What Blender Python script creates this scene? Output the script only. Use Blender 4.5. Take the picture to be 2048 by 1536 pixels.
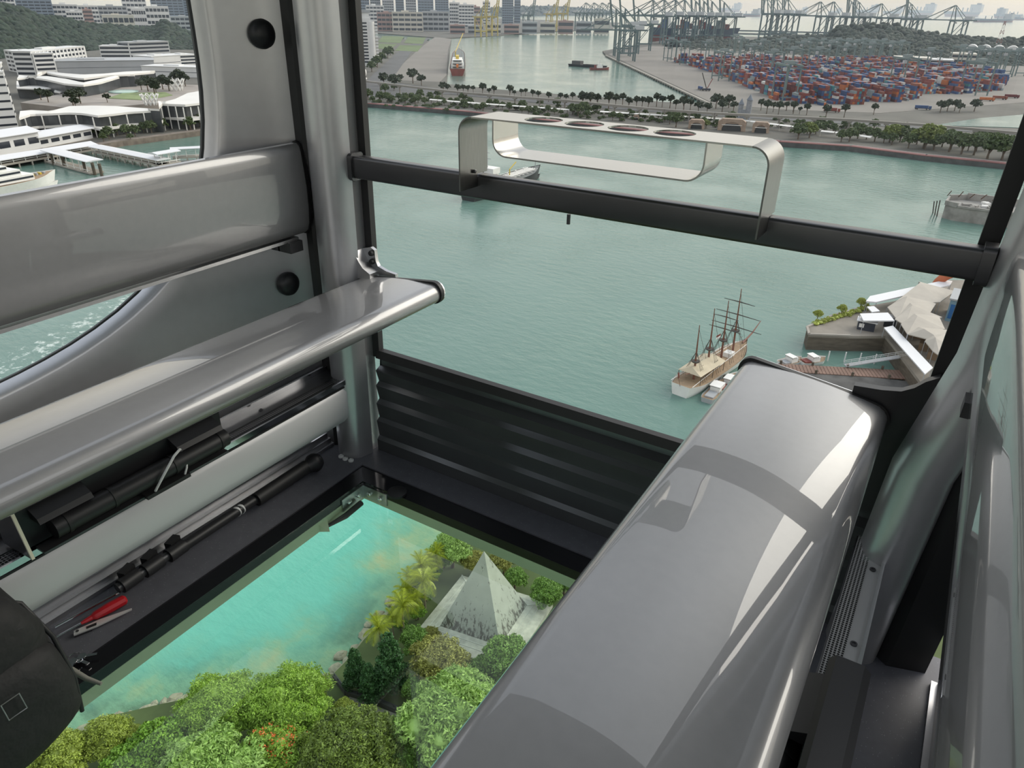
import bpy, bmesh, math, random
import numpy as np
from mathutils import Vector, Matrix

for _o in list(bpy.data.objects):
    bpy.data.objects.remove(_o)
SC = bpy.context.scene
COL = SC.collection
R = math.radians

# ------------------------------------------------------------------ camera
CAMZ = 1.15
RM = np.array([[0.8498402, 0.25589698, -0.46074763],
               [0.52683495, -0.38805636, 0.7562124],
               [0.01471642, -0.88539765, -0.46460137]])      # columns: right, down, forward
FPX = 1444.0
cam = bpy.data.objects.new('camera', bpy.data.cameras.new('camera'))
COL.objects.link(cam)
cam.data.sensor_fit = 'HORIZONTAL'
cam.data.sensor_width = 36.0
cam.data.lens = FPX / 2048.0 * 36.0
cam.data.clip_start = 0.02
cam.data.clip_end = 60000.0
_m = Matrix.Identity(4)
for i in range(3):
    _m[i][0] = RM[i][0]; _m[i][1] = -RM[i][1]; _m[i][2] = -RM[i][2]
_m[0][3] = 0.0; _m[1][3] = 0.0; _m[2][3] = CAMZ
cam.matrix_world = _m
SC.camera = cam

# ------------------------------------------------------------------ sky, sun, exposure
W = bpy.data.worlds.new('overcast_sky'); SC.world = W
W.use_nodes = True
nt = W.node_tree; nt.nodes.clear()
_o = nt.nodes.new('ShaderNodeOutputWorld'); _b = nt.nodes.new('ShaderNodeBackground')
_t = nt.nodes.new('ShaderNodeTexCoord'); _s = nt.nodes.new('ShaderNodeSeparateXYZ')
_r = nt.nodes.new('ShaderNodeValToRGB')
nt.links.new(_t.outputs['Generated'], _s.inputs[0]); nt.links.new(_s.outputs['Z'], _r.inputs[0])
_e = _r.color_ramp.elements
_e[0].position = 0.0; _e[0].color = (0.66, 0.59, 0.45, 1)
_e[1].position = 1.0; _e[1].color = (0.70, 0.77, 0.88, 1)
_x = _r.color_ramp.elements.new(0.10); _x.color = (0.84, 0.79, 0.69, 1)
_x = _r.color_ramp.elements.new(0.35); _x.color = (0.84, 0.86, 0.90, 1)
_n = nt.nodes.new('ShaderNodeTexNoise'); _n.inputs['Scale'].default_value = 3.2; _n.inputs['Detail'].default_value = 6
nt.links.new(_t.outputs['Generated'], _n.inputs['Vector'])
_c = nt.nodes.new('ShaderNodeMapRange'); _c.inputs[1].default_value = 0.35; _c.inputs[2].default_value = 0.7
_c.inputs[3].default_value = 0.74; _c.inputs[4].default_value = 1.22
nt.links.new(_n.outputs['Fac'], _c.inputs[0])
_x = nt.nodes.new('ShaderNodeVectorMath'); _x.operation = 'SCALE'
nt.links.new(_r.outputs[0], _x.inputs[0]); nt.links.new(_c.outputs[0], _x.inputs['Scale'])
# broad bright haze round the veiled sun
SUN_DIR = Vector((0.46, 0.72, 0.52)).normalized()
_d = nt.nodes.new('ShaderNodeVectorMath'); _d.operation = 'DOT_PRODUCT'; _d.inputs[1].default_value = SUN_DIR
nt.links.new(_t.outputs['Generated'], _d.inputs[0])
_p = nt.nodes.new('ShaderNodeMath'); _p.operation = 'MAXIMUM'; _p.inputs[1].default_value = 0.0; nt.links.new(_d.outputs['Value'], _p.inputs[0])
_q = nt.nodes.new('ShaderNodeMath'); _q.operation = 'POWER'; _q.inputs[1].default_value = 7.0; nt.links.new(_p.outputs[0], _q.inputs[0])
_g = nt.nodes.new('ShaderNodeVectorMath'); _g.operation = 'SCALE'; _g.inputs[0].default_value = (0.95, 0.88, 0.74); nt.links.new(_q.outputs[0], _g.inputs['Scale'])
_a = nt.nodes.new('ShaderNodeVectorMath'); _a.operation = 'ADD'; nt.links.new(_x.outputs[0], _a.inputs[0]); nt.links.new(_g.outputs[0], _a.inputs[1])
nt.links.new(_a.outputs[0], _b.inputs['Color']); _b.inputs['Strength'].default_value = 1.0
nt.links.new(_b.outputs[0], _o.inputs['Surface'])

sun = bpy.data.objects.new('sun', bpy.data.lights.new('sun', 'SUN'))
COL.objects.link(sun)
sun.data.energy = 1.7; sun.data.angle = R(42); sun.data.color = (1.0, 0.93, 0.82)
sun.rotation_euler = SUN_DIR.to_track_quat('Z', 'Y').to_euler()
sun.location = (0, 0, 200)

SC.view_settings.view_transform = 'Standard'
SC.view_settings.look = 'None'
SC.view_settings.gamma = 1.0
SC.cycles.max_bounces = 7; SC.cycles.diffuse_bounces = 4; SC.cycles.glossy_bounces = 4; SC.cycles.transparent_max_bounces = 12; SC.cycles.volume_bounces = 0
SC.view_settings.use_curve_mapping = False
SC.view_settings.exposure = 0.36

# ------------------------------------------------------------------ helpers
SEA = -90.0
HAZE = 0.000045
XC = -0.59
def ray(px, py):
    return RM @ np.array([px - 1024.0, py - 768.0, FPX])
def G(px, py, z=SEA):
    """the point of the level z that the photograph shows at this pixel"""
    r = ray(px, py); t = (z - CAMZ) / r[2]
    return Vector((r[0] * t, r[1] * t, z))
def ZT(P, px, py):
    """height of the plumb line over P where it passes this pixel's row"""
    r = ray(px, py)
    return CAMZ + r[2] * math.hypot(P[0], P[1]) / math.hypot(r[0], r[1])
def D(px, py, d, z=None):
    """a point at ground distance d along this pixel's heading (own height when z is None)"""
    r = ray(px, py); k = d / math.hypot(r[0], r[1])
    return Vector((r[0] * k, r[1] * k, CAMZ + r[2] * k if z is None else z))
def heading(px, py):
    r = ray(px, py); return math.atan2(r[1], r[0])

MATS = {}
def mat(name, col, rough=0.5, metal=0.0, var=0.08, scale=6.0, bump=0.0, coat=0.0, coat_rough=0.03, spec=0.5, island=0.0, trans=0.0, detail=3.0, coords='Object', stretch=None):
    if name in MATS: return MATS[name]
    m = bpy.data.materials.new(name); m.use_nodes = True
    t = m.node_tree; b = t.nodes['Principled BSDF']
    b.inputs['Roughness'].default_value = rough; b.inputs['Metallic'].default_value = metal
    b.inputs['Specular IOR Level'].default_value = spec
    b.inputs['Coat Weight'].default_value = coat; b.inputs['Coat Roughness'].default_value = coat_rough
    tc = t.nodes.new('ShaderNodeTexCoord'); n = t.nodes.new('ShaderNodeTexNoise')
    n.inputs['Scale'].default_value = scale; n.inputs['Detail'].default_value = detail
    src = tc.outputs[coords]
    if stretch:
        mp = t.nodes.new('ShaderNodeMapping'); mp.inputs['Scale'].default_value = stretch
        t.links.new(src, mp.inputs[0]); src = mp.outputs[0]
    t.links.new(src, n.inputs['Vector'])
    mr = t.nodes.new('ShaderNodeMapRange'); mr.inputs[1].default_value = 0.25; mr.inputs[2].default_value = 0.75
    mr.inputs[3].default_value = 1 - var; mr.inputs[4].default_value = 1 + var
    t.links.new(n.outputs['Fac'], mr.inputs[0])
    fac = mr.outputs[0]
    if island:
        g = t.nodes.new('ShaderNodeNewGeometry'); m2 = t.nodes.new('ShaderNodeMapRange')
        m2.inputs[3].default_value = 1 - island; m2.inputs[4].default_value = 1 + island
        t.links.new(g.outputs['Random Per Island'], m2.inputs[0])
        mu = t.nodes.new('ShaderNodeMath'); mu.operation = 'MULTIPLY'
        t.links.new(fac, mu.inputs[0]); t.links.new(m2.outputs[0], mu.inputs[1]); fac = mu.outputs[0]
    v = t.nodes.new('ShaderNodeVectorMath'); v.operation = 'SCALE'
    v.inputs[0].default_value = col[:3]
    t.links.new(fac, v.inputs['Scale']); t.links.new(v.outputs[0], b.inputs['Base Color'])
    if bump:
        bp = t.nodes.new('ShaderNodeBump'); bp.inputs['Strength'].default_value = bump; bp.inputs['Distance'].default_value = 0.02
        t.links.new(n.outputs['Fac'], bp.inputs['Height']); t.links.new(bp.outputs[0], b.inputs['Normal'])
    if trans:
        tr = t.nodes.new('ShaderNodeBsdfTranslucent'); mx = t.nodes.new('ShaderNodeMixShader')
        mx.inputs[0].default_value = trans
        t.links.new(v.outputs[0], tr.inputs['Color']); t.links.new(b.outputs[0], mx.inputs[1]); t.links.new(tr.outputs[0], mx.inputs[2])
        t.links.new(mx.outputs[0], t.nodes['Material Output'].inputs['Surface'])
    MATS[name] = m
    return m

def thin_glass(name, tint, refl=1.0):
    m = bpy.data.materials.new(name); m.use_nodes = True
    t = m.node_tree; t.nodes.remove(t.nodes['Principled BSDF'])
    a = t.nodes.new('ShaderNodeBsdfTransparent'); a.inputs[0].default_value = (*tint, 1)
    g = t.nodes.new('ShaderNodeBsdfGlossy'); g.inputs['Roughness'].default_value = 0.01
    f = t.nodes.new('ShaderNodeFresnel'); f.inputs['IOR'].default_value = 1.45
    k = t.nodes.new('ShaderNodeMath'); k.operation = 'MULTIPLY'; k.inputs[1].default_value = refl
    x = t.nodes.new('ShaderNodeMixShader')
    t.links.new(f.outputs[0], k.inputs[0]); t.links.new(k.outputs[0], x.inputs[0])
    t.links.new(a.outputs[0], x.inputs[1]); t.links.new(g.outputs[0], x.inputs[2])
    t.links.new(x.outputs[0], t.nodes['Material Output'].inputs['Surface'])
    MATS[name] = m
    return m

def origin(o):
    v = Vector((0, 0, 0))
    while o is not None:
        v += o.location; o = o.parent
    return v

def tag(o, label=None, cat=None, group=None, kind=None):
    if label: o['label'] = label
    if cat: o['category'] = cat
    if group: o['group'] = group
    if kind: o['kind'] = kind
    return o

def thing(name, label, cat, loc=(0, 0, 0), rz=0.0, group=None):
    o = bpy.data.objects.new(name, None); COL.objects.link(o)
    o.location = loc; o.rotation_euler = (0, 0, rz); o.empty_display_size = 0.2
    return tag(o, label, cat, group)

def _copy_under(src, dst):
    for ch in CHILD.get(src.name, []):
        c = ch.copy(); COL.objects.link(c); c.parent = dst
        CHILD.setdefault(dst.name, []).append(c)
        _copy_under(ch, c)
CHILD = {}
def dup(root, loc, rz=0.0, sc=1.0, label=None, group=None):
    r = root.copy(); COL.objects.link(r)
    r.location = loc; r.rotation_euler = (0, 0, rz)
    r.scale = (sc, sc, sc) if not isinstance(sc, (tuple, list)) else sc
    if label: r['label'] = label
    if group: r['group'] = group
    _copy_under(root, r)
    return r

class MB:
    """collects faces; build() links them as one mesh object"""
    def __init__(s): s.v = []; s.f = []; s.mi = []; s.cur = 0
    def add(s, vs, fs):
        b = len(s.v); s.v += [tuple(p) for p in vs]
        for q in fs: s.f.append(tuple(b + i for i in q)); s.mi.append(s.cur)
        return s
    def box(s, c, d, rz=0.0, rot=None):
        x, y, z = d[0] / 2, d[1] / 2, d[2] / 2
        vs = [Vector((i, j, k)) for i in (-x, x) for j in (-y, y) for k in (-z, z)]
        M = rot if rot is not None else (Matrix.Rotation(rz, 3, 'Z') if rz else None)
        if M is not None: vs = [M @ p for p in vs]
        c = Vector(c)
        return s.add([p + c for p in vs], [(0, 1, 3, 2), (4, 6, 7, 5), (0, 4, 5, 1), (2, 3, 7, 6), (0, 2, 6, 4), (1, 5, 7, 3)])
    def bx(s, x0, x1, y0, y1, z0, z1):
        return s.box(((x0 + x1) / 2, (y0 + y1) / 2, (z0 + z1) / 2), (x1 - x0, y1 - y0, z1 - z0))
    def bar(s, a, b, w, h=None, up=(0, 0, 1)):
        a, b = Vector(a), Vector(b); h = h or w
        d = (b - a); L = d.length
        if L < 1e-6: return s
        d /= L; u = Vector(up)
        if abs(d.dot(u)) > 0.98: u = Vector((0, 1, 0))
        r = d.cross(u).normalized(); u = r.cross(d)
        vs = [p + r * (i * w / 2) + u * (j * h / 2) for p in (a, b) for i, j in ((-1, -1), (1, -1), (1, 1), (-1, 1))]
        return s.add(vs, [(3, 2, 1, 0), (4, 5, 6, 7), (0, 1, 5, 4), (1, 2, 6, 5), (2, 3, 7, 6), (3, 0, 4, 7)])
    def tube(s, path, r, n=8, cap=True, closed=False):
        path = [Vector(p) for p in path]; m = len(path)
        rs = r if isinstance(r, (list, tuple)) else [r] * m
        rings = []; u = None
        for i, p in enumerate(path):
            a = path[max(i - 1, 0)]; b = path[min(i + 1, m - 1)]
            if closed: a = path[i - 1]; b = path[(i + 1) % m]
            d = (b - a).normalized()
            if u is None:
                u = Vector((0, 0, 1)) if abs(d.z) < 0.9 else Vector((1, 0, 0))
            u = (u - d * u.dot(d)).normalized(); w = d.cross(u)
            rings.append([p + (u * math.cos(t) + w * math.sin(t)) * rs[i] for t in (2 * math.pi * k / n for k in range(n))])
        vs = [p for g in rings for p in g]; fs = []
        for i in range(m if closed else m - 1):
            a, b = i * n, ((i + 1) % m) * n
            for k in range(n): fs.append((a + k, a + (k + 1) % n, b + (k + 1) % n, b + k))
        if cap and not closed:
            fs.append(tuple(range(n))[::-1]); fs.append(tuple((m - 1) * n + k for k in range(n)))
        return s.add(vs, fs)
    def cyl(s, a, b, r0, r1=None, n=12, cap=True):
        return s.tube([a, b], [r0, r0 if r1 is None else r1], n, cap)
    def lathe(s, prof, c=(0, 0, 0), axis='Z', n=20):
        vs = []; m = len(prof)
        for r, h in prof:
            for k in range(n):
                t = 2 * math.pi * k / n; a, b = r * math.cos(t), r * math.sin(t)
                p = {'Z': (a, b, h), 'Y': (a, h, -b), 'X': (h, a, b)}[axis]
                vs.append((p[0] + c[0], p[1] + c[1], p[2] + c[2]))
        fs = [(i * n + k, i * n + (k + 1) % n, (i + 1) * n + (k + 1) % n, (i + 1) * n + k) for i in range(m - 1) for k in range(n)]
        if prof[0][0] > 1e-6: fs.append(tuple(range(n))[::-1])
        if prof[-1][0] > 1e-6: fs.append(tuple((m - 1) * n + k for k in range(n)))
        return s.add(vs, fs)
    def prism(s, poly, z0, z1):
        n = len(poly)
        a = sum(poly[i][0] * poly[(i + 1) % n][1] - poly[(i + 1) % n][0] * poly[i][1] for i in range(n))
        if a < 0: poly = poly[::-1]
        vs = [(p[0], p[1], z0) for p in poly] + [(p[0], p[1], z1) for p in poly]
        return s.add(vs, [tuple(range(n))[::-1], tuple(range(n, 2 * n))] + [(i, (i + 1) % n, n + (i + 1) % n, n + i) for i in range(n)])
    def ext(s, prof, a, b, axis='Y', cap=True, taper=None):
        """profile extruded along an axis: Y -> prof is (x,z), X -> (y,z)"""
        n = len(prof); vs = []
        for t in (a, b):
            for p in prof:
                vs.append((p[0], t, p[1]) if axis == 'Y' else (t, p[0], p[1]))
        fs = [(i, (i + 1) % n, n + (i + 1) % n, n + i) for i in range(n)]
        if cap: fs += [tuple(range(n))[::-1], tuple(range(n, 2 * n))]
        return s.add(vs, fs)
    def strip(s, path, w0, w1, th):
        """a bent band: path in (x,z), spread between y w0..w1, thickness th"""
        m = len(path); N = []
        for i in range(m):
            a = path[max(i - 1, 0)]; b = path[min(i + 1, m - 1)]
            d = Vector((b[0] - a[0], b[1] - a[1])).normalized(); N.append((-d.y, d.x))
        vs = []
        for i, (x, z) in enumerate(path):
            for k in (-.5, .5):
                for y in (w0, w1): vs.append((x + N[i][0] * th * k, y, z + N[i][1] * th * k))
        fs = []
        for i in range(m - 1):
            a, b = 4 * i, 4 * i + 4
            fs += [(a, a + 1, b + 1, b), (a + 2, b + 2, b + 3, a + 3), (a, b, b + 2, a + 2), (a + 1, a + 3, b + 3, b + 1)]
        fs += [(0, 2, 3, 1), (4 * m - 4, 4 * m - 3, 4 * m - 1, 4 * m - 2)]
        return s.add(vs, fs)
    def ball(s, c, r, n=12, m=8, sq=(1, 1, 1)):
        vs = [(c[0], c[1], c[2] + r * sq[2])]
        for i in range(1, m):
            t = math.pi * i / m
            for k in range(n):
                p = 2 * math.pi * k / n
                vs.append((c[0] + r * sq[0] * math.sin(t) * math.cos(p), c[1] + r * sq[1] * math.sin(t) * math.sin(p), c[2] + r * sq[2] * math.cos(t)))
        vs.append((c[0], c[1], c[2] - r * sq[2])); e = len(vs) - 1
        fs = [(0, 1 + k, 1 + (k + 1) % n) for k in range(n)]
        for i in range(m - 2):
            a = 1 + i * n
            fs += [(a + k, a + n + k, a + n + (k + 1) % n, a + (k + 1) % n) for k in range(n)]
        a = 1 + (m - 2) * n
        fs += [(e, a + (k + 1) % n, a + k) for k in range(n)]
        return s.add(vs, fs)
    def mirror(s):
        xc = XC; s.v = [(2 * xc - x, y, z) for x, y, z in s.v]; s.f = [q[::-1] for q in s.f]; return s
    def build(s, name, mats, parent=None, smooth=None, local=False, at=None, fix=False):
        me = bpy.data.meshes.new(name)
        vs = s.v
        off = Vector((0, 0, 0))
        if not local:
            if parent is not None: off = origin(parent)
            elif at is not None: off = Vector(at)
            else:
                A = np.array(vs); lo, hi = A.min(0), A.max(0)
                off = Vector(((lo[0] + hi[0]) / 2, (lo[1] + hi[1]) / 2, lo[2]))
        if off.length: vs = [(x - off.x, y - off.y, z - off.z) for x, y, z in vs]
        me.from_pydata(vs, [], s.f)
        ml = mats if isinstance(mats, (list, tuple)) else [mats]
        for m in ml: me.materials.append(m)
        if len(ml) > 1: me.polygons.foreach_set('material_index', s.mi)
        if fix:
            b = bmesh.new(); b.from_mesh(me); bmesh.ops.recalc_face_normals(b, faces=b.faces); b.to_mesh(me); b.free()
        if smooth is not None:
            me.shade_smooth(); me.set_sharp_from_angle(angle=R(smooth))
        me.update()
        o = bpy.data.objects.new(name, me); COL.objects.link(o)
        if parent is not None:
            o.parent = parent; CHILD.setdefault(parent.name, []).append(o)
        elif not local: o.location = off
        return o

def struct(o, label=None, cat=None):
    o['kind'] = 'structure'
    if label: o['label'] = label
    if cat: o['category'] = cat
    return o

def arc(cx, cz, r, a0, a1, n=8):
    return [(cx + r * math.cos(R(a0 + (a1 - a0) * i / n)), cz + r * math.sin(R(a0 + (a1 - a0) * i / n))) for i in range(n + 1)]
def rrect(x0, x1, y0, y1, r, n=4):
    return arc(x1 - r, y0 + r, r, -90, 0, n) + arc(x1 - r, y1 - r, r, 0, 90, n) + arc(x0 + r, y1 - r, r, 90, 180, n) + arc(x0 + r, y0 + r, r, 180, 270, n)
# ================================================================== the cabin
XC = -0.59
def mx(x): return 2 * XC - x
silver = mat('silver_lacquer', (0.52, 0.52, 0.535), 0.36, 0.80, var=0.03, scale=40, coat=0.3, coat_rough=0.12)
seatmat = mat('glossy_grey_bench', (0.25, 0.25, 0.258), 0.36, 0.30, var=0.03, scale=60, coat=1.0, coat_rough=0.015)
alu = mat('brushed_aluminium', (0.48, 0.48, 0.49), 0.36, 1.0, var=0.06, scale=30, stretch=(1, 40, 40))
steel = mat('polished_steel', (0.45, 0.44, 0.42), 0.24, 1.0, var=0.05, scale=25, stretch=(1, 30, 30))
darkalu = mat('dark_anodised_metal', (0.085, 0.085, 0.09), 0.32, 0.7, var=0.05, scale=20)
black = mat('black_rubber', (0.012, 0.012, 0.013), 0.55, var=0.15)
blackpl = mat('black_plastic', (0.013, 0.013, 0.015), 0.45, var=0.1)
panelm = mat('charcoal_panel', (0.115, 0.12, 0.125), 0.27, 0.55, var=0.06, scale=12)
steel2 = mat('steel_dark_reflection', (0.20, 0.20, 0.195), 0.30, 1.0, var=0.12, scale=25, stretch=(30, 30, 1))  # shelf-leg copy of the steel, with the dark cabin's reflection in its colour
chrome = mat('chrome', (0.75, 0.75, 0.77), 0.12, 1.0, var=0.02)
frame_m = mat('olive_grey_frame_metal', (0.74, 0.72, 0.56), 0.5, 0.1, var=0.08)
white_pl = mat('white_plastic', (0.62, 0.63, 0.62), 0.4)

# speckled vinyl floor
carpet = mat('speckled_vinyl', (0.095, 0.097, 0.112), 0.5, var=0.10, scale=40)
t = carpet.node_tree; b = t.nodes['Principled BSDF']
vo = t.nodes.new('ShaderNodeTexVoronoi'); vo.inputs['Scale'].default_value = 260
tc = t.nodes.new('ShaderNodeTexCoord'); t.links.new(tc.outputs['Object'], vo.inputs['Vector'])
lt = t.nodes.new('ShaderNodeMath'); lt.operation = 'LESS_THAN'; lt.inputs[1].default_value = 0.16
wn = t.nodes.new('ShaderNodeTexNoise'); wn.inputs['Scale'].default_value = 90
t.links.new(tc.outputs['Object'], wn.inputs['Vector'])
gt = t.nodes.new('ShaderNodeMath'); gt.operation = 'GREATER_THAN'; gt.inputs[1].default_value = 0.56
mu = t.nodes.new('ShaderNodeMath'); mu.operation = 'MULTIPLY'
t.links.new(vo.outputs['Distance'], lt.inputs[0]); t.links.new(wn.outputs['Fac'], gt.inputs[0])
t.links.new(lt.outputs[0], mu.inputs[0]); t.links.new(gt.outputs[0], mu.inputs[1])
mxn = t.nodes.new('ShaderNodeMix'); mxn.data_type = 'RGBA'
src = b.inputs['Base Color'].links[0].from_socket
t.links.new(mu.outputs[0], mxn.inputs[0]); t.links.new(src, mxn.inputs[6]); mxn.inputs[7].default_value = (0.32, 0.32, 0.35, 1)
t.links.new(mxn.outputs[2], b.inputs['Base Color'])

YF, YB = 1.336, -1.06          # front and rear walls
YC = (YF + YB) / 2
GX0, GX1, GY0, GY1 = -1.184, -0.090, -0.75, 1.170     # glass of the floor
HX0, HX1, HY0, HY1 = -1.236, -0.038, -0.80, 1.226     # hole in the vinyl
# floor slab with a rectangular opening
m = MB()
for x0, x1, y0, y1 in ((-1.475, HX0, YB, YF), (HX1, mx(-1.475), YB, YF), (HX0, HX1, HY1, YF), (HX0, HX1, YB, HY0)):
    m.bx(x0, x1, y0, y1, -0.07, 0.0)
floor = struct(m.build('floor', carpet, at=(XC, YC, 0)), 'speckled charcoal vinyl floor around the glass pane', 'floor')
# black border round the pane, the pane, and the metal carrier below it
m = MB()
for x0, x1, y0, y1 in ((HX0, GX0, HY0, HY1), (GX1, HX1, HY0, HY1), (GX0, GX1, GY1, HY1), (GX0, GX1, HY0, GY0)):
    m.bx(x0, x1, y0, y1, -0.03, -0.004)
m.build('glass_border', mat('black_enamel', (0.010, 0.010, 0.012), 0.10, var=0.1), floor)
fg = thin_glass('green_floor_glass', (0.86, 1.0, 0.91), 1.0)
m = MB(); m.add([(GX0, GY0, -0.006), (GX1, GY0, -0.006), (GX1, GY1, -0.006), (GX0, GY1, -0.006)], [(0, 1, 2, 3)])
struct(m.build('window_2', fg, at=(XC, YC, -0.006)), 'green tinted glass pane let into the cabin floor', 'glass floor')
fr = thing('floor_frame', 'olive grey metal frame carrying the floor glass', 'frame', (XC, YC, -0.07)); fr['kind'] = 'structure'
fr.name = 'trim_1'
MB().bx(GX0 - 0.02, GX0, GY0, GY1, -0.062, -0.031).build('frame_bar', frame_m, fr)
MB().bx(GX1, GX1 + 0.02, GY0, GY1, -0.062, -0.031).build('frame_bar', frame_m, fr)
MB().bx(GX0, GX1, GY1, GY1 + 0.02, -0.062, -0.031).build('frame_bar', frame_m, fr)
MB().bx(GX0, GX1, GY0 - 0.02, GY0, -0.062, -0.031).build('frame_bar', frame_m, fr)
# corner bracket with bolts, latch and lug, seen through the glass
cb = thing('corner_bracket', 'small metal corner bracket with bolts under the glass floor corner', 'bracket', (GX0 + 0.02, GY1 - 0.02, -0.05))
m = MB(); m.bx(GX0, GX0 + 0.004, GY1 - 0.085, GY1, -0.052, -0.014); m.build('side_plate', alu, cb)
m = MB(); m.bx(GX0, GX0 + 0.085, GY1 - 0.004, GY1, -0.052, -0.014); m.build('front_plate', alu, cb)
for yy in (GY1 - 0.062, GY1 - 0.026):
    MB().lathe([(0.007, 0), (0.007, 0.005), (0.004, 0.007)], (GX0 + 0.004, yy, -0.033), 'X', 10).build('bolt', chrome, cb, 40)
for xx in (GX0 + 0.026, GX0 + 0.066):
    MB().lathe([(0.004, -0.007), (0.007, -0.005), (0.007, 0)], (xx, GY1 - 0.004, -0.033), 'Y', 10).build('bolt', chrome, cb, 40)
m = MB(); m.tube([(GX0 + 0.004, GY1 - 0.15, -0.058), (GX0 + 0.016, GY1 - 0.09, -0.056), (GX0 + 0.018, GY1 - 0.03, -0.05)], [0.004, 0.008, 0.008], 8)
m.build('latch_arm', blackpl, cb, 40)
m = MB(); m.add([(GX0, GY1 - 0.17, -0.062), (GX0 + 0.022, GY1 - 0.155, -0.062), (GX0, GY1 - 0.14, -0.062), (GX0, GY1 - 0.17, -0.040), (GX0, GY1 - 0.14, -0.040)], [(0, 1, 2), (0, 3, 1), (1, 4, 2), (3, 4, 1)])
m.build('lug', frame_m, cb)
m = MB(); m.lathe([(0.026, -0.004), (0.026, 0.003), (0.021, 0.006), (0.0, 0.006)], (-1.070, 1.178, -0.001), 'Z', 24)
tag(m.build('rubber_stop', black, smooth=40), 'round black rubber stop at the edge of the glass floor', 'stop')

# ------------------------------------------------------------ front wall
def lean(m, foot=False):
    """the near-side corner leans outwards with height"""
    m.v = [(x - 0.0466 + 0.067 * min(z, 1.25) - (0.032 * max(0, min(1, (0.66 - z) / 0.22)) if foot else 0), y, z) for x, y, z in m.v]; return m
def front_wall(y, s, name, label):
    """ribbed lower panel at y, facing -s*y"""
    t = thing(name, label, 'wall', (XC, y, 0)); t['kind'] = 'structure'
    prof = [(0.0, 0.0), (0.012, 0.0)]
    zs = [0.0, 0.035, 0.045, 0.095, 0.103, 0.150, 0.160, 0.205, 0.214, 0.250, 0.262, 0.285, 0.292]
    ds = [0.012, 0.012, 0.002, 0.008, -0.004, 0.004, -0.010, 0.000, -0.014, -0.004, -0.030, -0.026, -0.012]
    prof = [(y - s * 0.002 - s * d - s * 0.012 if True else 0, z) for z, d in zip(zs, ds)]
    prof += [(y + s * 0.012, 0.292), (y + s * 0.012, 0.0)]
    m = MB().ext(prof, -1.25, mx(-1.25), 'X')
    m.build('ribbed_panel', panelm, t, 30, fix=True)
    m = MB().ext([(y - s * 0.012, 0.290), (y - s * 0.006, 0.312), (y + s * 0.012, 0.312), (y + s * 0.012, 0.290)], -1.245, mx(-1.245), 'X')
    m.build('sill_seal', black, t, fix=True)
    for a, b_ in ((-1.246, -1.229), (-1.229, -1.246)):
        pass
    for side in (0, 1):
        m = MB()
        q = [(-1.262, 0.29), (-1.236, 0.29), (-1.216, 1.95), (-1.250, 1.95)]
        vs = [(x, yy, z) for yy in (y - s * 0.006, y + s * 0.012) for x, z in q]
        m.add(vs, [(0, 1, 2, 3), (7, 6, 5, 4), (0, 4, 5, 1), (1, 5, 6, 2), (2, 6, 7, 3), (3, 7, 4, 0)])
        if side: m.mirror(); lean(m)
        m.build('window_seal', black, t, fix=True)
    m = MB().bx(-1.26, mx(-1.26), min(y - s * 0.02, y + s * 0.02), max(y - s * 0.02, y + s * 0.02), 1.90, 2.06)
    m.build('header', panelm, t)
    return t
front_wall(YF, 1, 'wall_front', 'dark ribbed lower panel and black seals of the front end')
front_wall(YB, -1, 'wall_back', 'dark ribbed lower panel and black seals of the rear end')
wg = thin_glass('clear_glass', (0.97, 0.985, 0.98), 0.8)
for y, nm, lb in ((YF + 0.008, 'window_1', 'large clear front window pane above the dark panel'), (YB - 0.008, 'window_3', 'large clear rear window pane behind the viewer')):
    m = MB().add([(-1.25, y, 0.30), (mx(-1.25), y, 0.30), (mx(-1.235), y, 1.93), (-1.235, y, 1.93)], [(0, 1, 2, 3)])
    struct(m.build(nm, wg), lb, 'window')
# ceiling
m = MB().prism([(-1.50, YB - 0.02), (mx(-1.50), YB - 0.02), (mx(-1.50), YF + 0.02), (-1.50, YF + 0.02)], 2.04, 2.10)
struct(m.build('ceiling', mat('grey_headlining', (0.30, 0.30, 0.31), 0.6)), 'flat grey cabin ceiling overhead', 'ceiling')

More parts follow.
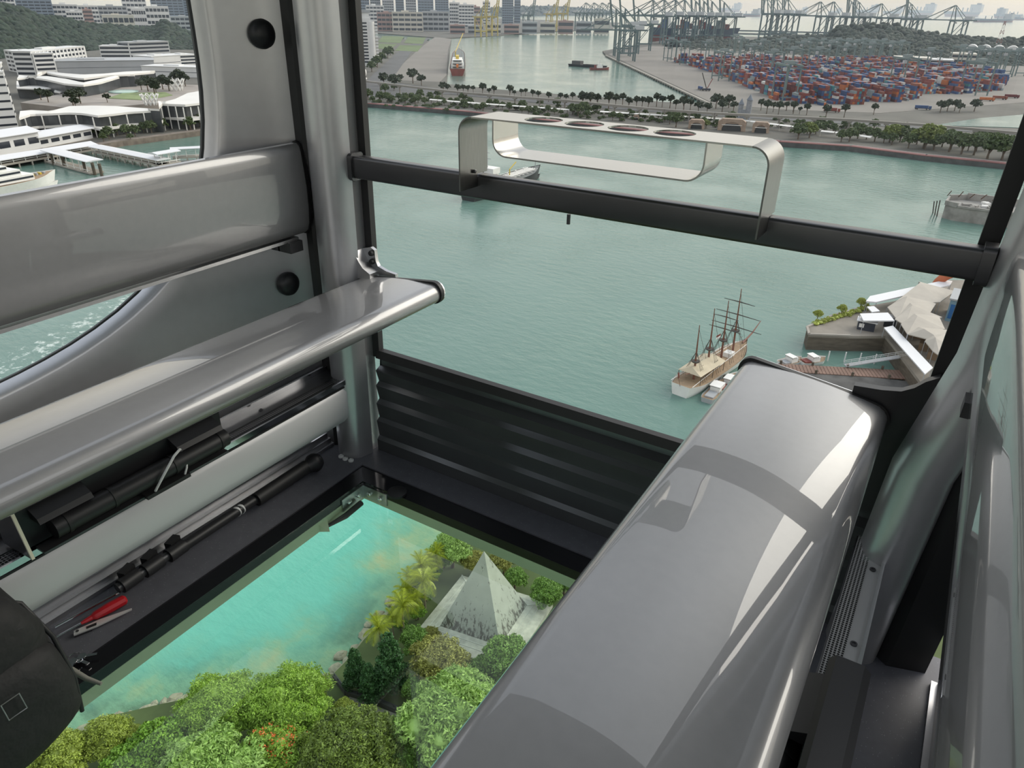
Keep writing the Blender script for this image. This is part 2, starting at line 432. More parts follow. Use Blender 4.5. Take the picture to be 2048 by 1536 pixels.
# ------------------------------------------------------------ corner posts
def corner_post(side, end):
    w = {(0, 0): 'in the corner beside the far bench', (1, 0): 'in the corner by the near bench', (0, 1): 'in the rear corner of the far bench', (1, 1): 'in the rear corner of the near bench'}[(side, end)]
    t = thing('trim_2', 'silver rounded corner post ' + w, 'post', (-1.29 if not side else mx(-1.29), YF - 0.06 if not end else YB + 0.06, 0)); t['kind'] = 'structure'
    def flip(m):
        if end: m.v = [(x, YF + YB - y, z) for x, y, z in m.v]; m.f = [q[::-1] for q in m.f]
        if side: m.mirror(); lean(m, True)
        return m
    prof = [(-1.352, 1.336), (-1.352, 1.290)] + [(-1.305 + 0.047 * math.cos(R(a)), 1.268 + 0.040 * math.sin(R(a))) for a in range(180, 345, 12)] + [(-1.256, 1.276), (-1.252, 1.290), (-1.2625, 1.302), (-1.2625, 1.318), (-1.2625, 1.336)]
    m = MB()
    zz = [0.0, 0.25, 0.44, 0.50, 0.55, 0.60, 0.66, 1.0, 1.25, 2.04]; n = len(prof); vs = []
    for z in zz:
        for x, y in prof: vs.append((x + 0.016 * z / 1.2 - 0.010 * (1 if z == 0 else 0) * 0, y, z))
    fs = [(i * n + k, i * n + (k + 1) % n, (i + 1) * n + (k + 1) % n, (i + 1) * n + k) for i in range(len(zz) - 1) for k in range(n)]
    fs += [tuple(range(n))[::-1], tuple((len(zz) - 1) * n + k for k in range(n))]
    m.add(vs, fs); flip(m).build('post_shell', silver, t, 50, fix=True)
    m = MB()
    vs = [(x + 0.016 * z / 1.2, y, z) for z in (0.0, 2.04) for x, y in ((-1.440, 1.336), (-1.440, 1.279), (-1.372, 1.258), (-1.3525, 1.272), (-1.3525, 1.336))]
    m.add(vs, [(k, (k + 1) % 5, 5 + (k + 1) % 5, 5 + k) for k in range(5)] + [(4, 3, 2, 1, 0), (5, 6, 7, 8, 9)])
    flip(m).build('door_gasket', black, t, fix=True)
    return t
for e in (0, 1):
    for sd in (0, 1): corner_post(sd, e)
# cable grommets at the foot of the front post
for k, xx in enumerate((-1.312, -1.293, -1.274)):
    m = MB().lathe([(0.0045, 0.0), (0.008, 0.0), (0.008, 0.004), (0.005, 0.006), (0.0045, 0.003)], (xx, 1.222 - 0.003 * (k == 1), 0.0), 'Z', 12)
    tag(m.build('floor_grommet', white_pl, smooth=40), 'tiny pale grommet on the floor at the foot of the silver post', 'grommet', 'grommets at the post foot')

# ------------------------------------------------------------ curved side doors
DYC, DZC = 0.20, 1.15
def door_x(y, z):
    v = max(0.0, 1 - abs((y - 0.195) / 1.10) ** 3.2) ** 0.8
    h = 1 - 0.55 * abs((z - 1.0) / 1.0) ** 2.2
    return -1.375 - 0.165 * v * max(h, 0.25)
def side_door(side):
    t = thing('door_1' if not side else 'door_2', ('silver bulging side door behind the far bench' if not side else 'silver bulging side door behind the near bench'), 'door', (-1.43 if not side else mx(-1.43), 0.2, 0)); t['kind'] = 'structure'
    N = 96; K = 14
    y0, y1, z0, z1 = -0.885, 1.276, 0.03, 2.03
    def opening(th, g=0.0):
        c, s_ = math.cos(th), math.sin(th); n = 3.0
        k = (abs(c / (0.915 + g)) ** n + abs(s_ / (0.705 + g)) ** n) ** (-1 / n)
        return DYC + c * k, DZC + s_ * k
    def outer(th):
        c, s_ = math.cos(th), math.sin(th)
        ky = ((y1 - DYC) / c if c > 1e-6 else (y0 - DYC) / c if c < -1e-6 else 1e9)
        kz = ((z1 - DZC) / s_ if s_ > 1e-6 else (z0 - DZC) / s_ if s_ < -1e-6 else 1e9)
        k = min(ky, kz); return DYC + c * k, DZC + s_ * k
    vs = []; fs = []
    # ring 0: outer edge of the reveal, ring 1: inner edge, then the skin
    for j in range(K + 2):
        for i in range(N):
            th = 2 * math.pi * i / N
            a = opening(th); b_ = outer(th)
            if j == 0: y, z = a; x = door_x(y, z) - 0.035
            elif j == 1: y, z = opening(th, 0.006); x = door_x(y, z) - 0.004
            else:
                u = ((j - 2) / (K - 1)); a2 = opening(th, 0.014)
                y = a2[0] + (b_[0] - a2[0]) * u; z = a2[1] + (b_[1] - a2[1]) * u; x = door_x(y, z)
            vs.append((x, y, z))
    for j in range(K + 1):
        for i in range(N): fs.append((j * N + i, j * N + (i + 1) % N, (j + 1) * N + (i + 1) % N, (j + 1) * N + i))
    m = MB().add(vs, fs)
    if side: m.mirror()
    m.build('door_skin', silver, t, 60)
    m = MB()
    vs = []
    for i in range(N):
        th = 2 * math.pi * i / N
        for g, dx in ((0.002, -0.036), (0.030, -0.030), (0.030, -0.060), (0.002, -0.042)):
            y, z = opening(th, g); vs.append((door_x(y, z) + dx - 0.012, y, z))
    m.add(vs, [(4 * i + k, 4 * ((i + 1) % N) + k, 4 * ((i + 1) % N) + (k + 1) % 4, 4 * i + (k + 1) % 4) for i in range(N) for k in range(4)])
    if side: m.mirror()
    m.build('window_gasket', mat('dark_grey_rubber', (.05, .052, .055), .5), t, 50)
    m = MB(); vs = [(door_x(DYC, DZC) - 0.05, DYC, DZC)]
    for j in (0.5, 1.0):
        for i in range(N):
            th = 2 * math.pi * i / N; y, z = opening(th, 0.01)
            y, z = DYC + (y - DYC) * j, DZC + (z - DZC) * j; vs.append((door_x(y, z) - 0.05, y, z))
    m.add(vs, [(0, 1 + i, 1 + (i + 1) % N) for i in range(N)] + [(1 + i, 1 + N + i, 1 + N + (i + 1) % N, 1 + (i + 1) % N) for i in range(N)])
    if side: m.mirror()
    m.build('window_pane', wg, t, 60)
    # the door's lower rail and threshold
    m = MB().bx(-1.415, -1.395, YB + 0.1, YF - 0.08, 0.0, 0.035)
    m.bx(-1.395, -1.383, YB + 0.1, YF - 0.08, 0.0, 0.022).bx(-1.383, -1.372, YB + 0.1, YF - 0.08, 0.0, 0.010)
    if side: m.mirror()
    m.build('threshold_rail', alu, t)
    return t
side_door(0); side_door(1)
# round door buffers with their hinge tabs
def buffer(side, y, z, nm):
    x = door_x(y, z) + 0.002
    t = thing('door_buffer', nm, 'buffer', (x if not side else mx(x), y, z))
    m = MB().lathe([(0.030, -0.004), (0.031, 0.006), (0.028, 0.015), (0.019, 0.021), (0.0, 0.023)], (x, y, z), 'X', 28)
    if side: m.mirror()
    m.build('cap', blackpl, t, 40)
    for k in range(3):
        a = R(90 + 120 * k)
        m = MB().lathe([(0.0045, 0.0), (0.0045, 0.002), (0.003, 0.002), (0.003, 0.0)], (x + 0.019, y + 0.016 * math.cos(a), z + 0.016 * math.sin(a)), 'X', 10)
        if side: m.mirror()
        m.build('screw', black, t)
    m = MB().box((x + 0.012, y + 0.05, z + 0.003), (0.004, 0.045, 0.020), rot=Matrix.Rotation(R(-25), 3, 'Z'))
    if side: m.mirror()
    m.build('hinge_tab', white_pl, t)
    return t
buffer(0, 1.225, 1.085, 'round black buffer on the door above the far backrest')
buffer(0, 1.205, 0.505, 'round black buffer on the door between the far bench and its backrest')
buffer(1, 1.205, 0.505, 'round black buffer on the door behind the near bench')

XC = -0.637
# ------------------------------------------------------------ ducts with perforated tops under the benches
def duct(side):
    lb = 'silver duct with perforated top under the far bench' if not side else 'silver duct with perforated top behind the near bench'
    t = thing('vent_duct', lb, 'duct', (-1.32 if not side else mx(-1.32), 0.2, 0.11))
    ya, yb = YB + 0.12, 1.30
    prof = [(-1.284, 0.226), (-1.276, 0.216), (-1.277, 0.150), (-1.280, 0.136), (-1.290, 0.122), (-1.320, 0.116), (-1.366, 0.116), (-1.366, 0.226)]
    if side: prof = [(max(x, -1.326), z) for x, z in prof]
    m = MB().ext(prof, ya, yb, 'Y')
    if side: m.mirror()
    m.build('duct_body', mat('pale_grey_paint', (.52, .52, .53), .4, .15, var=.03), t, 40, fix=True)
    m = MB().bx(-1.281, -1.276, ya, yb, 0.238, 0.252) if not side else MB().bx(-1.276, -1.273, ya, yb, 0.236, 0.247)
    if side: m.mirror()
    m.build('front_lip', chrome if not side else darkalu, t)
    m = MB().bx(-1.330, -1.318, ya, yb, 0.228, 0.250) if False else MB().bx(-1.366 if not side else -1.324, -1.320 if not side else -1.304, ya, yb, 0.243, 0.248)
    if side: m.mirror()
    m.build('screw_plate', darkalu if not side else mat('perforated_steel', (.34, .34, .34)), t)
    m = MB().bx(-1.372, -1.366, ya, yb, 0.20, 0.262) if not side else MB().bx(-1.330, -1.324, ya, yb, 0.20, 0.256)
    if side: m.mirror()
    m.build('back_edge', chrome, t)
    # perforated plate: hexagonal holes
    m = MB(); c = 0.0068 if not side else 0.0056; nx = 5 if not side else 5; x0 = -1.315 if not side else -1.304
    ny = int((yb - 0.2) / (c * 0.9)); rad = c * .39
    for j in range(ny):
        cy = yb - c * 0.9 * (j + .5)
        for i in range(nx):
            sh = (0.5 if j % 2 else 0.0) * c * 0.0
            cx = x0 + c * (i + .5) - sh
            hx, hy = c / 2, c * 0.45
            sq = [(cx + hx, cy), (cx + hx, cy + hy), (cx, cy + hy), (cx - hx, cy + hy), (cx - hx, cy), (cx - hx, cy - hy), (cx, cy - hy), (cx + hx, cy - hy)]
            ho = [(cx + rad * math.cos(R(45 * k)), cy + rad * math.sin(R(45 * k))) for k in range(8)]
            m.add([(x, y, 0.2485) for x, y in sq + ho], [(k, (k + 1) % 8, 8 + (k + 1) % 8, 8 + k) for k in range(8)])
    m.add([(x0, ya, 0.2485), (x0 + nx * c, ya, 0.2485), (x0 + nx * c, yb - c * 0.9 * ny, 0.2485), (x0, yb - c * 0.9 * ny, 0.2485)], [(0, 1, 2, 3)])
    if side: m.mirror()
    m.build('perforated_plate', darkalu if not side else mat('perforated_steel', (.34, .34, .34), .35, .8), t)
    m = MB().bx(-1.320, -1.280, ya, yb, 0.228, 0.232) if not side else MB().bx(-1.304, -1.276, ya, yb, 0.228, 0.232)
    if side: m.mirror()
    m.build('dark_liner', black, t)
    for yy in (1.21, 1.005, 0.80):
        m = MB().lathe([(0.0055, 0.248), (0.0055, 0.2505), (0.0032, 0.2505), (0.003, 0.249), (0.0, 0.249)], (-1.343 if not side else -1.313, yy, 0), 'Z', 12)
        if side: m.mirror()
        m.build('screw', darkalu, t, 30)
    return t
duct(0); duct(1)

# ------------------------------------------------------------ benches, backrests
def two_circle(c0, r0, c1, r1, n=10):
    """hull of two circles, as an (x,z) outline"""
    d = Vector((c1[0] - c0[0], c1[1] - c0[1])); L = d.length; a = math.atan2(d.y, d.x)
    g = math.acos((r0 - r1) / L)
    o = [(c0[0] + r0 * math.cos(t), c0[1] + r0 * math.sin(t)) for t in (a + g + (2 * math.pi - 2 * g) * i / n for i in range(n + 1))]
    o += [(c1[0] + r1 * math.cos(t), c1[1] + r1 * math.sin(t)) for t in (a - g + 2 * g * i / n for i in range(n + 1))]
    return o
YS = 1.300
def bench(side):
    lb = 'long glossy grey bench seat plank along the far side' if not side else 'long glossy grey bench seat plank along the near side'
    t = thing('bench_seat', lb, 'seat', (-1.13 if not side else mx(-1.13), 0.2, 0.47))
    prof = two_circle((-1.235, 0.498), 0.032, (-1.022, 0.531), 0.024)
    # slight crown on the sitting face
    out = []
    n = len(prof); cx = sum(p[0] for p in prof) / n; cz = sum(p[1] for p in prof) / n
    top = []
    for i, p in enumerate(prof):
        out.append(p); q = prof[(i + 1) % n]
        if math.dist(p, q) > 0.1:
            for k in range(1, 8):
                u = k / 8; x = p[0] + (q[0] - p[0]) * u; z = p[1] + (q[1] - p[1]) * u
                out.append((x, z + 0.006 * math.sin(math.pi * u) * (1 if z > cz else 0)))
    m = MB().ext(out, YB + 0.10, YS, 'Y')
    if side: m.mirror()
    m.build('seat_plank', seatmat, t, 35, fix=True)
    big = [(cx + (x - cx) * 1.035, cz + (z - cz) * 1.16) for x, z in prof]
    m = MB().ext(big, YS, YS + 0.012, 'Y')
    if side: m.mirror()
    m.build('end_cap', black, t, 35, fix=True)
    m = MB().ext([(cx + (x - cx) * 1.03, cz + (z - cz) * 1.12) for x, z in prof], YS + 0.012, YS + 0.016, 'Y')
    if side: m.mirror()
    m.build('end_trim', chrome, t, 35, fix=True)
    # wall bracket
    bm_ = thing_part(t, side)
    return t
def thing_part(t, side):
    pts = [(-1.262, 0.545), (-1.262, 0.596), (-1.226, 0.606), (-1.214, 0.600), (-1.212, 0.572), (-1.206, 0.560), (-1.180, 0.552), (-1.150, 0.549), (-1.150, 0.540), (-1.262, 0.530)]
    m = MB().ext(pts, 1.318, 1.328, 'Y')
    m.ext([(-1.262, 0.53), (-1.262, 0.598), (-1.254, 0.598), (-1.240, 0.575), (-1.228, 0.560), (-1.205, 0.548), (-1.205, 0.53)], 1.285, 1.318, 'Y')
    if side:
        web = [(-0.075, 0.520), (-0.075, 0.552), (-0.030, 0.556), (0.000, 0.562), (0.018, 0.574), (0.032, 0.590), (0.050, 0.603), (0.072, 0.604), (0.072, 0.30), (-0.03, 0.30), (-0.03, 0.50)]
        m = MB().ext(web, 1.308, 1.326, 'Y')
    p = m.build('wall_bracket', alu if not side else mat('dark_bracket', (.02, .02, .022), .35), t, 30, fix=True)
    for zz in (0.592, 0.570):
        m = MB().lathe([(0.0, -0.008), (0.006, -0.008), (0.0075, -0.004), (0.0075, 0.0)], (-1.2225 if not side else 0.055, 1.318 if not side else 1.308, zz), 'Y', 14)
        m.build('bolt', black, p, 30)
    return p
bench(0); bench(1)

def backrest(side):
    lb = 'curved glossy grey backrest along the far side door' if not side else 'curved glossy grey backrest at the edge beside the viewer'
    t = thing('backrest_panel', lb, 'backrest', (-1.39 if not side else mx(-1.39), 0.2, 0.62))
    prof = [(-1.378, 0.636), (-1.368, 0.645), (-1.361, 0.662), (-1.357, 0.70), (-1.356, 0.75), (-1.359, 0.795), (-1.362, 0.832), (-1.366, 0.846), (-1.373, 0.852), (-1.384, 0.853), (-1.412, 0.836), (-1.412, 0.65), (-1.402, 0.636)]
    cx, cz = -1.385, 0.745
    if side: prof = [(x + 0.0 * (z - .64), z) for x, z in prof]
    m = MB().ext(prof, YB + 0.15, 1.250, 'Y')
    if side: m.mirror()
    m.build('backrest_shell', seatmat, t, 35, fix=True)
    m = MB().ext([(cx + (x - cx) * 1.06, cz + (z - cz) * 1.025) for x, z in prof], 1.250, 1.257, 'Y')
    if side: m.mirror()
    m.build('end_gasket', black, t, 35, fix=True)
    m = MB(); vs = []; n = len(prof)
    for y, k in ((1.257, 1.08), (1.268, 1.08), (1.275, 0.95), (1.276, 0.0)):
        for x, z in prof: vs.append((cx + (x - cx) * (1 + (k - 1) * 1.6 if k > 0.5 else k), y, cz + (z - cz) * (1 + (k - 1) * 0.5 if k > 0.5 else k)))
    m.add(vs, [(j * n + i, j * n + (i + 1) % n, (j + 1) * n + (i + 1) % n, (j + 1) * n + i) for j in range(3) for i in range(n)])
    if side: m.mirror()
    m.build('end_cap', chrome, t, 50, fix=True)
    m = MB().bx(-1.392, -1.372, YB + 0.2, 1.22, 0.6245, 0.632)
    if side: m.mirror()
    m.build('lower_lip', alu, t)
    for yy in (1.20, 0.2, -0.6):
        m = MB().bx(-1.405, -1.360, yy - 0.02, yy + 0.02, 0.600, 0.626)
        m.bx(-1.43, -1.400, yy - 0.02, yy + 0.02, 0.600, 0.70)
        if side: m.mirror()
        m.build('mount', darkalu, t)
    return t
backrest(0); backrest(1)

XC = -0.59
# ------------------------------------------------------------ handrail and steel cup shelf
t = thing('handrail', 'dark metal handrail bar across the front window', 'handrail', (XC, 1.305, 0.78))
m = MB().ext(rrect(1.286, 1.318, 0.780, 0.832, 0.007), -1.236, 0.056, 'X')
m.build('bar', darkalu, t, 40, fix=True)
for side in (0, 1):
    prof = rrect(1.280, 1.324, 0.774, 0.838, 0.010)
    m = MB().ext(prof, -1.250, -1.232, 'X')
    if side: m.mirror()
    m.build('end_bracket', darkalu, t, 40, fix=True)
MB().lathe([(0.004, -0.02), (0.004, 0.0)], (-0.665, 1.302, 0.776), 'Z', 8).build('drain_pin', darkalu, t)

t = thing('cup_shelf', 'bent stainless steel cup shelf with four round holes on the handrail', 'shelf', (-0.575, 1.27, 0.80))
ya, yb = 1.222, 1.322; xl, xr, zt, zb, rr = -0.878, -0.272, 0.955, 0.8345, 0.030
left = [(xl, zb), (xl, zb + .05)] + arc(xl + rr, zt - rr, rr, 180, 90, 8)
right = arc(xr - rr, zt - rr, rr, 90, 0, 8) + [(xr, zb + .05), (xr, zb)]
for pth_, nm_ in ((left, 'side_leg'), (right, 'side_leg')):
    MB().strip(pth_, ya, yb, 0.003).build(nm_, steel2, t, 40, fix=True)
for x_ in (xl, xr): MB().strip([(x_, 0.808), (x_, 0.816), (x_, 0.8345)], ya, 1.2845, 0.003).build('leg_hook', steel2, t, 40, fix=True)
# top plate with four holes
m = MB(); xs = [-0.715, -0.628, -0.540, -0.452]; hr = 0.037; cy = 1.274
bounds = [xl + rr, (xs[0] + xs[1]) / 2, (xs[1] + xs[2]) / 2, (xs[2] + xs[3]) / 2, xr - rr]
n = 32
for k, hx in enumerate(xs):
    x0, x1 = bounds[k], bounds[k + 1]
    out, inn = [], []
    for i in range(n):
        a = 2 * math.pi * i / n; c_, s_ = math.cos(a), math.sin(a)
        kx = ((x1 - hx) / c_ if c_ > 1e-9 else (x0 - hx) / c_ if c_ < -1e-9 else 1e9); ky = ((yb - cy) / s_ if s_ > 1e-9 else (ya - cy) / s_ if s_ < -1e-9 else 1e9)
        q = min(kx, ky); out.append((hx + c_ * q, cy + s_ * q)); inn.append((hx + hr * c_, cy + hr * s_))
    for X_, Y_ in ((x0, ya), (x1, ya), (x1, yb), (x0, yb)):      # snap nearest outline points to the corners
        j = min(range(n), key=lambda i: math.dist(out[i], (X_, Y_))); out[j] = (X_, Y_)
    for z, up in ((zt + .0015, 1), (zt - .0015, 0)):
        vs = [(x, y, z) for x, y in out + inn]
        fs = [(i, (i + 1) % n, n + (i + 1) % n, n + i) for i in range(n)]
        m.add(vs, fs if up else [q[::-1] for q in fs])
    vs = [(x, y, z) for z in (zt + .0015, zt - .0015) for x, y in inn]
    m.add(vs, [(i, (i + 1) % n, n + (i + 1) % n, n + i)[::-1] for i in range(n)])
for y in (ya, yb):
    m.add([(bounds[0], y, zt - .0015), (bounds[-1], y, zt - .0015), (bounds[-1], y, zt + .0015), (bounds[0], y, zt + .0015)], [(0, 1, 2, 3)])
m.build('top_plate', steel, t)
ul, ur, ub = -0.800, -0.378, 0.888
path = [(ul, zt - .002), (ul, ub + .03)] + arc(ul + .03, ub + .03, .03, 180, 270, 8) + arc(ur - .03, ub + .03, .03, 270, 360, 8) + [(ur, ub + .03), (ur, zt - .002)]
MB().strip(path, ya + .004, yb - .004, 0.003).build('lower_tray', steel, t, 40, fix=True)
for x in (xl + .004, xr - .004):
    s_ = 1 if x < -.5 else -1
    MB().lathe([(0.004, -.003), (0.004, .003), (0.0025, .004)], (x, 1.27, 0.842), 'X', 12).build('rivet', darkalu, t, 30)
XC = -0.637
# ================================================================== things lying in the cabin
def unit_box(side):
    lb = 'long black plastic ventilation unit lying under the far bench' if not side else 'long black plastic ventilation unit behind the near bench'
    t = thing('ventilation_unit', lb, 'unit', (-1.29 if not side else mx(-1.29), 0.62, 0.2525))
    y0, y1 = 0.405, 0.850
    def B(m, nm, ma, sm=None):
        if side: m.mirror()
        return m.build(nm, ma, t, sm, fix=True)
    B(MB().ext([(-1.338, 0.256), (-1.338, 0.348), (-1.328, 0.358), (-1.292, 0.358), (-1.284, 0.348), (-1.284, 0.256)], y0, y1, 'Y'), 'housing', blackpl, 30)
    B(MB().ext([(-1.284, 0.335), (-1.256, 0.322), (-1.250, 0.312), (-1.284, 0.312)], y0 + 0.03, y0 + 0.13, 'Y'), 'shroud', blackpl, 30)
    m = MB().ext([(-1.284, 0.335), (-1.256, 0.322), (-1.250, 0.312), (-1.284, 0.312)], y1 - 0.13, y1 - 0.02, 'Y')
    B(m, 'shroud', blackpl, 30)
    B(MB().cyl((-1.262, y0 + 0.05, 0.285), (-1.262, y1 - 0.012, 0.285), 0.021, n=20), 'tube', blackpl, 40)
    for yy in (y0 + 0.075, y0 + 0.165, y1 - 0.145, y1 - 0.03):
        B(MB().cyl((-1.262, yy - 0.004, 0.285), (-1.262, yy + 0.004, 0.285), 0.0225, n=20), 'collar', black, 40)
    B(MB().add([(-1.340, y0, 0.254), (-1.240, y0, 0.262), (-1.262, y0, 0.375), (-1.335, y0, 0.375), (-1.340, y0 - .004, 0.254), (-1.240, y0 - .004, 0.262), (-1.262, y0 - .004, 0.375), (-1.335, y0 - .004, 0.375)], [(0, 1, 2, 3), (7, 6, 5, 4), (0, 4, 5, 1), (1, 5, 6, 2), (2, 6, 7, 3), (3, 7, 4, 0)]), 'end_plate', darkalu)
    B(MB().bar((-1.240, y0 - 0.002, 0.262), (-1.262, y0 - 0.002, 0.376), 0.005), 'plate_edge', frame_m)
    B(MB().bx(-1.284, -1.236, y0 + 0.22, y0 + 0.32, 0.2535, 0.262), 'cover_flap', black)
    B(MB().bx(-1.276, -1.246, y0 + 0.02, y1 - 0.02, 0.2535, 0.258), 'tray_edge', darkalu)
    if not side:
        pts = [(-1.240, 0.645, 0.262), (-1.232, 0.665, 0.292), (-1.238, 0.70, 0.318), (-1.250, 0.722, 0.318), (-1.262, 0.732, 0.306)]
        B(MB().tube(pts, 0.0028, 8), 'cable', white_pl, 40)
        B(MB().tube([(-1.242, 0.716, 0.262), (-1.240, 0.722, 0.276), (-1.246, 0.728, 0.284)], 0.0022, 8), 'cable', white_pl, 40)
    return t
unit_box(0); unit_box(1)

# monopod lying on the floor
t = thing('monopod', 'black telescopic monopod lying on the floor beneath the far bench', 'monopod', (-1.325, 0.85, 0.0))
ax, az = -1.322, 0.028
def seg(y0, y1, r, r2=None, nm='tube', ma=None, x=None):
    x = ax if x is None else x
    MB().cyl((x, y0, az), (x - 0.003, y1, az), r, r2, 16).build(nm, ma or blackpl, t, 40)
MB().lathe([(0.0, 1.150), (0.020, 1.148), (0.026, 1.136), (0.026, 1.124), (0.019, 1.112), (0.017, 1.10)], (ax, 0, az), 'Y', 20).build('head_disc', blackpl, t, 40, fix=True)
seg(0.93, 1.105, 0.018, 0.019, 'foam_grip', black)
seg(0.70, 0.93, 0.0125, None, 'upper_tube', blackpl)
seg(0.868, 0.874, 0.0131, None, 'white_ring', white_pl); seg(0.880, 0.886, 0.0131, None, 'white_ring', white_pl)
seg(0.555, 0.70, 0.011, None, 'lower_tube', darkalu)
for y in (0.700, 0.640, 0.585):
    seg(y - 0.022, y + 0.022, 0.0165, None, 'lock_collar', blackpl)
    MB().box((ax - 0.022, y + 0.008, az + 0.010), (0.018, 0.034, 0.016), rot=Matrix.Rotation(R(20), 3, 'Z')).build('lock_lever', black, t)

# red screwdriver
t = thing('screwdriver', 'red handled screwdriver on the floor next to the black bag', 'screwdriver', (-1.300, 0.50, 0.0))
p0, p1 = Vector((-1.296, 0.555, 0.013)), Vector((-1.306, 0.485, 0.013)); d = (p1 - p0)
red = mat('red_handle', (0.42, 0.012, 0.018), 0.3, var=0.1)
MB().tube([p0, p0 + d * .06, p0 + d * .5, p0 + d * .9, p1], [0.007, 0.011, 0.0115, 0.0095, 0.006], 10).build('grip', red, t, 30)
MB().tube([p1, p1 + d * .18, p1 + d * .3], [0.006, 0.0045, 0.003], 10).build('ferrule', red, t, 30)
MB().tube([p1 + d * .3, p1 + d * 1.05], 0.002, 8).build('shaft', chrome, t)
# white folding blade
t = thing('folding_knife', 'flat silver folding blade on the floor beside the red screwdriver', 'knife', (-1.285, 0.49, 0.0))
q = [Vector((-1.307, 0.447, 0)), Vector((-1.296, 0.440, 0)), Vector((-1.280, 0.478, 0)), Vector((-1.263, 0.545, 0)), Vector((-1.266, 0.547, 0)), Vector((-1.294, 0.490, 0))]
MB().prism([(p.x, p.y) for p in q], 0.006, 0.009).build('blade', mat('bead_blasted_steel', (0.80, 0.79, 0.77), 0.35, 0.6, var=0.04), t)
MB().prism([(-1.296, 0.466), (-1.290, 0.463), (-1.283, 0.480), (-1.289, 0.484)], 0.0088, 0.0098).build('thumb_slot', black, t)
MB().lathe([(0.003, 0.009), (0.003, 0.0105), (0.0, 0.0105)], (-1.300, 0.450, 0), 'Z', 10).build('pivot', darkalu, t)
MB().prism([(-1.306, 0.447), (-1.297, 0.441), (-1.285, 0.47), (-1.296, 0.478)], 0.0, 0.006).build('liner', darkalu, t)
# aluminium tube end with rods near it
m = MB().cyl((-1.345, 0.43, 0.012), (-1.325, 0.575, 0.012), 0.003, None, 8)
tag(m.build('tent_peg', chrome, smooth=40), 'thin bright metal rod lying beside the red screwdriver', 'rod')

# ------------------------------------------------------------ black backpack, lower corner
cloth = mat('black_nylon', (0.010, 0.010, 0.0105), 0.72, var=0.25, scale=30, bump=0.25)
t = thing('backpack', 'black nylon backpack standing on the floor by the far bench', 'bag', (-1.185, 0.17, 0.0))
def pillow(cx, cy, cz, sx, sy, sz, e=3.2, n=28, k=18, sag=0.0, seed=1):
    rnd = random.Random(seed); ph = [rnd.uniform(0, 6) for _ in range(6)]
    vs = []; fs = []
    for i in range(k + 1):
        a = -math.pi / 2 + math.pi * i / k
        for j in range(n):
            b_ = 2 * math.pi * j / n
            c1, s1, c2, s2 = math.cos(a), math.sin(a), math.cos(b_), math.sin(b_)
            f = lambda v: math.copysign(abs(v) ** (2 / e), v)
            x, y, z = f(c1) * f(c2), f(c1) * f(s2), f(s1)
            w = 1 + 0.022 * math.sin(5 * b_ + ph[0] + 3 * z) + 0.018 * math.sin(9 * z + ph[1] + 2 * b_)
            vs.append((cx + sx * x * w, cy + sy * y * w + sag * (z + 1) * 0.5, cz + sz * z))
    for i in range(k):
        for j in range(n): fs.append((i * n + j, i * n + (j + 1) % n, (i + 1) * n + (j + 1) % n, (i + 1) * n + j))
    return MB().add(vs, fs)
pillow(-1.175, 0.150, 0.165, 0.095, 0.200, 0.165, 3.4, seed=3).build('main_body', cloth, t, 60)
pillow(-1.115, 0.205, 0.110, 0.055, 0.150, 0.108, 3.0, seed=5).build('front_pocket', cloth, t, 60)
m = MB().tube([(-1.10, 0.345, 0.02), (-1.098, 0.352, 0.10), (-1.118, 0.350, 0.19), (-1.15, 0.335, 0.26), (-1.19, 0.27, 0.31)], 0.004, 8)
m.build('piping', black, t, 60)
m = MB().strip([(-1.26, 0.335), (-1.22, 0.352), (-1.17, 0.356), (-1.12, 0.335)], 0.16, 0.20, 0.006); m.build('haul_strap', cloth, t, 60)
MB().tube([(-1.052, 0.235, 0.150), (-1.052, 0.262, 0.150), (-1.060, 0.262, 0.178), (-1.060, 0.235, 0.178)], 0.0012, 6, closed=True).build('buckle', mat('dull_chrome', (0.35, 0.35, 0.36), 0.35, 0.9), t)
m = MB()
for k in range(3): m.bx(-1.222 + k * .016, -1.212 + k * .016, 0.372, 0.378, 0.02 + .004 * k, 0.035 + .004 * k)
# loose straps and key ring beside it
s = thing('key_ring', 'bunch of silver keys lying beside the black bag', 'keys', (-1.235, 0.415, 0.0))
MB().tube([(-1.245 + 0.012 * math.cos(a), 0.41 + 0.012 * math.sin(a), 0.004) for a in (2 * math.pi * i / 16 for i in range(16))], 0.0012, 6, closed=True).build('ring', chrome, s)
for k, (dx, dy, a) in enumerate(((0.022, 0.004, 10), (0.020, 0.018, 48), (0.018, -0.014, -36))):
    M3 = Matrix.Rotation(R(a), 3, 'Z')
    m = MB().box(Vector((-1.245 + dx, 0.41 + dy, 0.0035 + .002 * k)), (0.030, 0.006, 0.0018), rot=M3)
    m.lathe([(0.008, 0.0025 + .002 * k), (0.008, 0.0045 + .002 * k)], (-1.245 + dx * .55, 0.41 + dy * .55, 0), 'Z', 12)
    m.build('key', chrome, s)
st = MB().tube([(-1.225, 0.366, 0.03), (-1.20, 0.385, 0.022), (-1.168, 0.392, 0.012), (-1.140, 0.402, 0.006)], [0.004, 0.006, 0.005, 0.0035], 8)
tag(st.build('strap_end', mat('grey_webbing', (0.22, 0.22, 0.19), 0.7), smooth=60), 'grey webbing strap tip sticking out from the black bag', 'strap')
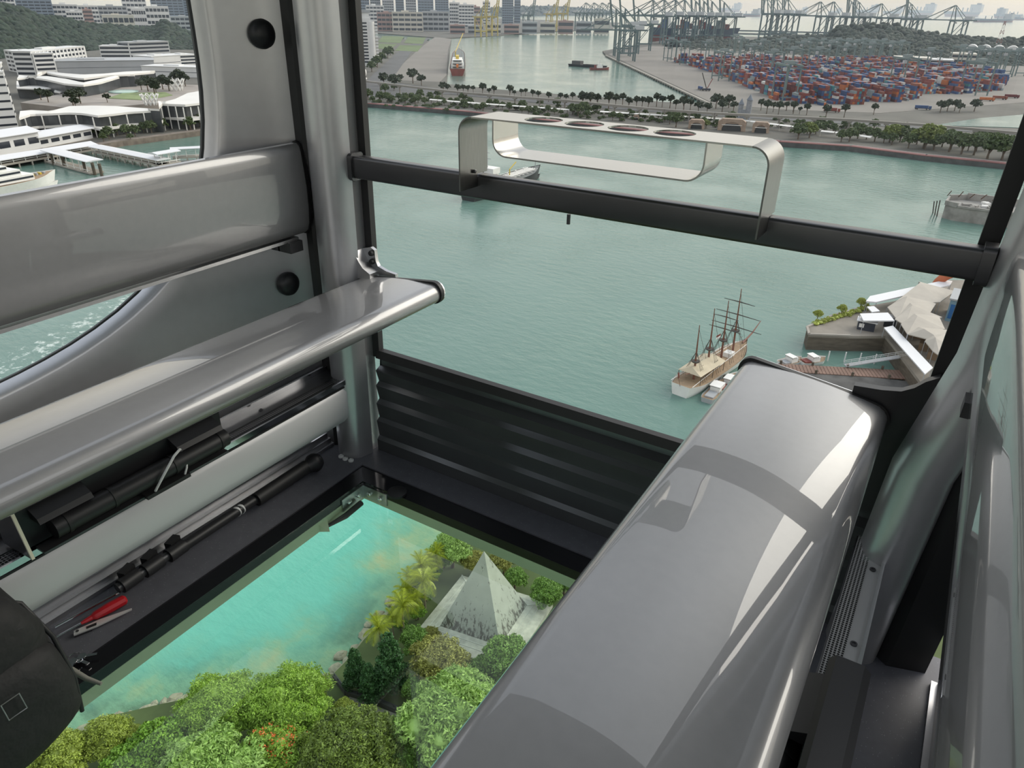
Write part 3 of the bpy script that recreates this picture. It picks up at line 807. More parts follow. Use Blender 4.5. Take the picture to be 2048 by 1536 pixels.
# ================================================================== sea
ISL_PX = [(-260, 1700), (40, 1546), (140, 1452), (260, 1424), (400, 1396), (540, 1374), (650, 1356), (688, 1318), (722, 1276), (768, 1228), (806, 1180), (836, 1132), (858, 1092), (884, 1066), (960, 1040), (1100, 1012), (1300, 988), (1500, 962), (1900, 1000), (2300, 1600)]
ISL = [G(x, y) for x, y in ISL_PX]
ISL = [(p.x, p.y) for p in ISL] + [(70, 5), (60, -120), (-120, -120)]
def poly_dist(P, poly):
    """distance of points to a polygon's outline"""
    A = np.array(poly); B = np.roll(A, -1, 0)
    best = np.full(len(P), 1e9)
    for a, b in zip(A, B):
        d = b - a; L = (d * d).sum() + 1e-9
        u = np.clip(((P - a) @ d) / L, 0, 1)
        q = a + u[:, None] * d
        best = np.minimum(best, np.hypot(*(P - q).T))
    return best
NR, NS = 150, 200
rr_ = np.concatenate([[0.0], np.geomspace(6, 45000, NR)])
th_ = np.linspace(0, 2 * np.pi, NS, endpoint=False)
C0 = np.array([-60.0, 60.0])
vs = [(C0[0], C0[1], 0.0)]
for r_ in rr_[1:]:
    for a in th_: vs.append((C0[0] + r_ * math.cos(a), C0[1] + r_ * math.sin(a), 0.0))
fs = [(0, 1 + k, 1 + (k + 1) % NS) for k in range(NS)]
for i in range(NR - 1):
    a = 1 + i * NS
    fs += [(a + k, a + NS + k, a + NS + (k + 1) % NS, a + (k + 1) % NS) for k in range(NS)]
me = bpy.data.meshes.new('sea'); me.from_pydata(vs, [], fs)
P2 = np.array(vs)[:, :2]; SHORE = ISL[1:14]; dist = poly_dist(P2, SHORE + SHORE[::-1])
shal = np.clip(1 - dist / 62.0, 0, 1)
at_ = me.attributes.new('shallow', 'FLOAT', 'POINT'); at_.data.foreach_set('value', shal.astype(np.float32))
edge = np.clip(1 - dist / 30.0, 0, 1)
at_ = me.attributes.new('seabed', 'FLOAT', 'POINT'); at_.data.foreach_set('value', edge.astype(np.float32))
fa, fb = G(10, 735), G(270, 598)
fo = np.clip(1 - poly_dist(P2, [(fa.x, fa.y), (fb.x, fb.y)]) / 16.0, 0, 1)
at_ = me.attributes.new('wake', 'FLOAT', 'POINT'); at_.data.foreach_set('value', fo.astype(np.float32))
me.shade_smooth()
sea = bpy.data.objects.new('sea', me); COL.objects.link(sea); sea.location = (0, 0, SEA)
struct(sea, 'rippled teal harbour water turning turquoise at the island', 'sea')
m = bpy.data.materials.new('harbour_water'); m.use_nodes = True; me.materials.append(m)
t = m.node_tree; b = t.nodes['Principled BSDF']; N = t.nodes.new; Lk = t.links.new
b.inputs['Roughness'].default_value = 0.12; b.inputs['IOR'].default_value = 1.33
tc = N('ShaderNodeTexCoord')
a1 = N('ShaderNodeAttribute'); a1.attribute_name = 'shallow'
a2 = N('ShaderNodeAttribute'); a2.attribute_name = 'seabed'
# sediment streaks
n0 = N('ShaderNodeTexNoise'); n0.inputs['Scale'].default_value = 0.012; n0.inputs['Detail'].default_value = 5; Lk(tc.outputs['Object'], n0.inputs['Vector'])
r0 = N('ShaderNodeValToRGB'); r0.color_ramp.elements[0].position = .35; r0.color_ramp.elements[1].position = .68
r0.color_ramp.elements[0].color = (0.105, 0.190, 0.160, 1); r0.color_ramp.elements[1].color = (0.135, 0.225, 0.190, 1); Lk(n0.outputs['Fac'], r0.inputs[0])
x1 = N('ShaderNodeMix'); x1.data_type = 'RGBA'; x1.inputs[7].default_value = (0.13, 0.40, 0.33, 1)
s1 = N('ShaderNodeMapRange'); s1.interpolation_type = 'SMOOTHSTEP'; s1.inputs[1].default_value = 0.0; s1.inputs[2].default_value = 0.45
Lk(a1.outputs['Fac'], s1.inputs[0]); Lk(s1.outputs[0], x1.inputs[0]); Lk(r0.outputs[0], x1.inputs[6])
# sand and dark weed on the sea bed close inshore
n1 = N('ShaderNodeTexNoise'); n1.inputs['Scale'].default_value = 0.09; n1.inputs['Detail'].default_value = 7; n1.inputs['Roughness'].default_value = .62; Lk(tc.outputs['Object'], n1.inputs['Vector'])
r1 = N('ShaderNodeValToRGB'); e = r1.color_ramp.elements
e[0].position = .38; e[0].color = (0.085, 0.125, 0.075, 1); e[1].position = .50; e[1].color = (0.16, 0.30, 0.20, 1)
q = e.new(.60); q.color = (0.22, 0.33, 0.20, 1); q = e.new(.72); q.color = (0.30, 0.33, 0.18, 1); Lk(n1.outputs['Fac'], r1.inputs[0])
ad = N('ShaderNodeMath'); ad.operation = 'ADD'; Lk(a2.outputs['Fac'], ad.inputs[0])
sb = N('ShaderNodeMath'); sb.operation = 'MULTIPLY_ADD'; sb.inputs[1].default_value = .9; sb.inputs[2].default_value = -.45; Lk(n1.outputs['Fac'], sb.inputs[0]); Lk(sb.outputs[0], ad.inputs[1])
s2 = N('ShaderNodeMapRange'); s2.interpolation_type = 'SMOOTHSTEP'; s2.inputs[1].default_value = .48; s2.inputs[2].default_value = .98; Lk(ad.outputs[0], s2.inputs[0])
gt = N('ShaderNodeMath'); gt.operation = 'MULTIPLY'; gt.inputs[1].default_value = 1.0
zz = N('ShaderNodeMath'); zz.operation = 'GREATER_THAN'; zz.inputs[1].default_value = 0.001; Lk(a2.outputs['Fac'], zz.inputs[0]); Lk(zz.outputs[0], gt.inputs[1]); Lk(s2.outputs[0], gt.inputs[0])
x2 = N('ShaderNodeMix'); x2.data_type = 'RGBA'; Lk(gt.outputs[0], x2.inputs[0]); Lk(x1.outputs[2], x2.inputs[6]); Lk(r1.outputs[0], x2.inputs[7])
a3 = N('ShaderNodeAttribute'); a3.attribute_name = 'wake'
n3 = N('ShaderNodeTexNoise'); n3.inputs['Scale'].default_value = .38; n3.inputs['Detail'].default_value = 6; n3.inputs['Roughness'].default_value = .65; Lk(tc.outputs['Object'], n3.inputs['Vector'])
f1 = N('ShaderNodeMath'); f1.operation = 'MULTIPLY_ADD'; f1.inputs[1].default_value = .34; Lk(a3.outputs['Fac'], f1.inputs[0]); Lk(n3.outputs['Fac'], f1.inputs[2])
f2 = N('ShaderNodeMapRange'); f2.interpolation_type = 'SMOOTHSTEP'; f2.inputs[1].default_value = .76; f2.inputs[2].default_value = .90; f2.inputs[4].default_value = .8; Lk(f1.outputs[0], f2.inputs[0])
x3 = N('ShaderNodeMix'); x3.data_type = 'RGBA'; x3.inputs[7].default_value = (.55, .62, .58, 1); Lk(f2.outputs[0], x3.inputs[0]); Lk(x2.outputs[2], x3.inputs[6])
Lk(x3.outputs[2], b.inputs['Base Color'])
# ripples
mp = N('ShaderNodeMapping'); mp.inputs['Rotation'].default_value = (0, 0, R(35)); mp.inputs['Scale'].default_value = (1, 2.2, 1); Lk(tc.outputs['Object'], mp.inputs[0])
w1 = N('ShaderNodeTexNoise'); w1.inputs['Scale'].default_value = 0.16; w1.inputs['Detail'].default_value = 5; w1.inputs['Roughness'].default_value = .6; Lk(mp.outputs[0], w1.inputs['Vector'])
w2 = N('ShaderNodeTexNoise'); w2.inputs['Scale'].default_value = 0.02; w2.inputs['Detail'].default_value = 4; Lk(tc.outputs['Object'], w2.inputs['Vector'])
bp = N('ShaderNodeBump'); bp.inputs['Distance'].default_value = 1.6
k1 = N('ShaderNodeMapRange'); k1.inputs[1].default_value = .35; k1.inputs[2].default_value = .65; k1.inputs[3].default_value = .12; k1.inputs[4].default_value = .34; Lk(w2.outputs['Fac'], k1.inputs[0])
Lk(k1.outputs[0], bp.inputs['Strength']); Lk(w1.outputs['Fac'], bp.inputs['Height']); Lk(bp.outputs[0], b.inputs['Normal'])

# ================================================================== island below the glass floor
LAND = SEA + 2.5
soil = mat('leaf_litter', (0.075, 0.10, 0.035), 0.9, var=0.4, scale=0.15, detail=8)
sand = mat('pale_shingle', (0.27, 0.26, 0.18), 0.9, var=0.45, scale=0.7, detail=8)
def ring(poly, k):
    c = (sum(p[0] for p in poly) / len(poly), sum(p[1] for p in poly) / len(poly))
    return [(p[0] + (c[0] - p[0]) * k, p[1] + (c[1] - p[1]) * k) for p in poly]
inner = ring(ISL, 0.13); n = len(ISL)
m = MB()
vs = [(x, y, SEA - 0.5) for x, y in ISL] + [(x, y, LAND - .6) for x, y in inner]
m.add(vs, [(i, (i + 1) % n, n + (i + 1) % n, n + i) for i in range(n)])
m.cur = 1; m.add([(x, y, LAND - .6) for x, y in inner], [tuple(range(n))])
isl = struct(m.build('ground_island', [sand, soil], at=(0, 0, SEA), fix=True), 'wooded island ground with a pale shingle shore', 'island')

# ---- leaf crowns
def crown(seed, lobes, n, size, narrow=.5, droop=0.0, updir=.35, fill=0.60):
    g = np.random.default_rng(seed); full = lobes; sub_ = []
    for c, r in lobes:
        k = max(6, min(26, n // (len(lobes) * 22)))
        dd = g.normal(size=(k, 3)); dd[:, 2] += updir; dd /= np.linalg.norm(dd, axis=1)[:, None]
        for q in dd:
            s_ = g.uniform(.20, .40)
            sub_.append((tuple(np.array(c) + q * np.array(r) * .82), tuple(np.array(r) * s_)))
    lobes = sub_
    L = np.array([list(c) + list(r) for c, r in lobes], float)
    w = (L[:, 3] * L[:, 5]); w = w / w.sum()
    idx = g.choice(len(L), n, p=w)
    d = g.normal(size=(n, 3)); d[:, 2] += updir; d /= np.linalg.norm(d, axis=1)[:, None]
    P = L[idx, :3] + d * L[idx, 3:] * (g.uniform(.70, 1.0, n) + .26 * g.random(n) ** 3)[:, None]
    nn = d + g.normal(size=(n, 3)) * .75; nn /= np.linalg.norm(nn, axis=1)[:, None]
    u = np.cross(nn, g.normal(size=(n, 3))); u /= np.linalg.norm(u, axis=1)[:, None]
    v = np.cross(nn, u); s = size * g.uniform(.6, 1.3, n)[:, None]
    u = u * s; u[:, 2] -= droop * s[:, 0]; v = v * s * narrow
    V = np.stack([P - u, P + v - nn * s * .12, P + u, P - v - nn * s * .12], 1).reshape(-1, 3)
    m = MB()
    m.v = [tuple(p) for p in V.tolist()]
    m.f = [(4 * i, 4 * i + 1, 4 * i + 2, 4 * i + 3) for i in range(n)]; m.mi = [0] * n
    if fill:
        for c, r in full: m.ball(c, 1.0, 10, 7, [q * fill for q in r])
    return m
def lobes_round(seed, R_, H_, k, z0):
    """k lumps over a dome of radius R_ and height H_, base z0"""
    rn = random.Random(seed); o = [((0, 0, z0 + H_ * .42), (R_ * .66, R_ * .66, H_ * .45))]
    for i in range(k):
        a = 2.399963 * i + rn.uniform(-.3, .3); q = math.sqrt((i + .6) / k)
        r = R_ * q * .72; z = z0 + H_ * (.30 + .48 * (1 - q * q)) + rn.uniform(-.06, .06) * H_
        s = R_ * rn.uniform(.17, .36)
        o.append(((r * math.cos(a), r * math.sin(a), z), (s, s, s * rn.uniform(.62, .9))))
    return o
bark = mat('grey_bark', (0.13, 0.10, 0.075), 0.9, var=0.3, scale=3)
LEAF = {}
def leaf(name, col, isl_=.35, tr=.18, rough=.5):
    return mat('leaf_' + name, col, rough, var=.18, scale=.5, island=isl_, trans=tr)
leaf_bright = leaf('fresh_green', (0.30, 0.44, 0.065))
leaf_olive = leaf('olive_yellow', (0.33, 0.38, 0.065))
leaf_yellow = leaf('yellow', (0.42, 0.38, 0.03))
leaf_mix = leaf('lime_and_green', (0.20, 0.34, 0.04), .55)
leaf_dark = leaf('dark_olive', (0.16, 0.21, 0.035), .5)
leaf_deep = leaf('deep_green', (0.05, 0.125, 0.035), .45)
leaf_pale = leaf('pale_green', (0.32, 0.46, 0.12), .3)
leaf_tan = leaf('tan_green', (0.30, 0.29, 0.07), .4)
leaf_mid = leaf('mid_green', (0.18, 0.30, 0.06), .45)
flower = mat('orange_blossom', (0.62, 0.13, 0.03), .6, island=.3)
def tree_proto(name, seed, R_, Hc, stem, k, n, size, ma, narrow=.5, droop=0., blossoms=0, conic=False, updir=.35):
    k = int(k * 1.7)
    t = bpy.data.objects.new(name, None); COL.objects.link(t); t.empty_display_size = .5
    if conic:
        lb = [((0, 0, stem + Hc * (i + .5) / 6), (R_ * (1.05 - i / 7.0), R_ * (1.05 - i / 7.0), Hc * .15)) for i in range(6)]
    else: lb = lobes_round(seed, R_, Hc, k, stem)
    m = MB().tube([(0, 0, -1.0), (0.1, 0, stem * .5), (0.0, .15, stem + Hc * .35)], [R_ * .07 + .1, R_ * .055 + .08, R_ * .03], 8)
    rn = random.Random(seed)
    for c, r in lb[1:6]:
        m.tube([(0.05, 0.05, stem * .75), (c[0] * .5, c[1] * .5, (stem * .75 + c[2]) * .5 + .3), (c[0] * .85, c[1] * .85, c[2])], [R_ * .035 + .03, R_ * .025, R_ * .012], 6)
    m.build('trunk', bark, t, 60, local=True)
    crown(seed, lb, n, size, narrow, droop, updir).build('crown', ma, t, local=True)
    if blossoms:
        crown(seed + 7, [(c, tuple(q * 1.05 for q in r)) for c, r in lb], blossoms, size * .55, .8, 0, 1.2, 0).build('blossoms', flower, t, local=True)
    return t
TP = {
 'feather': tree_proto('feathery_tree', 11, 8.0, 6.0, 5.0, 20, 26000, .27, leaf_bright, .32, .35),
 'olive': tree_proto('olive_tree', 12, 4.5, 6.0, 3.0, 13, 15000, .16, leaf_olive, .5),
 'yellow': tree_proto('yellow_tree', 13, 3.0, 4.5, 2.0, 10, 6000, .24, leaf_yellow, .5),
 'mix': tree_proto('broadleaf_tree', 14, 4.5, 5.0, 3.0, 13, 13000, .24, leaf_mix, .55),
 'dark': tree_proto('dark_olive_tree', 15, 6.5, 6.0, 4.0, 26, 24000, .21, leaf_dark, .4, updir=.9),
 'cone': tree_proto('conical_tree', 16, 2.6, 8.5, 1.5, 0, 9000, .22, leaf_deep, .5, conic=True),
 'pale': tree_proto('pale_tree', 17, 6.0, 5.0, 4.5, 16, 20000, .25, leaf_pale, .4, .2),
 'tan': tree_proto('tan_tree', 18, 5.0, 5.0, 3.5, 14, 15000, .22, leaf_tan, .45),
 'mid': tree_proto('green_tree', 19, 4.5, 5.0, 3.0, 13, 15000, .21, leaf_mid, .5),
 'flower': tree_proto('flowering_tree', 20, 4.5, 4.5, 3.0, 12, 12000, .24, leaf_bright, .4, .2, blossoms=900),
}
RAD = {'feather': (8., 6., 5.), 'olive': (4.5, 6., 3.), 'yellow': (3., 4.5, 2.), 'mix': (4.5, 5., 3.), 'dark': (6.5, 6., 4.), 'cone': (2.6, 8.5, 1.5), 'pale': (6., 5., 4.5), 'tan': (5., 5., 3.5), 'mid': (4.5, 5., 3.), 'flower': (4.5, 4.5, 3.)}
_used = set()
def put_tree(kind, px, py, rpx, label, group=None, lift=0.0, stretch=1.0, rz=None, land=None):
    R0, H0, S0 = RAD[kind]
    land = LAND - .6 if land is None else land
    s = 1.0
    for _ in range(4):
        zc = land + lift + (S0 + H0 * .5) * s * stretch
        P = G(px, py, zc); dist = (P - Vector((0, 0, CAMZ))).length
        s = rpx * dist / FPX / R0
    loc = (P.x, P.y, land + lift)
    rz = random.Random(px * 31 + py).uniform(0, 6.28) if rz is None else rz
    if kind in _used:
        o = dup(TP[kind], loc, rz, (s, s, s * stretch), label, group)
        if group is None and 'group' in o: del o['group']
    else:
        _used.add(kind); o = TP[kind]; o.location = loc; o.rotation_euler = (0, 0, rz); o.scale = (s, s, s * stretch)
        tag(o, label, None, group)
    o['category'] = 'tree'
    return o
put_tree('feather', 436, 1412, 84, 'bright green feathery tree beside the golden yellow tree')
put_tree('feather', 572, 1404, 92, 'bright green feathery tree between the orange blossoms and the water')
put_tree('pale', 918, 1440, 120, 'large pale green tree beside the near bench edge under the glass')
put_tree('dark', 700, 1505, 105, 'dark olive bristly tree beside the orange blossoms')
put_tree('yellow', 388, 1441, 36, 'small golden yellow tree in front of the broad feathery tree')
put_tree('olive', 209, 1475, 52, 'olive yellow bushy tree nearest the black bag on the shore')
put_tree('olive', 112, 1512, 60, 'olive yellow bushy tree half hidden by the black bag')
put_tree('olive', 262, 1470, 26, 'little olive shrub between the bushy trees at the shore')
put_tree('mix', 326, 1484, 62, 'lime and green broadleaf tree next to the golden yellow tree')
put_tree('pale', 405, 1545, 105, 'pale feathery green crown cut off by the lower picture edge')
put_tree('flower', 548, 1490, 62, 'green tree sprinkled with orange blossoms', lift=1.5)
put_tree('olive', 689, 1418, 30, 'yellow green upright shrub by the dark shore wall')
put_tree('olive', 728, 1434, 22, 'smaller yellow green shrub touching the upright shrub by the wall')
put_tree('olive', 630, 1372, 32, 'olive yellow shrub at the tip of the broad feathery tree')
put_tree('mid', 778, 1462, 38, 'small dark green tree between the shore wall and the large pale tree')
put_tree('olive', 452, 1475, 26, 'small dull olive shrub below the golden yellow tree')
put_tree('mid', 610, 1470, 34, 'mid green bush behind the orange blossoms')
put_tree('mix', 250, 1525, 48, 'lime green bush at the lower picture edge beside the bag')
put_tree('mid', 800, 1530, 60, 'mid green tree cut off below the dark olive tree')
put_tree('cone', 711, 1335, 25, 'dark conical evergreen standing furthest out on the shore')
put_tree('cone', 738, 1362, 23, 'short dark evergreen next to the furthest conical one')
put_tree('cone', 778, 1320, 36, 'tallest dark feathery evergreen in front of the palms')
put_tree('mid', 828, 1275, 34, 'grey green tree between the tall evergreen and the pyramid')
put_tree('tan', 878, 1318, 66, 'tan yellow tree at the foot of the pyramid')
put_tree('mid', 952, 1345, 42, 'mid green tree at the shaded corner of the pyramid')
put_tree('mid', 1012, 1312, 62, 'bushy green tree between the pyramid and the near bench')
put_tree('pale', 905, 1378, 70, 'fresh pale tree below the tan yellow tree')
put_tree('mid', 850, 1375, 45, 'green tree between the tall evergreen and the fresh pale tree')
put_tree('pale', 904, 1090, 48, 'pale green tree behind the palms at the point')
put_tree('tan', 946, 1118, 30, 'yellowish tree just behind the pyramid tip')
put_tree('tan', 1008, 1118, 34, 'golden drooping tree behind the sunlit pyramid face')
put_tree('mid', 1030, 1152, 28, 'round green bush beside the sunlit pyramid face')
put_tree('mid', 1092, 1180, 40, 'low green bush on the pale ground beyond the pyramid')
put_tree('mid', 1130, 1160, 30, 'low green bush at the edge of the glass beyond the pyramid')
for x, y, r, k, lb in ((868, 1142, 17, 'mix', 'lime bush between the palms and the upper end of the pyramid apron'), (852, 1186, 17, 'mid', 'green bush between the palms and the pyramid apron'), (836, 1222, 18, 'mix', 'lime bush at the lower end of the palm row'), (800, 1246, 16, 'mid', 'green bush under the short palm by the evergreens'), (888, 1118, 18, 'mix', 'lime bush below the pale tree at the point'), (826, 1160, 14, 'mid', 'green bush at the water side of the palm row'), (862, 1268, 22, 'tan', 'tan bush at the corner of the pyramid apron')): put_tree(k, x, y, r, lb)
_r = random.Random(40)
for i, (x, y) in enumerate([(-34, 72), (-26, 60), (-20, 78), (-12, 66), (-28, 90), (-8, 84), (-16, 50), (-4, 56), (6, 70), (14, 60), (4, 88), (18, 80), (-38, 48), (-30, 36), (-20, 30), (-8, 36), (4, 40), (16, 44), (-42, 30), (-34, 16), (-18, 12), (-4, 18), (10, 22), (26, 66), (28, 48), (-50, 16), (-44, 2)]):
    k = ('mid', 'pale', 'dark', 'mix', 'tan', 'feather')[i % 6]; s = _r.uniform(.6, .95) * 5.5 / RAD[k][0]
    o = dup(TP[k], (x, y, LAND - .6), _r.uniform(0, 6), s, 'tree of the island grove beyond the pyramid and the near bench', 'island grove beyond the near bench'); o['category'] = 'tree'
for k in TP:
    assert k in _used, k

# ---- palms
def frond_mesh(L=3.4, seed=1):
    m = MB(); K = 13; rn = random.Random(seed); prev = None
    pts = [Vector((L * u * (1 - .18 * u), 0, 0.55 * L * u - 0.72 * L * u * u)) for u in (i / K for i in range(K + 1))]
    m.tube(pts, [0.05 * (1 - .8 * i / K) + .008 for i in range(K + 1)], 4)
    for i in range(1, K + 1):
        p = pts[i]; u = i / K; ln = L * .30 * math.sin(math.pi * (0.12 + .80 * u)) + .12
        for s in (-1, 1):
            for h in (0, .5):
                q = pts[i - 1].lerp(p, .5 + h); tip = q + Vector((ln * .55, s * ln * .75, -ln * (.30 + rn.uniform(0, .25))))
                w = Vector((.10, 0, 0.02)); m.add([q, q + w, tip], [(0, 1, 2)] if s > 0 else [(0, 2, 1)])
    return m
palm_leaf = leaf('palm', (0.36, 0.40, 0.03), .25, .3)
palm_trunk = mat('palm_trunk', (0.22, 0.18, 0.13), .9, var=.25, scale=4, stretch=(1, 1, 6))
palm = bpy.data.objects.new('palm_tree', None); COL.objects.link(palm)
MB().tube([(0, 0, -.8), (.15, 0, 2), (.18, .05, 4), (0, 0, 6.4)], [.26, .17, .15, .13], 8).build('trunk', palm_trunk, palm, 60, local=True)
f0 = None
for i in range(17):
    f = frond_mesh().build('frond', palm_leaf, palm, local=True) if f0 is None else f0.copy()
    if f0 is None: f0 = f
    else: COL.objects.link(f); f.parent = palm; CHILD[palm.name].append(f)
    f.location = (0, 0, 6.3)
    el = [38, 14, -14, -38, 58][i % 5]
    f.rotation_euler = (0, R(-el), 2.399963 * i)
PALMS = [(842, 1132, 30, 'yellow green palm nearest the pale tree at the point'), (846, 1164, 36, 'widest palm in the shore row beside the pyramid apron'), (812, 1182, 26, 'small palm leaning over the water in the shore row'), (806, 1215, 36, 'yellow palm at the middle of the shore row'), (872, 1112, 26, 'slender green palm with a visible trunk by the pyramid apron'), (757, 1258, 32, 'palm at the shore wall next to the conical evergreen'), (828, 1200, 24, 'short palm behind the yellow palm of the shore row'), (785, 1238, 24, 'short palm between the shore row and the evergreens'), (820, 1158, 26, 'leaning palm at the water edge beside the widest palm'), (858, 1122, 24, 'young palm under the pale tree at the point')]
for i, (px, py, rp, lb) in enumerate(PALMS):
    s = 1.0
    for _ in range(4):
        P = G(px, py, LAND - .6 + 6.2 * s); s = rp * (P - Vector((0, 0, CAMZ))).length / FPX / 2.9
    loc = (P.x, P.y, LAND - .6); rz = i * 1.3
    if i == 0: o = palm; o.location = loc; o.scale = (s, s, s); o.rotation_euler = (0, 0, rz)
    else: o = dup(palm, loc, rz, s)
    tag(o, lb, 'palm', 'palms along the island shore')

# ---- stained concrete pyramid on its apron
conc = mat('weathered_concrete', (0.37, 0.38, 0.33), .85, var=.10, scale=.5, detail=6)
t = conc.node_tree; b = t.nodes['Principled BSDF']; src = b.inputs['Base Color'].links[0].from_socket
tc = t.nodes.new('ShaderNodeTexCoord'); mp = t.nodes.new('ShaderNodeMapping'); mp.inputs['Scale'].default_value = (1.7, 1.7, .45); t.links.new(tc.outputs['Object'], mp.inputs[0])
nz = t.nodes.new('ShaderNodeTexNoise'); nz.inputs['Scale'].default_value = 1.2; nz.inputs['Detail'].default_value = 8; nz.inputs['Roughness'].default_value = .7; t.links.new(mp.outputs[0], nz.inputs['Vector'])
sp = t.nodes.new('ShaderNodeSeparateXYZ'); t.links.new(tc.outputs['Object'], sp.inputs[0])
hz = t.nodes.new('ShaderNodeMapRange'); hz.inputs[1].default_value = -.5; hz.inputs[2].default_value = 6.5; hz.inputs[3].default_value = .12; hz.inputs[4].default_value = -.10; t.links.new(sp.outputs['Z'], hz.inputs[0])
aa = t.nodes.new('ShaderNodeMath'); aa.operation = 'ADD'; t.links.new(nz.outputs['Fac'], aa.inputs[0]); t.links.new(hz.outputs[0], aa.inputs[1])
st = t.nodes.new('ShaderNodeMapRange'); st.inputs[1].default_value = .50; st.inputs[2].default_value = .57; t.links.new(aa.outputs[0], st.inputs[0])
xx = t.nodes.new('ShaderNodeMix'); xx.data_type = 'RGBA'; t.links.new(st.outputs[0], xx.inputs[0]); t.links.new(src, xx.inputs[6]); xx.inputs[7].default_value = (.11, .105, .085, 1); t.links.new(xx.outputs[2], b.inputs['Base Color'])
ZB = LAND + 1.5
cf, cl, cr = G(1000, 1292, ZB), G(880, 1252, ZB), G(1054, 1210, ZB)
c4 = cl + cr - cf; cen = (cl + cr) / 2
apex = Vector((cen.x, cen.y, ZT(cen, 971, 1102)))
pr = thing('pyramid', 'stained concrete pyramid among the trees on the island', 'pyramid', (cen.x, cen.y, ZB - 1.6))
m = MB().add([cf, cr, c4, cl, apex], [(0, 1, 4), (1, 2, 4), (2, 3, 4), (3, 0, 4), (3, 2, 1, 0)]); m.build('pyramid_body', conc, pr)
def off(p, k, dz): v = p - cen; return Vector((cen.x + v.x * k, cen.y + v.y * k, p.z + dz))
m = MB(); top = [off(p, 1.0, 0) for p in (cf, cr, c4, cl)]; bot = [off(p, 1.62, -.9) for p in (cf, cr, c4, cl)]; low = [off(p, 1.64, -1.8) for p in (cf, cr, c4, cl)]
m.add(top + bot + low, [(i, (i + 1) % 4, 4 + (i + 1) % 4, 4 + i) for i in range(4)] + [(4 + i, 4 + (i + 1) % 4, 8 + (i + 1) % 4, 8 + i) for i in range(4)])
m.build('apron', mat('pale_apron_concrete', (.46, .45, .38), .85, var=.28, scale=.9, detail=8), pr, fix=True)
for i in range(4):
    a, b_ = (cf, cr, c4, cl)[i], (cr, c4, cl, cf)[i]
    for k, dz in ((1.16, -.22), (1.34, -.48)):
        MB().bar(off(a, k, dz), off(b_, k, dz), .10, .08).build('apron_joint', mat('pale_joint', (.52, .52, .46), .8), pr)
    MB().bar(off(a, 1.0, .02), off(a, 1.62, -.88), .22, .12).build('hip_ridge', mat('pale_joint', (.52, .52, .46), .8), pr)
# shore wall with railing and the path behind it
wl = [G(x, y, LAND) for x, y in ((640, 1352), (668, 1352), (692, 1384), (760, 1404), (840, 1440), (900, 1480))]
sw = thing('embankment', 'dark shore embankment with a rail beside the island path', 'embankment', wl[2] - Vector((0, 0, 2.4)))
for a, b_ in zip(wl[1:-1], wl[2:]):
    MB().bar(a - Vector((0, 0, 1.0)), b_ - Vector((0, 0, 1.0)), .5, 2.6).build('wall_section', mat('dark_stone', (.055, .055, .05), .9, var=.3, scale=1), sw)
    MB().bar(a + Vector((0, 0, .75)), b_ + Vector((0, 0, .75)), .09, .09).build('top_rail', darkalu, sw)
    for u in (0.05, .35, .65, .95):
        p = a.lerp(b_, u); MB().bar(p, p + Vector((0, 0, .75)), .07).build('rail_post', darkalu, sw)
pth = [G(x, y, LAND - .45) for x, y in ((700, 1392), (850, 1450), (920, 1500), (900, 1540), (820, 1475), (690, 1410))]
struct(MB().prism([(p.x, p.y) for p in pth], LAND - .9, LAND - .45).build('path_shore', mat('path_concrete', (.25, .23, .19), .9, var=.2, scale=.6)), 'concrete path behind the dark shore wall', 'path')
# shore rocks
rn = random.Random(5); rock = mat('shore_rock', (.30, .28, .21), .9, var=.3, scale=1.2)
RK = None
SH = [(560, 1374), (600, 1366), (650, 1358), (672, 1362), (684, 1340), (690, 1318), (712, 1292), (728, 1272), (748, 1248), (768, 1230), (786, 1206), (800, 1186), (640, 1366), (666, 1376), (300, 1420), (340, 1412), (270, 1428), (240, 1436), (380, 1402), (430, 1394), (210, 1440), (320, 1405), (360, 1396), (470, 1386)]
for i, (px, py) in enumerate(SH * 2):
    px += rn.uniform(-12, 12); py += rn.uniform(-7, 7); p = G(px, py, SEA + .2); s = rn.uniform(.45, 1.15)
    if RK is None:
        m = MB().ball((0, 0, 0), 1.0, 8, 6); m.v = [(x * (1 + .25 * math.sin(3 * y + 1)), y * (1 + .2 * math.cos(4 * z)), z * .7 * (1 + .2 * math.sin(5 * x))) for x, y, z in m.v]
        RK = m.build('shore_rock', rock, local=True); o = RK
    else: o = RK.copy(); COL.objects.link(o)
    o.location = p; o.scale = (s, s * rn.uniform(.7, 1.2), s * .8); o.rotation_euler = (0, 0, rn.uniform(0, 6))
    tag(o, 'pale boulder at the water line of the island shore', 'rock', 'boulders along the island shore')
# ================================================================== mainland, causeway, basin
MLZ = SEA + 3.0
pave = mat('causeway_ground', (0.105, 0.10, 0.085), .9, var=.3, scale=.02, detail=8)
yardm = mat('port_concrete', (0.19, 0.175, 0.155), .9, var=.16, scale=.012, detail=8)
def gp(l, z): return [(G(x, y, z).x, G(x, y, z).y) for x, y in l]
front = [(-420, 380), (-60, 336), (190, 289), (300, 274), (402, 260), (560, 234), (735, 208), (930, 224), (1140, 247), (1300, 264), (1560, 285), (1700, 294), (1850, 313), (2048, 333), (2500, 385)]
term_far = [(2700, 130), (2300, 104), (2048, 92), (1900, 85), (1750, 79), (1600, 75), (1480, 73), (1400, 74), (1330, 80), (1260, 92), (1205, 102)]
basin = [(1212, 110), (1425, 208), (1330, 204), (1200, 194), (1100, 187), (1000, 179), (893, 168), (896, 130), (902, 84)]
left_far = [(700, 72), (300, 74), (0, 80), (-420, 92)]
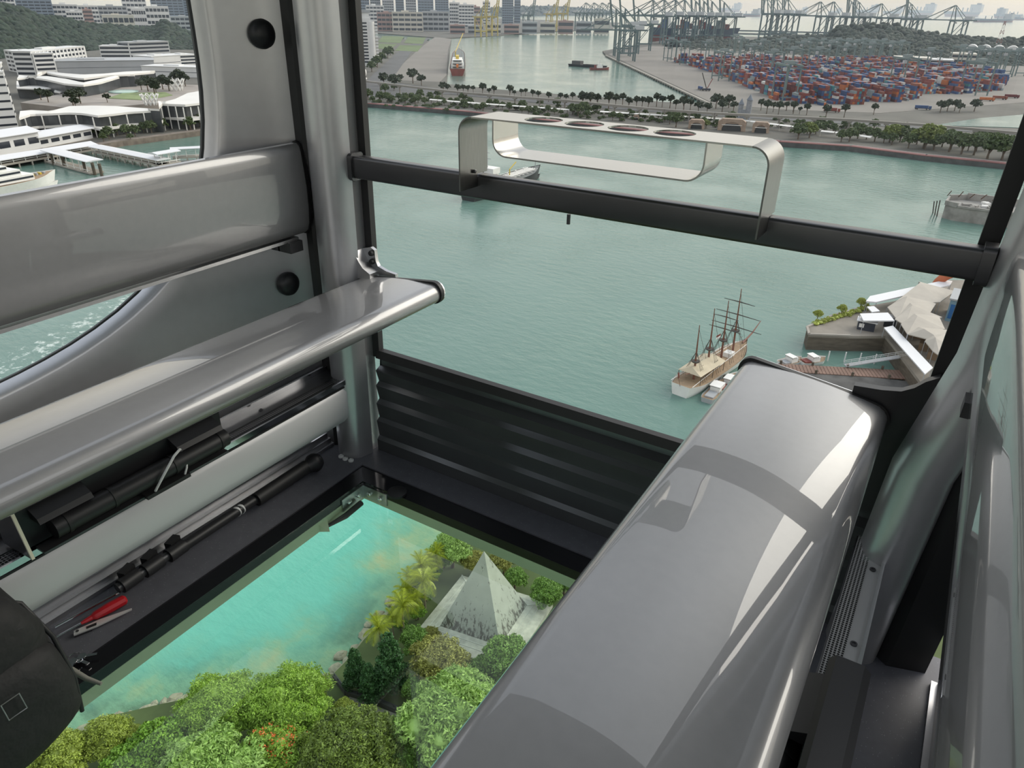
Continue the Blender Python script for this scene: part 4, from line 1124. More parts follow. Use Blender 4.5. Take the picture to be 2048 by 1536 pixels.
m = MB().prism(gp(front, MLZ) + gp(term_far, MLZ) + gp(basin, MLZ) + gp(left_far, MLZ), SEA - 1, MLZ)
struct(m.build('ground_mainland', pave, at=(0, 0, SEA)), 'flat mainland ground with the causeway and the port', 'ground')
far_land = gp([(890, 76), (1000, 70), (1100, 63), (1225, 57)], MLZ)
fl = [D(1240, 40, 5200), D(900, 20, 6500), D(200, 20, 6500), D(-500, 20, 6000), D(-420, 90, 2300), D(700, 72, 2900)]
m = MB().prism(far_land + [(p.x, p.y) for p in fl], SEA - 1, MLZ - .5)
struct(m.build('ground_city', pave, at=(0, 0, SEA)), 'far shore below the hazy city blocks', 'ground')
# container yard surface
m = MB().prism(gp([(1216, 108), (1428, 207), (1560, 219), (1760, 226), (2048, 205), (2300, 190), (2300, 140), (1900, 118), (1600, 104), (1300, 92)], MLZ + .2), MLZ - .5, MLZ + .2)
struct(m.build('ground_terminal', yardm, at=(0, 0, SEA)), 'pale concrete yard of the container port', 'ground')
m = MB().prism(gp([(770, 160), (880, 164), (893, 150), (896, 100), (903, 78), (870, 74), (840, 96)], MLZ + .2), MLZ - .5, MLZ + .2)
struct(m.build('ground_quay', yardm, at=(0, 0, SEA)), 'pale empty quay beside the red ship', 'ground')
lawn = mat('dull_grass', (0.11, 0.15, 0.06), .9, var=.25, scale=.02)
for k, (q, lb) in enumerate(((((756, 84), (800, 86), (808, 73), (765, 72)), 'grass field furthest from the causeway on the quay'), (((808, 86), (845, 88), (852, 75), (816, 74)), 'grass field next to the quay road'), (((757, 97), (778, 99), (795, 88), (757, 87)), 'small grass field beside the white tower'), (((790, 101), (835, 103), (845, 91), (800, 90)), 'grass field nearest the causeway on the quay'))):
    struct(MB().prism(gp(q, MLZ + .35), MLZ - .2, MLZ + .35).build('lawn_quay', lawn, at=(0, 0, SEA)), lb, 'lawn')
road = mat('asphalt', (0.10, 0.10, 0.10), .9, var=.15, scale=.03)
struct(MB().prism(gp([(700, 196), (745, 150), (800, 100), (850, 75), (860, 76), (822, 105), (790, 150), (772, 163), (900, 180), (1100, 200), (1300, 215), (1560, 232), (2048, 262), (2048, 270), (1560, 240), (1300, 223), (1100, 208), (900, 188)], MLZ + .3), MLZ - .2, MLZ + .3).build('road_causeway', road, at=(0, 0, SEA)), 'grey causeway road running along the basin', 'road')
lag = MB().prism(gp([(1870, 250), (1960, 236), (2060, 228), (2300, 215), (2300, 270), (2060, 256)], MLZ + .5), MLZ + .1, MLZ + .5)
lw = struct(lag.build('water_lagoon', bpy.data.materials['harbour_water'], at=(0, 0, SEA)), 'bright lagoon behind the viaduct', 'water')
# quay wall piles of the terminal and a red promenade edge
quay = thing('quay_wall', 'long terminal quay wall on a row of pale piles', 'quay', G(1425, 208)); quay['kind'] = 'structure'; quay.name = 'wall_quay'
conq = mat('quay_concrete', (.34, .31, .27), .9, var=.2, scale=.1)
qa, qb = G(1425, 208, MLZ), G(1212, 110, MLZ); qd = (qb - qa); ql = qd.length; qd /= ql; qn = Vector((-qd.y, qd.x, 0))
if qn.dot(-qa) < 0: qn = -qn
MB().bar(qa + qn * 1.0 - Vector((0, 0, .5)), qb + qn * 1.0 - Vector((0, 0, .5)), 2.6, 1.4).build('deck_edge', conq, quay)
pm = None
K = 52
for i in range(K):
    p = qa + qd * (ql * ((i + .5) / K))
    if pm is None:
        m = MB().box((0, 0, -1.8), (1.5, 1.5, 3.4), math.atan2(qd.y, qd.x)); pm = m.build('pile', conq, quay, local=True)
        o = pm
    else: o = pm.copy(); COL.objects.link(o); o.parent = quay
    o.location = (p + qn * 1.6) - quay.location
prom = thing('trim_3', 'dark red edge of the waterfront promenade', 'promenade', G(1300, 264)); prom['kind'] = 'structure'
redp = mat('red_paving', (.20, .09, .085), .9, var=.2, scale=.05)
pts = [G(x, y, MLZ) for x, y in front[5:]]
for a, b_ in zip(pts[:-1], pts[1:]):
    d = (b_ - a).normalized(); nn = Vector((-d.y, d.x, 0))
    MB().bar(a + nn * 4 + Vector((0, 0, .4)), b_ + nn * 4 + Vector((0, 0, .4)), 8, .5).build('promenade_paving', redp, prom)
    MB().bar(a + Vector((0, 0, -1.6)), b_ + Vector((0, 0, -1.6)), 1.2, 3.4).build('sea_wall', mat('dark_seawall', (.075, .075, .075), .9, var=.3, scale=.2), prom)
    MB().bar(a + Vector((0, 0, 1.7)), b_ + Vector((0, 0, 1.7)), .14, .14).build('railing', white_pl, prom)

# ---- viaduct with piers
via = thing('viaduct', 'long grey monorail viaduct on piers across the causeway', 'viaduct', G(1400, 235, MLZ))
vp = [(690, 158), (760, 166), (840, 176), (930, 186), (1030, 194), (1130, 201), (1230, 211), (1330, 220), (1430, 227), (1560, 233), (1700, 240), (1850, 250), (2060, 268), (2400, 300)]
vz = MLZ + 9
vconc = mat('viaduct_concrete', (.24, .225, .20), .85, var=.12, scale=.05)
vpts = [G(x, y, vz) for x, y in vp]
for a, b_ in zip(vpts[:-1], vpts[1:]):
    MB().bar(a, b_, 3.2, 1.8).build('beam_span', vconc, via)
    for u in (0.0, .5):
        p = a.lerp(b_, u)
        m = MB().cyl((p.x, p.y, MLZ), (p.x, p.y, vz - 1.9), .8, .8, 8); m.box((p.x, p.y, vz - 1.4), (3.6, 3.6, 1.0)); m.build('pier', vconc, via)
# ---- white ribbed walkway canopies
canopy_w = mat('white_canopy', (.72, .70, .66), .6, var=.06)
def canopy(lb, pl, z, w, seg=9.0):
    P = [G(x, y, MLZ + z) for x, y in pl]
    t = thing('walkway_canopy', lb, 'canopy', (P[0].x, P[0].y, MLZ))
    for a, b_ in zip(P[:-1], P[1:]):
        L = (b_ - a).length; k = max(1, int(L / seg)); d = (b_ - a) / k; rz = math.atan2(d.y, d.x); e = d.length
        for i in range(k):
            c = a + d * (i + .5)
            m = MB(); pr = [(-w / 2, -.25), (-w / 2, 0), (-w / 4, .5), (0, .7), (w / 4, .5), (w / 2, 0), (w / 2, -.25), (0, .45)]
            m.ext([(x, zz) for x, zz in pr], -e * .46, e * .46, 'Y'); M3 = Matrix.Rotation(rz - math.pi / 2, 3, 'Z')
            m.v = [tuple(M3 @ Vector(v) + c) for v in m.v]; m.build('roof_bay', canopy_w, t, fix=True)
            q = a + d * i
            if i % 2 == 0: MB().cyl((q.x, q.y, MLZ), (q.x, q.y, MLZ + z), .18, .18, 6).build('column', canopy_w, t)
    return t
canopy('white ribbed walkway canopy nearest the white tower on the causeway', [(860, 199), (960, 207), (1060, 214), (1186, 223)], 4, 5)
canopy('white ribbed walkway canopy behind the cup shelf on the causeway', [(1200, 223), (1300, 229), (1400, 235), (1470, 240)], 4.5, 5.5)
canopy('white ribbed walkway canopy beside the small castle tower', [(1482, 240), (1560, 250), (1610, 256), (1640, 260)], 4.5, 5.5)
canopy('white ribbed walkway canopy among the bushes on the waterfront', [(1642, 262), (1700, 268), (1745, 275)], 4.0, 5)

# ---- sandstone arch houses under the canopy, castle tower
stone = mat('sandstone', (.30, .225, .17), .9, var=.2, scale=.3, bump=.2)
for i, (x, y, w, h, lb) in enumerate(((1392, 258, 13, 7, 'sandstone arch house nearest the castle tower side'), (1462, 262, 22, 9, 'widest sandstone arch house on the waterfront'), (1520, 266, 13, 8, 'sandstone arch house at the end of the terrace'), (1272, 240, 5, 4, 'small stone kiosk on the waterfront promenade'))):
    p = G(x, y, MLZ); t = thing('arch_house', lb, 'house', p, heading(x, y) - math.pi / 2, 'sandstone arch houses')
    a = arc(0, h * .0, w * .36, 0, 180, 10)
    outer = [(-w / 2, 0), (-w / 2, h * .75), (-w * .35, h), (w * .35, h), (w / 2, h * .75), (w / 2, 0)]
    inn = [(w * .36 * math.cos(R(180 - 18 * k)), h * .78 * math.sin(R(18 * k))) for k in range(11)]
    m = MB(); n = len(outer)
    poly = outer[::1] + inn[::-1]
    m2 = MB()
    m.ext([(x_, z_) for x_, z_ in outer], 1.0, 8, 'Y'); m.build('back_mass', stone, t, local=True, fix=True)
    k = 10
    top = [(-w / 2 + w * q / k, h if 1 < q < k - 1 else h * .8) for q in range(k + 1)]
    m = MB(); m.add([(x_, 0, z_) for x_, z_ in inn] + [(x_, 0, z_) for x_, z_ in top] + [(x_, 1.2, z_) for x_, z_ in inn], [(q, q + 1, k + 2 + q, k + 1 + q) for q in range(k)] + [(q, 2 * k + 2 + q, 2 * k + 3 + q, q + 1) for q in range(k)])
    m.add([(-w / 2, 0, 0), (-w * .36, 0, 0), (-w / 2, 0, h * .8), (w * .36, 0, 0), (w / 2, 0, 0), (w / 2, 0, h * .8)], [(0, 1, 2), (3, 4, 5)])
    m.build('arch_front', stone, t, local=True)
    MB().bx(-w * .34, w * .34, .9, .99, 0, h * .6).build('shop_front', mat('dark_shop_glass', (.04, .045, .05), .25), t, local=True)
    MB().bx(-w * .36, w * .36, -.8, .9, h * .48, h * .52).build('awning', canopy_w, t, local=True)
p = G(1486, 240, MLZ)
t = thing('castle_tower', 'small grey castle tower with a pointed roof behind the causeway', 'tower', p)
for dx, hh, rr0 in ((-3.5, 13, 2.4), (3.5, 17, 2.6)):
    MB().cyl((p.x + dx, p.y, p.z), (p.x + dx, p.y, p.z + hh), rr0, rr0 * .95, 10).build('turret', mat('grey_stone', (.24, .25, .27), .9, var=.2, scale=.5), t, 40)
    MB().cyl((p.x + dx, p.y, p.z + hh), (p.x + dx, p.y, p.z + hh + 5), rr0 * 1.15, .05, 10).build('pointed_roof', mat('slate', (.15, .17, .2), .8), t, 40)
MB().bx(p.x - 4, p.x + 4, p.y - 1.5, p.y + 1.5, p.z, p.z + 9).build('gate_wall', mat('grey_stone', (.24, .25, .27)), t)
p = G(728, 178, MLZ)

# ---- mid-distance trees
def far_proto(name, seed, R_, Hc, stem, k, n, size, ma):
    return tree_proto(name, seed, R_, Hc, stem, k, n, size, ma, .6)
fleaf_dark = leaf('shore_dark', (0.040, 0.055, 0.028), .4, .15)
fleaf_mid = leaf('shore_mid', (0.085, 0.12, 0.045), .4, .2)
fleaf_lit = leaf('shore_light', (0.16, 0.20, 0.05), .4, .2)
for nm, args in {'lolli': ('shore_tree', 31, 4., 6., 4., 7, 900, .55, fleaf_dark), 'broad': ('spreading_tree', 32, 6., 6., 4.5, 10, 1100, .7, fleaf_dark), 'bushy': ('leafy_tree', 33, 5., 6., 2., 9, 1100, .6, fleaf_mid), 'light': ('light_tree', 34, 5., 6., 2., 9, 1100, .6, fleaf_lit)}.items():
    TP[nm] = far_proto(*args); RAD[nm] = (args[2], args[3], args[4])
def rows(kind, spec, ox, oy, sc, label, group):
    for x, y, r in spec: put_tree(kind, ox + x / sc, oy + y / sc, r / sc * 1.25, label, group, land=MLZ)
rows('lolli', [(860, 695, 26), (905, 695, 22), (943, 700, 22), (985, 700, 18), (1060, 688, 30), (1112, 720, 18), (1152, 705, 24), (1280, 705, 30), (1315, 735, 16), (1370, 725, 18), (1405, 722, 18), (1462, 735, 22), (1507, 745, 22), (1590, 755, 24), (1685, 760, 22), (1730, 768, 20), (1782, 757, 22), (1980, 775, 30)], 700, 0, 4,
     'small round-headed tree on the causeway bank against the bright basin', 'round-headed trees along the basin')
rows('broad', [(1862, 768, 38), (1930, 765, 38), (500, 582, 46), (570, 622, 34), (268, 612, 42), (352, 628, 46), (400, 612, 26), (745, 680, 34), (780, 690, 24)], 700, 0, 4,
     'spreading dark tree beside the quay road on the basin side', 'spreading trees by the quay road')
rows('lolli', [(75, 862, 42), (140, 872, 42), (205, 878, 34), (310, 868, 46), (372, 878, 34), (435, 868, 32), (490, 905, 34), (560, 895, 32), (612, 897, 30), (668, 902, 36), (745, 872, 36), (795, 892, 30), (866, 886, 36), (916, 922, 28), (990, 905, 44), (1050, 920, 30)], 1150, 0, 4.518,
     'dark shade tree on the bank above the cup shelf', 'shade trees above the cup shelf')
rows('broad', [(1120, 945, 40), (1200, 955, 40), (1285, 885, 52), (1400, 890, 46), (1340, 930, 44), (1440, 940, 34)], 1150, 0, 4.518,
     'broad dark tree at the near end of the terminal quay', 'broad trees at the quay end')
rows('lolli', [(1690, 920, 30), (1745, 935, 36), (1800, 945, 26), (1852, 945, 34), (1920, 940, 24), (1985, 945, 32)], 1150, 0, 4.518,
     'dark street tree beside the castle tower', 'street trees by the castle tower')
rows('lolli', [(60, 872, 22), (120, 872, 26), (170, 912, 18), (235, 892, 28), (400, 908, 34), (555, 900, 32), (800, 892, 26)], 1560, 0, 4.197,
     'slim dark tree in front of the container yard road', 'slim trees by the yard road')
rows('broad', [(1362, 872, 36), (1422, 862, 36), (1482, 862, 34), (1520, 888, 28), (1650, 862, 36)], 1560, 0, 4.197,
     'round dark tree at the lagoon corner of the yard', 'round trees by the lagoon')
rows('bushy', [(165, 1085, 58), (350, 1012, 40), (560, 1030, 34), (640, 1052, 30), (800, 1032, 38), (1040, 1062, 40), (1450, 1165, 70), (1550, 1185, 70), (1660, 1185, 74), (1780, 1205, 80), (1900, 1215, 80), (2010, 1220, 70), (2100, 1230, 70), (1300, 1190, 40)], 1560, 0, 4.197,
     'dense green waterfront tree by the lagoon end of the promenade', 'dense trees on the promenade')
rows('light', [(262, 1075, 56), (940, 1100, 62), (1235, 1115, 84), (1325, 1115, 70), (990, 1090, 50)], 1560, 0, 4.197,
     'light olive waterfront tree among the darker promenade trees', 'light trees on the promenade')
rows('bushy', [(140, 742, 40), (240, 762, 36), (300, 770, 36), (440, 770, 34), (520, 790, 30), (560, 745, 34), (640, 760, 30), (280, 700, 34), (350, 690, 26), (700, 740, 30), (905, 770, 34), (1380, 830, 36), (1520, 815, 30), (1660, 810, 34), (1780, 860, 40), (1900, 870, 40), (1980, 850, 36)], 700, 0, 4,
     'dense green tree on the causeway below the viaduct', 'trees below the viaduct')
rows('bushy', [(920, 1065, 60), (1420, 1050, 50), (80, 960, 50), (30, 980, 50), (860, 1065, 40), (1190, 1100, 30)], 1150, 0, 4.518,
     'dense green tree behind the cup shelf on the waterfront', 'trees behind the cup shelf')
_r = random.Random(77)
_b = [(x, 190 + (x - 735) * .066 + _r.uniform(-4, 9), _r.uniform(5, 8)) for x in range(745, 1440, 13)]
rows('bushy', _b, 0, 0, 1, 'dense green tree on the causeway below the viaduct', 'trees below the viaduct')
_b = [(x, 243 + (x - 1500) * .072 + _r.uniform(-4, 14), _r.uniform(8, 13)) for x in range(1600, 2060, 17)]
rows('bushy', _b, 0, 0, 1, 'dense green waterfront tree by the lagoon end of the promenade', 'dense trees on the promenade')
TP['shrub'] = tree_proto('shrub', 41, 5., 4., .2, 9, 1000, .6, fleaf_mid, .6); RAD['shrub'] = (5., 4., .2)
_b = [(x, 196 + (x - 735) * .062 + _r.uniform(-9, 13), _r.uniform(4, 7)) for x in np.arange(742, 1440, 7.5)] + [(x, 236 + (x - 1440) * .07 + _r.uniform(-8, 10), _r.uniform(4, 8)) for x in np.arange(1540, 2060, 11)]
rows('shrub', _b, 0, 0, 1, 'low dark shrub in the causeway planting', 'shrubs of the causeway planting')
rows('light', [(1190, 1110, 34), (60, 955, 40)], 1150, 0, 4.518, 'light olive bush beside a sandstone arch house', 'light bushes by the arch houses')

# ================================================================== ships
def hull(L, B, z_keel, z_deck, sheer=.6, bow=.30, stern=.75, flare=1.15, n=22, cut=None):
    """boat hull along +x, bow at +L/2; returns two MBs: lower and upper strake"""
    secs = []
    for i in range(n + 1):
        u = i / n; x = -L / 2 + L * u
        if u > 1 - bow: w = max(0.0, 1 - ((u - (1 - bow)) / bow) ** 2.0)
        elif u < .18: w = stern + (1 - stern) * math.sin(u / .18 * math.pi / 2)
        else: w = 1.0
        zd = z_deck + sheer * (2 * u - 1) ** 2 * (1.6 if u > .5 else .8)
        xo = x + (L * .035 if u > .95 else 0) * (u - .95) / .05
        secs.append((x, xo, w * B / 2, zd))
    lo, up, dk = MB(), MB(), MB()
    zm = (z_keel + z_deck) * .5
    def rng(a, b, fa, fb, A, Bz, MBx):
        vs = []
        for x, xo, w, zd in secs:
            vs += [(x if fa < 1 else xo, w * a, A if A is not None else zd), (x, -w * a, A if A is not None else zd), (xo, w * b, Bz if Bz is not None else zd), (xo, -w * b, Bz if Bz is not None else zd)]
        fs = []
        for i in range(n):
            k = 4 * i; fs += [(k, k + 4, k + 6, k + 2), (k + 1, k + 3, k + 7, k + 5)]
        fs += [(0, 2, 3, 1)]
        MBx.add(vs, fs)
    rng(.72, .95, 0, 1, z_keel, zm, lo); rng(.95, flare, 0, 1, zm, None, up)
    vs = []
    for x, xo, w, zd in secs: vs += [(xo, w * flare * .93, zd - .35), (xo, -w * flare * .93, zd - .35)]
    dk.add(vs, [(2 * i, 2 * i + 1, 2 * i + 3, 2 * i + 2) for i in range(n)])
    return lo, up, dk
def ship(name, label, cat, stern_px, bow_px, B, zd, cols, group=None, sheer=.6, z0=0.0, **kw):
    a, b_ = G(*stern_px), G(*bow_px); d = b_ - a; L = d.length
    t = thing(name, label, cat, (a + b_) / 2 + Vector((0, 0, z0)), math.atan2(d.y, d.x), group)
    lo, up, dk = hull(L, B, -1.2, zd, sheer, **kw)
    lo.build('lower_hull', cols[0], t, 60, local=True, fix=True); up.build('upper_hull', cols[1], t, 60, local=True, fix=True); dk.build('deck', cols[2], t, local=True, fix=True)
    return t, L
def LB(m, nm, ma, t, sm=None): return m.build(nm, ma, t, sm, local=True, fix=True)
hull_blk = mat('black_hull', (.022, .022, .026), .5); hull_red = mat('red_hull', (.20, .045, .035), .6, var=.2, scale=.2); hull_wht = mat('white_paint', (.74, .73, .70), .5, var=.06, scale=.5)
deck_grn = mat('grey_deck', (.16, .17, .16), .8, var=.2, scale=.3); deck_wood = mat('teak_deck', (.30, .21, .13), .8, var=.2, scale=1); rig = mat('rigging', (.06, .05, .045), .8); mastm = mat('varnished_mast', (.18, .07, .045), .5, var=.15); canvas = mat('cream_canvas', (.50, .43, .31), .85, var=.08, scale=.5)
glassd = mat('dark_windows', (.03, .035, .045), .15); orange = mat('orange_paint', (.60, .16, .03), .5); greyp = mat('grey_paint', (.33, .34, .35), .6)

# four-masted sailing ship
t, L = ship('sailing_ship', 'white four-masted sailing ship moored by the jetty', 'ship', (1358, 792), (1487, 704), 7.6, 2.4, (hull_wht, hull_wht, deck_wood), sheer=1.1, stern=.62)
hx = L / 2
LB(MB().bx(-hx + .3, -hx + 1.2, -2.2, 2.2, .3, 2.0), 'stern_gallery', glassd, t)
for s in (-1, 1):
    for k in range(4): LB(MB().bx(-hx * .55 + k * 2.6, -hx * .55 + k * 2.6 + 1.2, s * 4.2 - .06, s * 4.2 + .06, .7, 1.5), 'gun_port', rig, t)
    LB(MB().bar((-hx + .5, s * 3.2, 3.5), (hx * .85, s * 1.6, 3.9), .12), 'bulwark_rail', hull_wht, t)
LB(MB().add([(-hx * .78, -3.4, 5.2), (-hx * .05, -3.6, 5.2), (-hx * .05, 3.6, 5.2), (-hx * .78, 3.4, 5.2), (-hx * .72, 0, 6.6), (-hx * .10, 0, 6.6)], [(0, 1, 5, 4), (2, 3, 4, 5), (0, 4, 3), (1, 2, 5)]), 'awning', canvas, t)
for x in (-.76, -.4, -.07):
    for s in (-3.3, 3.3): LB(MB().cyl((hx * x, s, 2.3), (hx * x, s, 5.2), .08, .08, 6), 'awning_pole', rig, t)
LB(MB().bx(-hx * .35, -hx * .10, -2, 2, 2.1, 4.2), 'aft_cabin', deck_wood, t); LB(MB().bx(hx * .05, hx * .2, -1.5, 1.5, 2.1, 3.5), 'hatch', deck_wood, t); LB(MB().bx(hx * .38, hx * .52, -1.2, 1.2, 2.1, 3.6), 'fore_cabin', hull_wht, t)
LB(MB().tube([(hx * .9, 0, 3.6), (hx + 4, 0, 5.0), (hx + 9, 0, 7.4)], [.3, .24, .1], 8), 'bowsprit', mastm, t, 40)
rake = -.065
for k, (u, h) in enumerate(((-.62, 17.5), (-.22, 20), (.20, 20), (.58, 21.5))):
    x0 = hx * u
    LB(MB().tube([(x0, 0, 1.5), (x0 + rake * h * .45, 0, h * .45), (x0 + rake * h, 0, h + 1)], [.34, .28, .10], 8), 'mast', mastm, t, 40)
    LB(MB().cyl((x0 + rake * h * .45, 0, h * .45 - .2), (x0 + rake * h * .45, 0, h * .45 + .15), 1.0, 1.2, 8), 'mast_top', rig, t)
    m = MB()
    for s in (-1, 1):
        for q in (-1.4, 0, 1.4): m.bar((x0 + q * .8, s * 3.4, 2.6), (x0 + rake * h * .62, 0, h * .62), .07)
        for q in (1, 2, 3, 4, 5): m.bar((x0 - 1.1 * (1 - q / 7), s * 3.4 * (1 - q / 7), 2.6 + q * h * .085), (x0 + 1.1 * (1 - q / 7), s * 3.4 * (1 - q / 7), 2.6 + q * h * .085), .05)
    m.bar((x0 + rake * h, 0, h), (x0 + 7.5, 0, 3.5), .06); m.bar((x0 + rake * h * .5, 0, h * .5), (x0 + 7, 0, 3.2), .06)
    r_ = LB(m, 'rigging', rig, t); r_['kind'] = 'stuff'
    if k < 3: LB(MB().tube([(x0 + .1, 0, 4.6), (x0 - 5.0, 0, 5.6)], [.16, .1], 6), 'boom', mastm, t)
    if k >= 2:
        for z, w in ((h * .50, 7.6), (h * .68, 6.6), (h * .86, 4.6)) if k == 3 else ((h * .62, 4.8), (h * .80, 3.6)):
            LB(MB().tube([(x0 + rake * z, -w, z), (x0 + rake * z + .3, 0, z), (x0 + rake * z, w, z)], [.08, .17, .08], 6), 'yard', rig, t)
LB(MB().cyl((-hx - .2, 0, 3), (-hx - 2.6, 0, 8), .06, .05, 6), 'flag_staff', mastm, t)
LB(MB().add([(-hx - 2.4, .02, 7.6), (-hx - 1.4, .3, 5.6), (-hx - .9, .1, 5.8), (-hx - 1.9, -.1, 7.9)], [(0, 1, 2, 3)]), 'ensign', hull_red, t)
fx = hx * .05
m = MB().add([(fx, 0, 11.8), (fx - 1.8, .4, 11.5), (fx - 1.8, .4, 10.9), (fx, 0, 11.2)], [(0, 1, 2, 3)]); LB(m, 'courtesy_flag', hull_red, t)
m = MB().add([(fx, 0, 11.2), (fx - 1.8, .4, 10.9), (fx - 1.8, .4, 10.3), (fx, 0, 10.6)], [(0, 1, 2, 3)]); LB(m, 'courtesy_flag', hull_wht, t)

# tanker behind the handrail
t, L = ship('tanker', 'small black tanker under way behind the handrail', 'ship', (936, 402), (1076, 356), 12.5, 5.5, (hull_blk, hull_blk, deck_grn), sheer=1.2)
hx = L / 2
LB(MB().bx(-hx * .66, -hx * .30, -4.6, 4.6, 5, 8), 'lower_house', hull_wht, t); LB(MB().bx(-hx * .62, -hx * .36, -4.0, 4.0, 8, 11.5), 'accommodation', hull_wht, t); LB(MB().bx(-hx * .56, -hx * .37, -5.2, 5.2, 11.5, 14.4), 'bridge', hull_wht, t)
LB(MB().bx(-hx * .372, -hx * .366, -4.6, 4.6, 12.4, 13.6), 'bridge_window', glassd, t)
LB(MB().bx(-hx * .74, -hx * .66, -1.8, 1.8, 5, 15), 'funnel', hull_blk, t)
LB(MB().cyl((-hx * .50, 0, 14), (-hx * .50, 0, 26), .35, .15, 6).bar((-hx * .50, -2.4, 19), (-hx * .50, 2.4, 19), .25).bar((-hx * .50, -1.6, 22), (-hx * .50, 1.6, 22), .22), 'radar_mast', greyp, t)
for s in (-2.4, -.8, .8, 2.4): LB(MB().bar((-hx * .28, s, 6.6), (hx * .78, s, 7.0), .5), 'deck_pipe', hull_wht, t)
for k in range(9):
    x = -hx * .24 + k * hx * .12
    LB(MB().bar((x, -4.4, 6.2), (x, 4.4, 6.2), .35), 'cross_pipe', hull_wht, t)
    if k % 2: LB(MB().cyl((x + 1, 2.2, 5), (x + 1, 2.2, 7.8), .5, .5, 8), 'tank_vent', hull_wht, t)
for s in (-1, 1): LB(MB().bar((-hx * .5, s * 5.6, 6.6), (hx * .8, s * 4, 7.2), .12), 'deck_rail', hull_wht, t)
LB(MB().tube([(hx * .12, 0, 5), (hx * .12, 0, 10), (hx * .30, 0, 13)], .3, 6), 'deck_crane', mat('yellow_paint', (.55, .40, .05), .5), t)
LB(MB().cyl((hx * .9, 0, 6), (hx * .9, 0, 13), .25, .15, 6), 'foremast', greyp, t)

# red-hulled crane ship alongside the left quay, seen from astern
t, L = ship('crane_ship', 'red-hulled ship with a raised crane alongside the empty quay', 'ship', (915, 152), (918, 108), 20, 9, (hull_red, hull_red, deck_grn), sheer=.6, stern=.95)
hx = L / 2
for k, (z0, z1, w, x1) in enumerate(((9, 13, 8.6, .66), (13, 17, 8.0, .68), (17, 20, 7.2, .70))):
    LB(MB().bx(-hx * .96 + k * 2, -hx * x1, -w, w, z0, z1), 'deck_house', hull_wht, t)
    LB(MB().bx(-hx * .97 + k * 2, -hx * .96 + k * 2, -w * .8, w * .8, z0 + 1.6, z0 + 2.6), 'window_band', glassd, t)
LB(MB().bx(-hx * 1.0, -hx * .94, -1.5, 1.5, 11, 15), 'lifeboat', orange, t)
LB(MB().bx(-hx * .86, -hx * .74, -2.2, 2.2, 20, 24), 'funnel', mat('yellow_paint', (.55, .40, .05)), t)
LB(MB().bar((-hx * .3, 4, 8), (-hx * .3, 4, 22), 1.6), 'crane_post', mat('yellow_paint', (.55, .40, .05)), t); LB(MB().bar((-hx * .3, 4, 22), (hx * .35, -9, 44), .9), 'crane_jib', mat('yellow_paint', (.55, .40, .05)), t)
LB(MB().cyl((-hx * .5, -6, 8), (-hx * .5, -6, 34), .5, .25, 6), 'mast', greyp, t)
# barge with its tug in the basin
t, L = ship('barge', 'dark low barge crossing the basin', 'barge', (1141, 132), (1212, 137), 14, 3.6, (hull_blk, hull_blk, deck_grn), sheer=.3, stern=.95, bow=.15)
LB(MB().bx(-L * .42, -L * .18, -5, 5, 3, 9), 'cargo_house', mat('rust_dark', (.07, .065, .065), .8), t); LB(MB().bx(-L * .1, L * .36, -5.5, 5.5, 3, 4.6), 'cargo', mat('coal', (.03, .03, .03), .9), t)
t, L = ship('tug', 'red and white tug pushing beside the barge in the basin', 'tug', (1180, 140), (1217, 140), 8, 3.0, (hull_red, hull_red, deck_grn), sheer=.8)
LB(MB().bx(-L * .15, L * .15, -2.6, 2.6, 3, 6.5), 'wheelhouse', hull_wht, t); LB(MB().bx(-L * .08, L * .12, -2.2, 2.2, 6.5, 9), 'bridge', hull_wht, t); LB(MB().cyl((0, 0, 9), (0, 0, 16), .3, .15, 6), 'mast', greyp, t); LB(MB().bx(-L * .28, -L * .18, -1.2, 1.2, 3, 7.5), 'funnel', hull_red, t)
# motor boats by the sailing ship
for k, (sp, bp_, lb, c) in enumerate((((1412, 806), (1452, 764), 'grey motor launch moored beside the sailing ship', greyp), ((1440, 790), (1478, 752), 'white motor boat with red cushions near the bench corner', hull_wht), ((1560, 733), (1600, 722), 'white speedboat at the outer end of the jetty', hull_wht), ((1600, 730), (1648, 722), 'white and red speedboat at the middle of the jetty', hull_wht))):
    t, L = ship('motor_boat', lb, 'boat', sp, bp_, 3.6, 1.1, (c, c, deck_wood), 'motor boats at the jetty', sheer=.3)
    LB(MB().bx(-L * .12, L * .18, -1.3, 1.3, .8, 2.2), 'cabin', hull_wht, t); LB(MB().bx(L * .18, L * .20, -1.2, 1.2, 1.2, 2.0), 'windscreen', glassd, t)
    LB(MB().bx(-L * .40, -L * .16, -1.2, 1.2, .8, 1.3), 'cushions', hull_red if k in (1, 3) else greyp, t); LB(MB().bx(-L * .14, L * .10, -1.5, 1.5, 2.5, 2.65), 'hardtop', hull_wht, t)
    for x in (-.12, .08):
        for s in (-1.3, 1.3): LB(MB().bar((L * x, s, 2.0), (L * x, s, 2.6), .1), 'post', greyp, t)

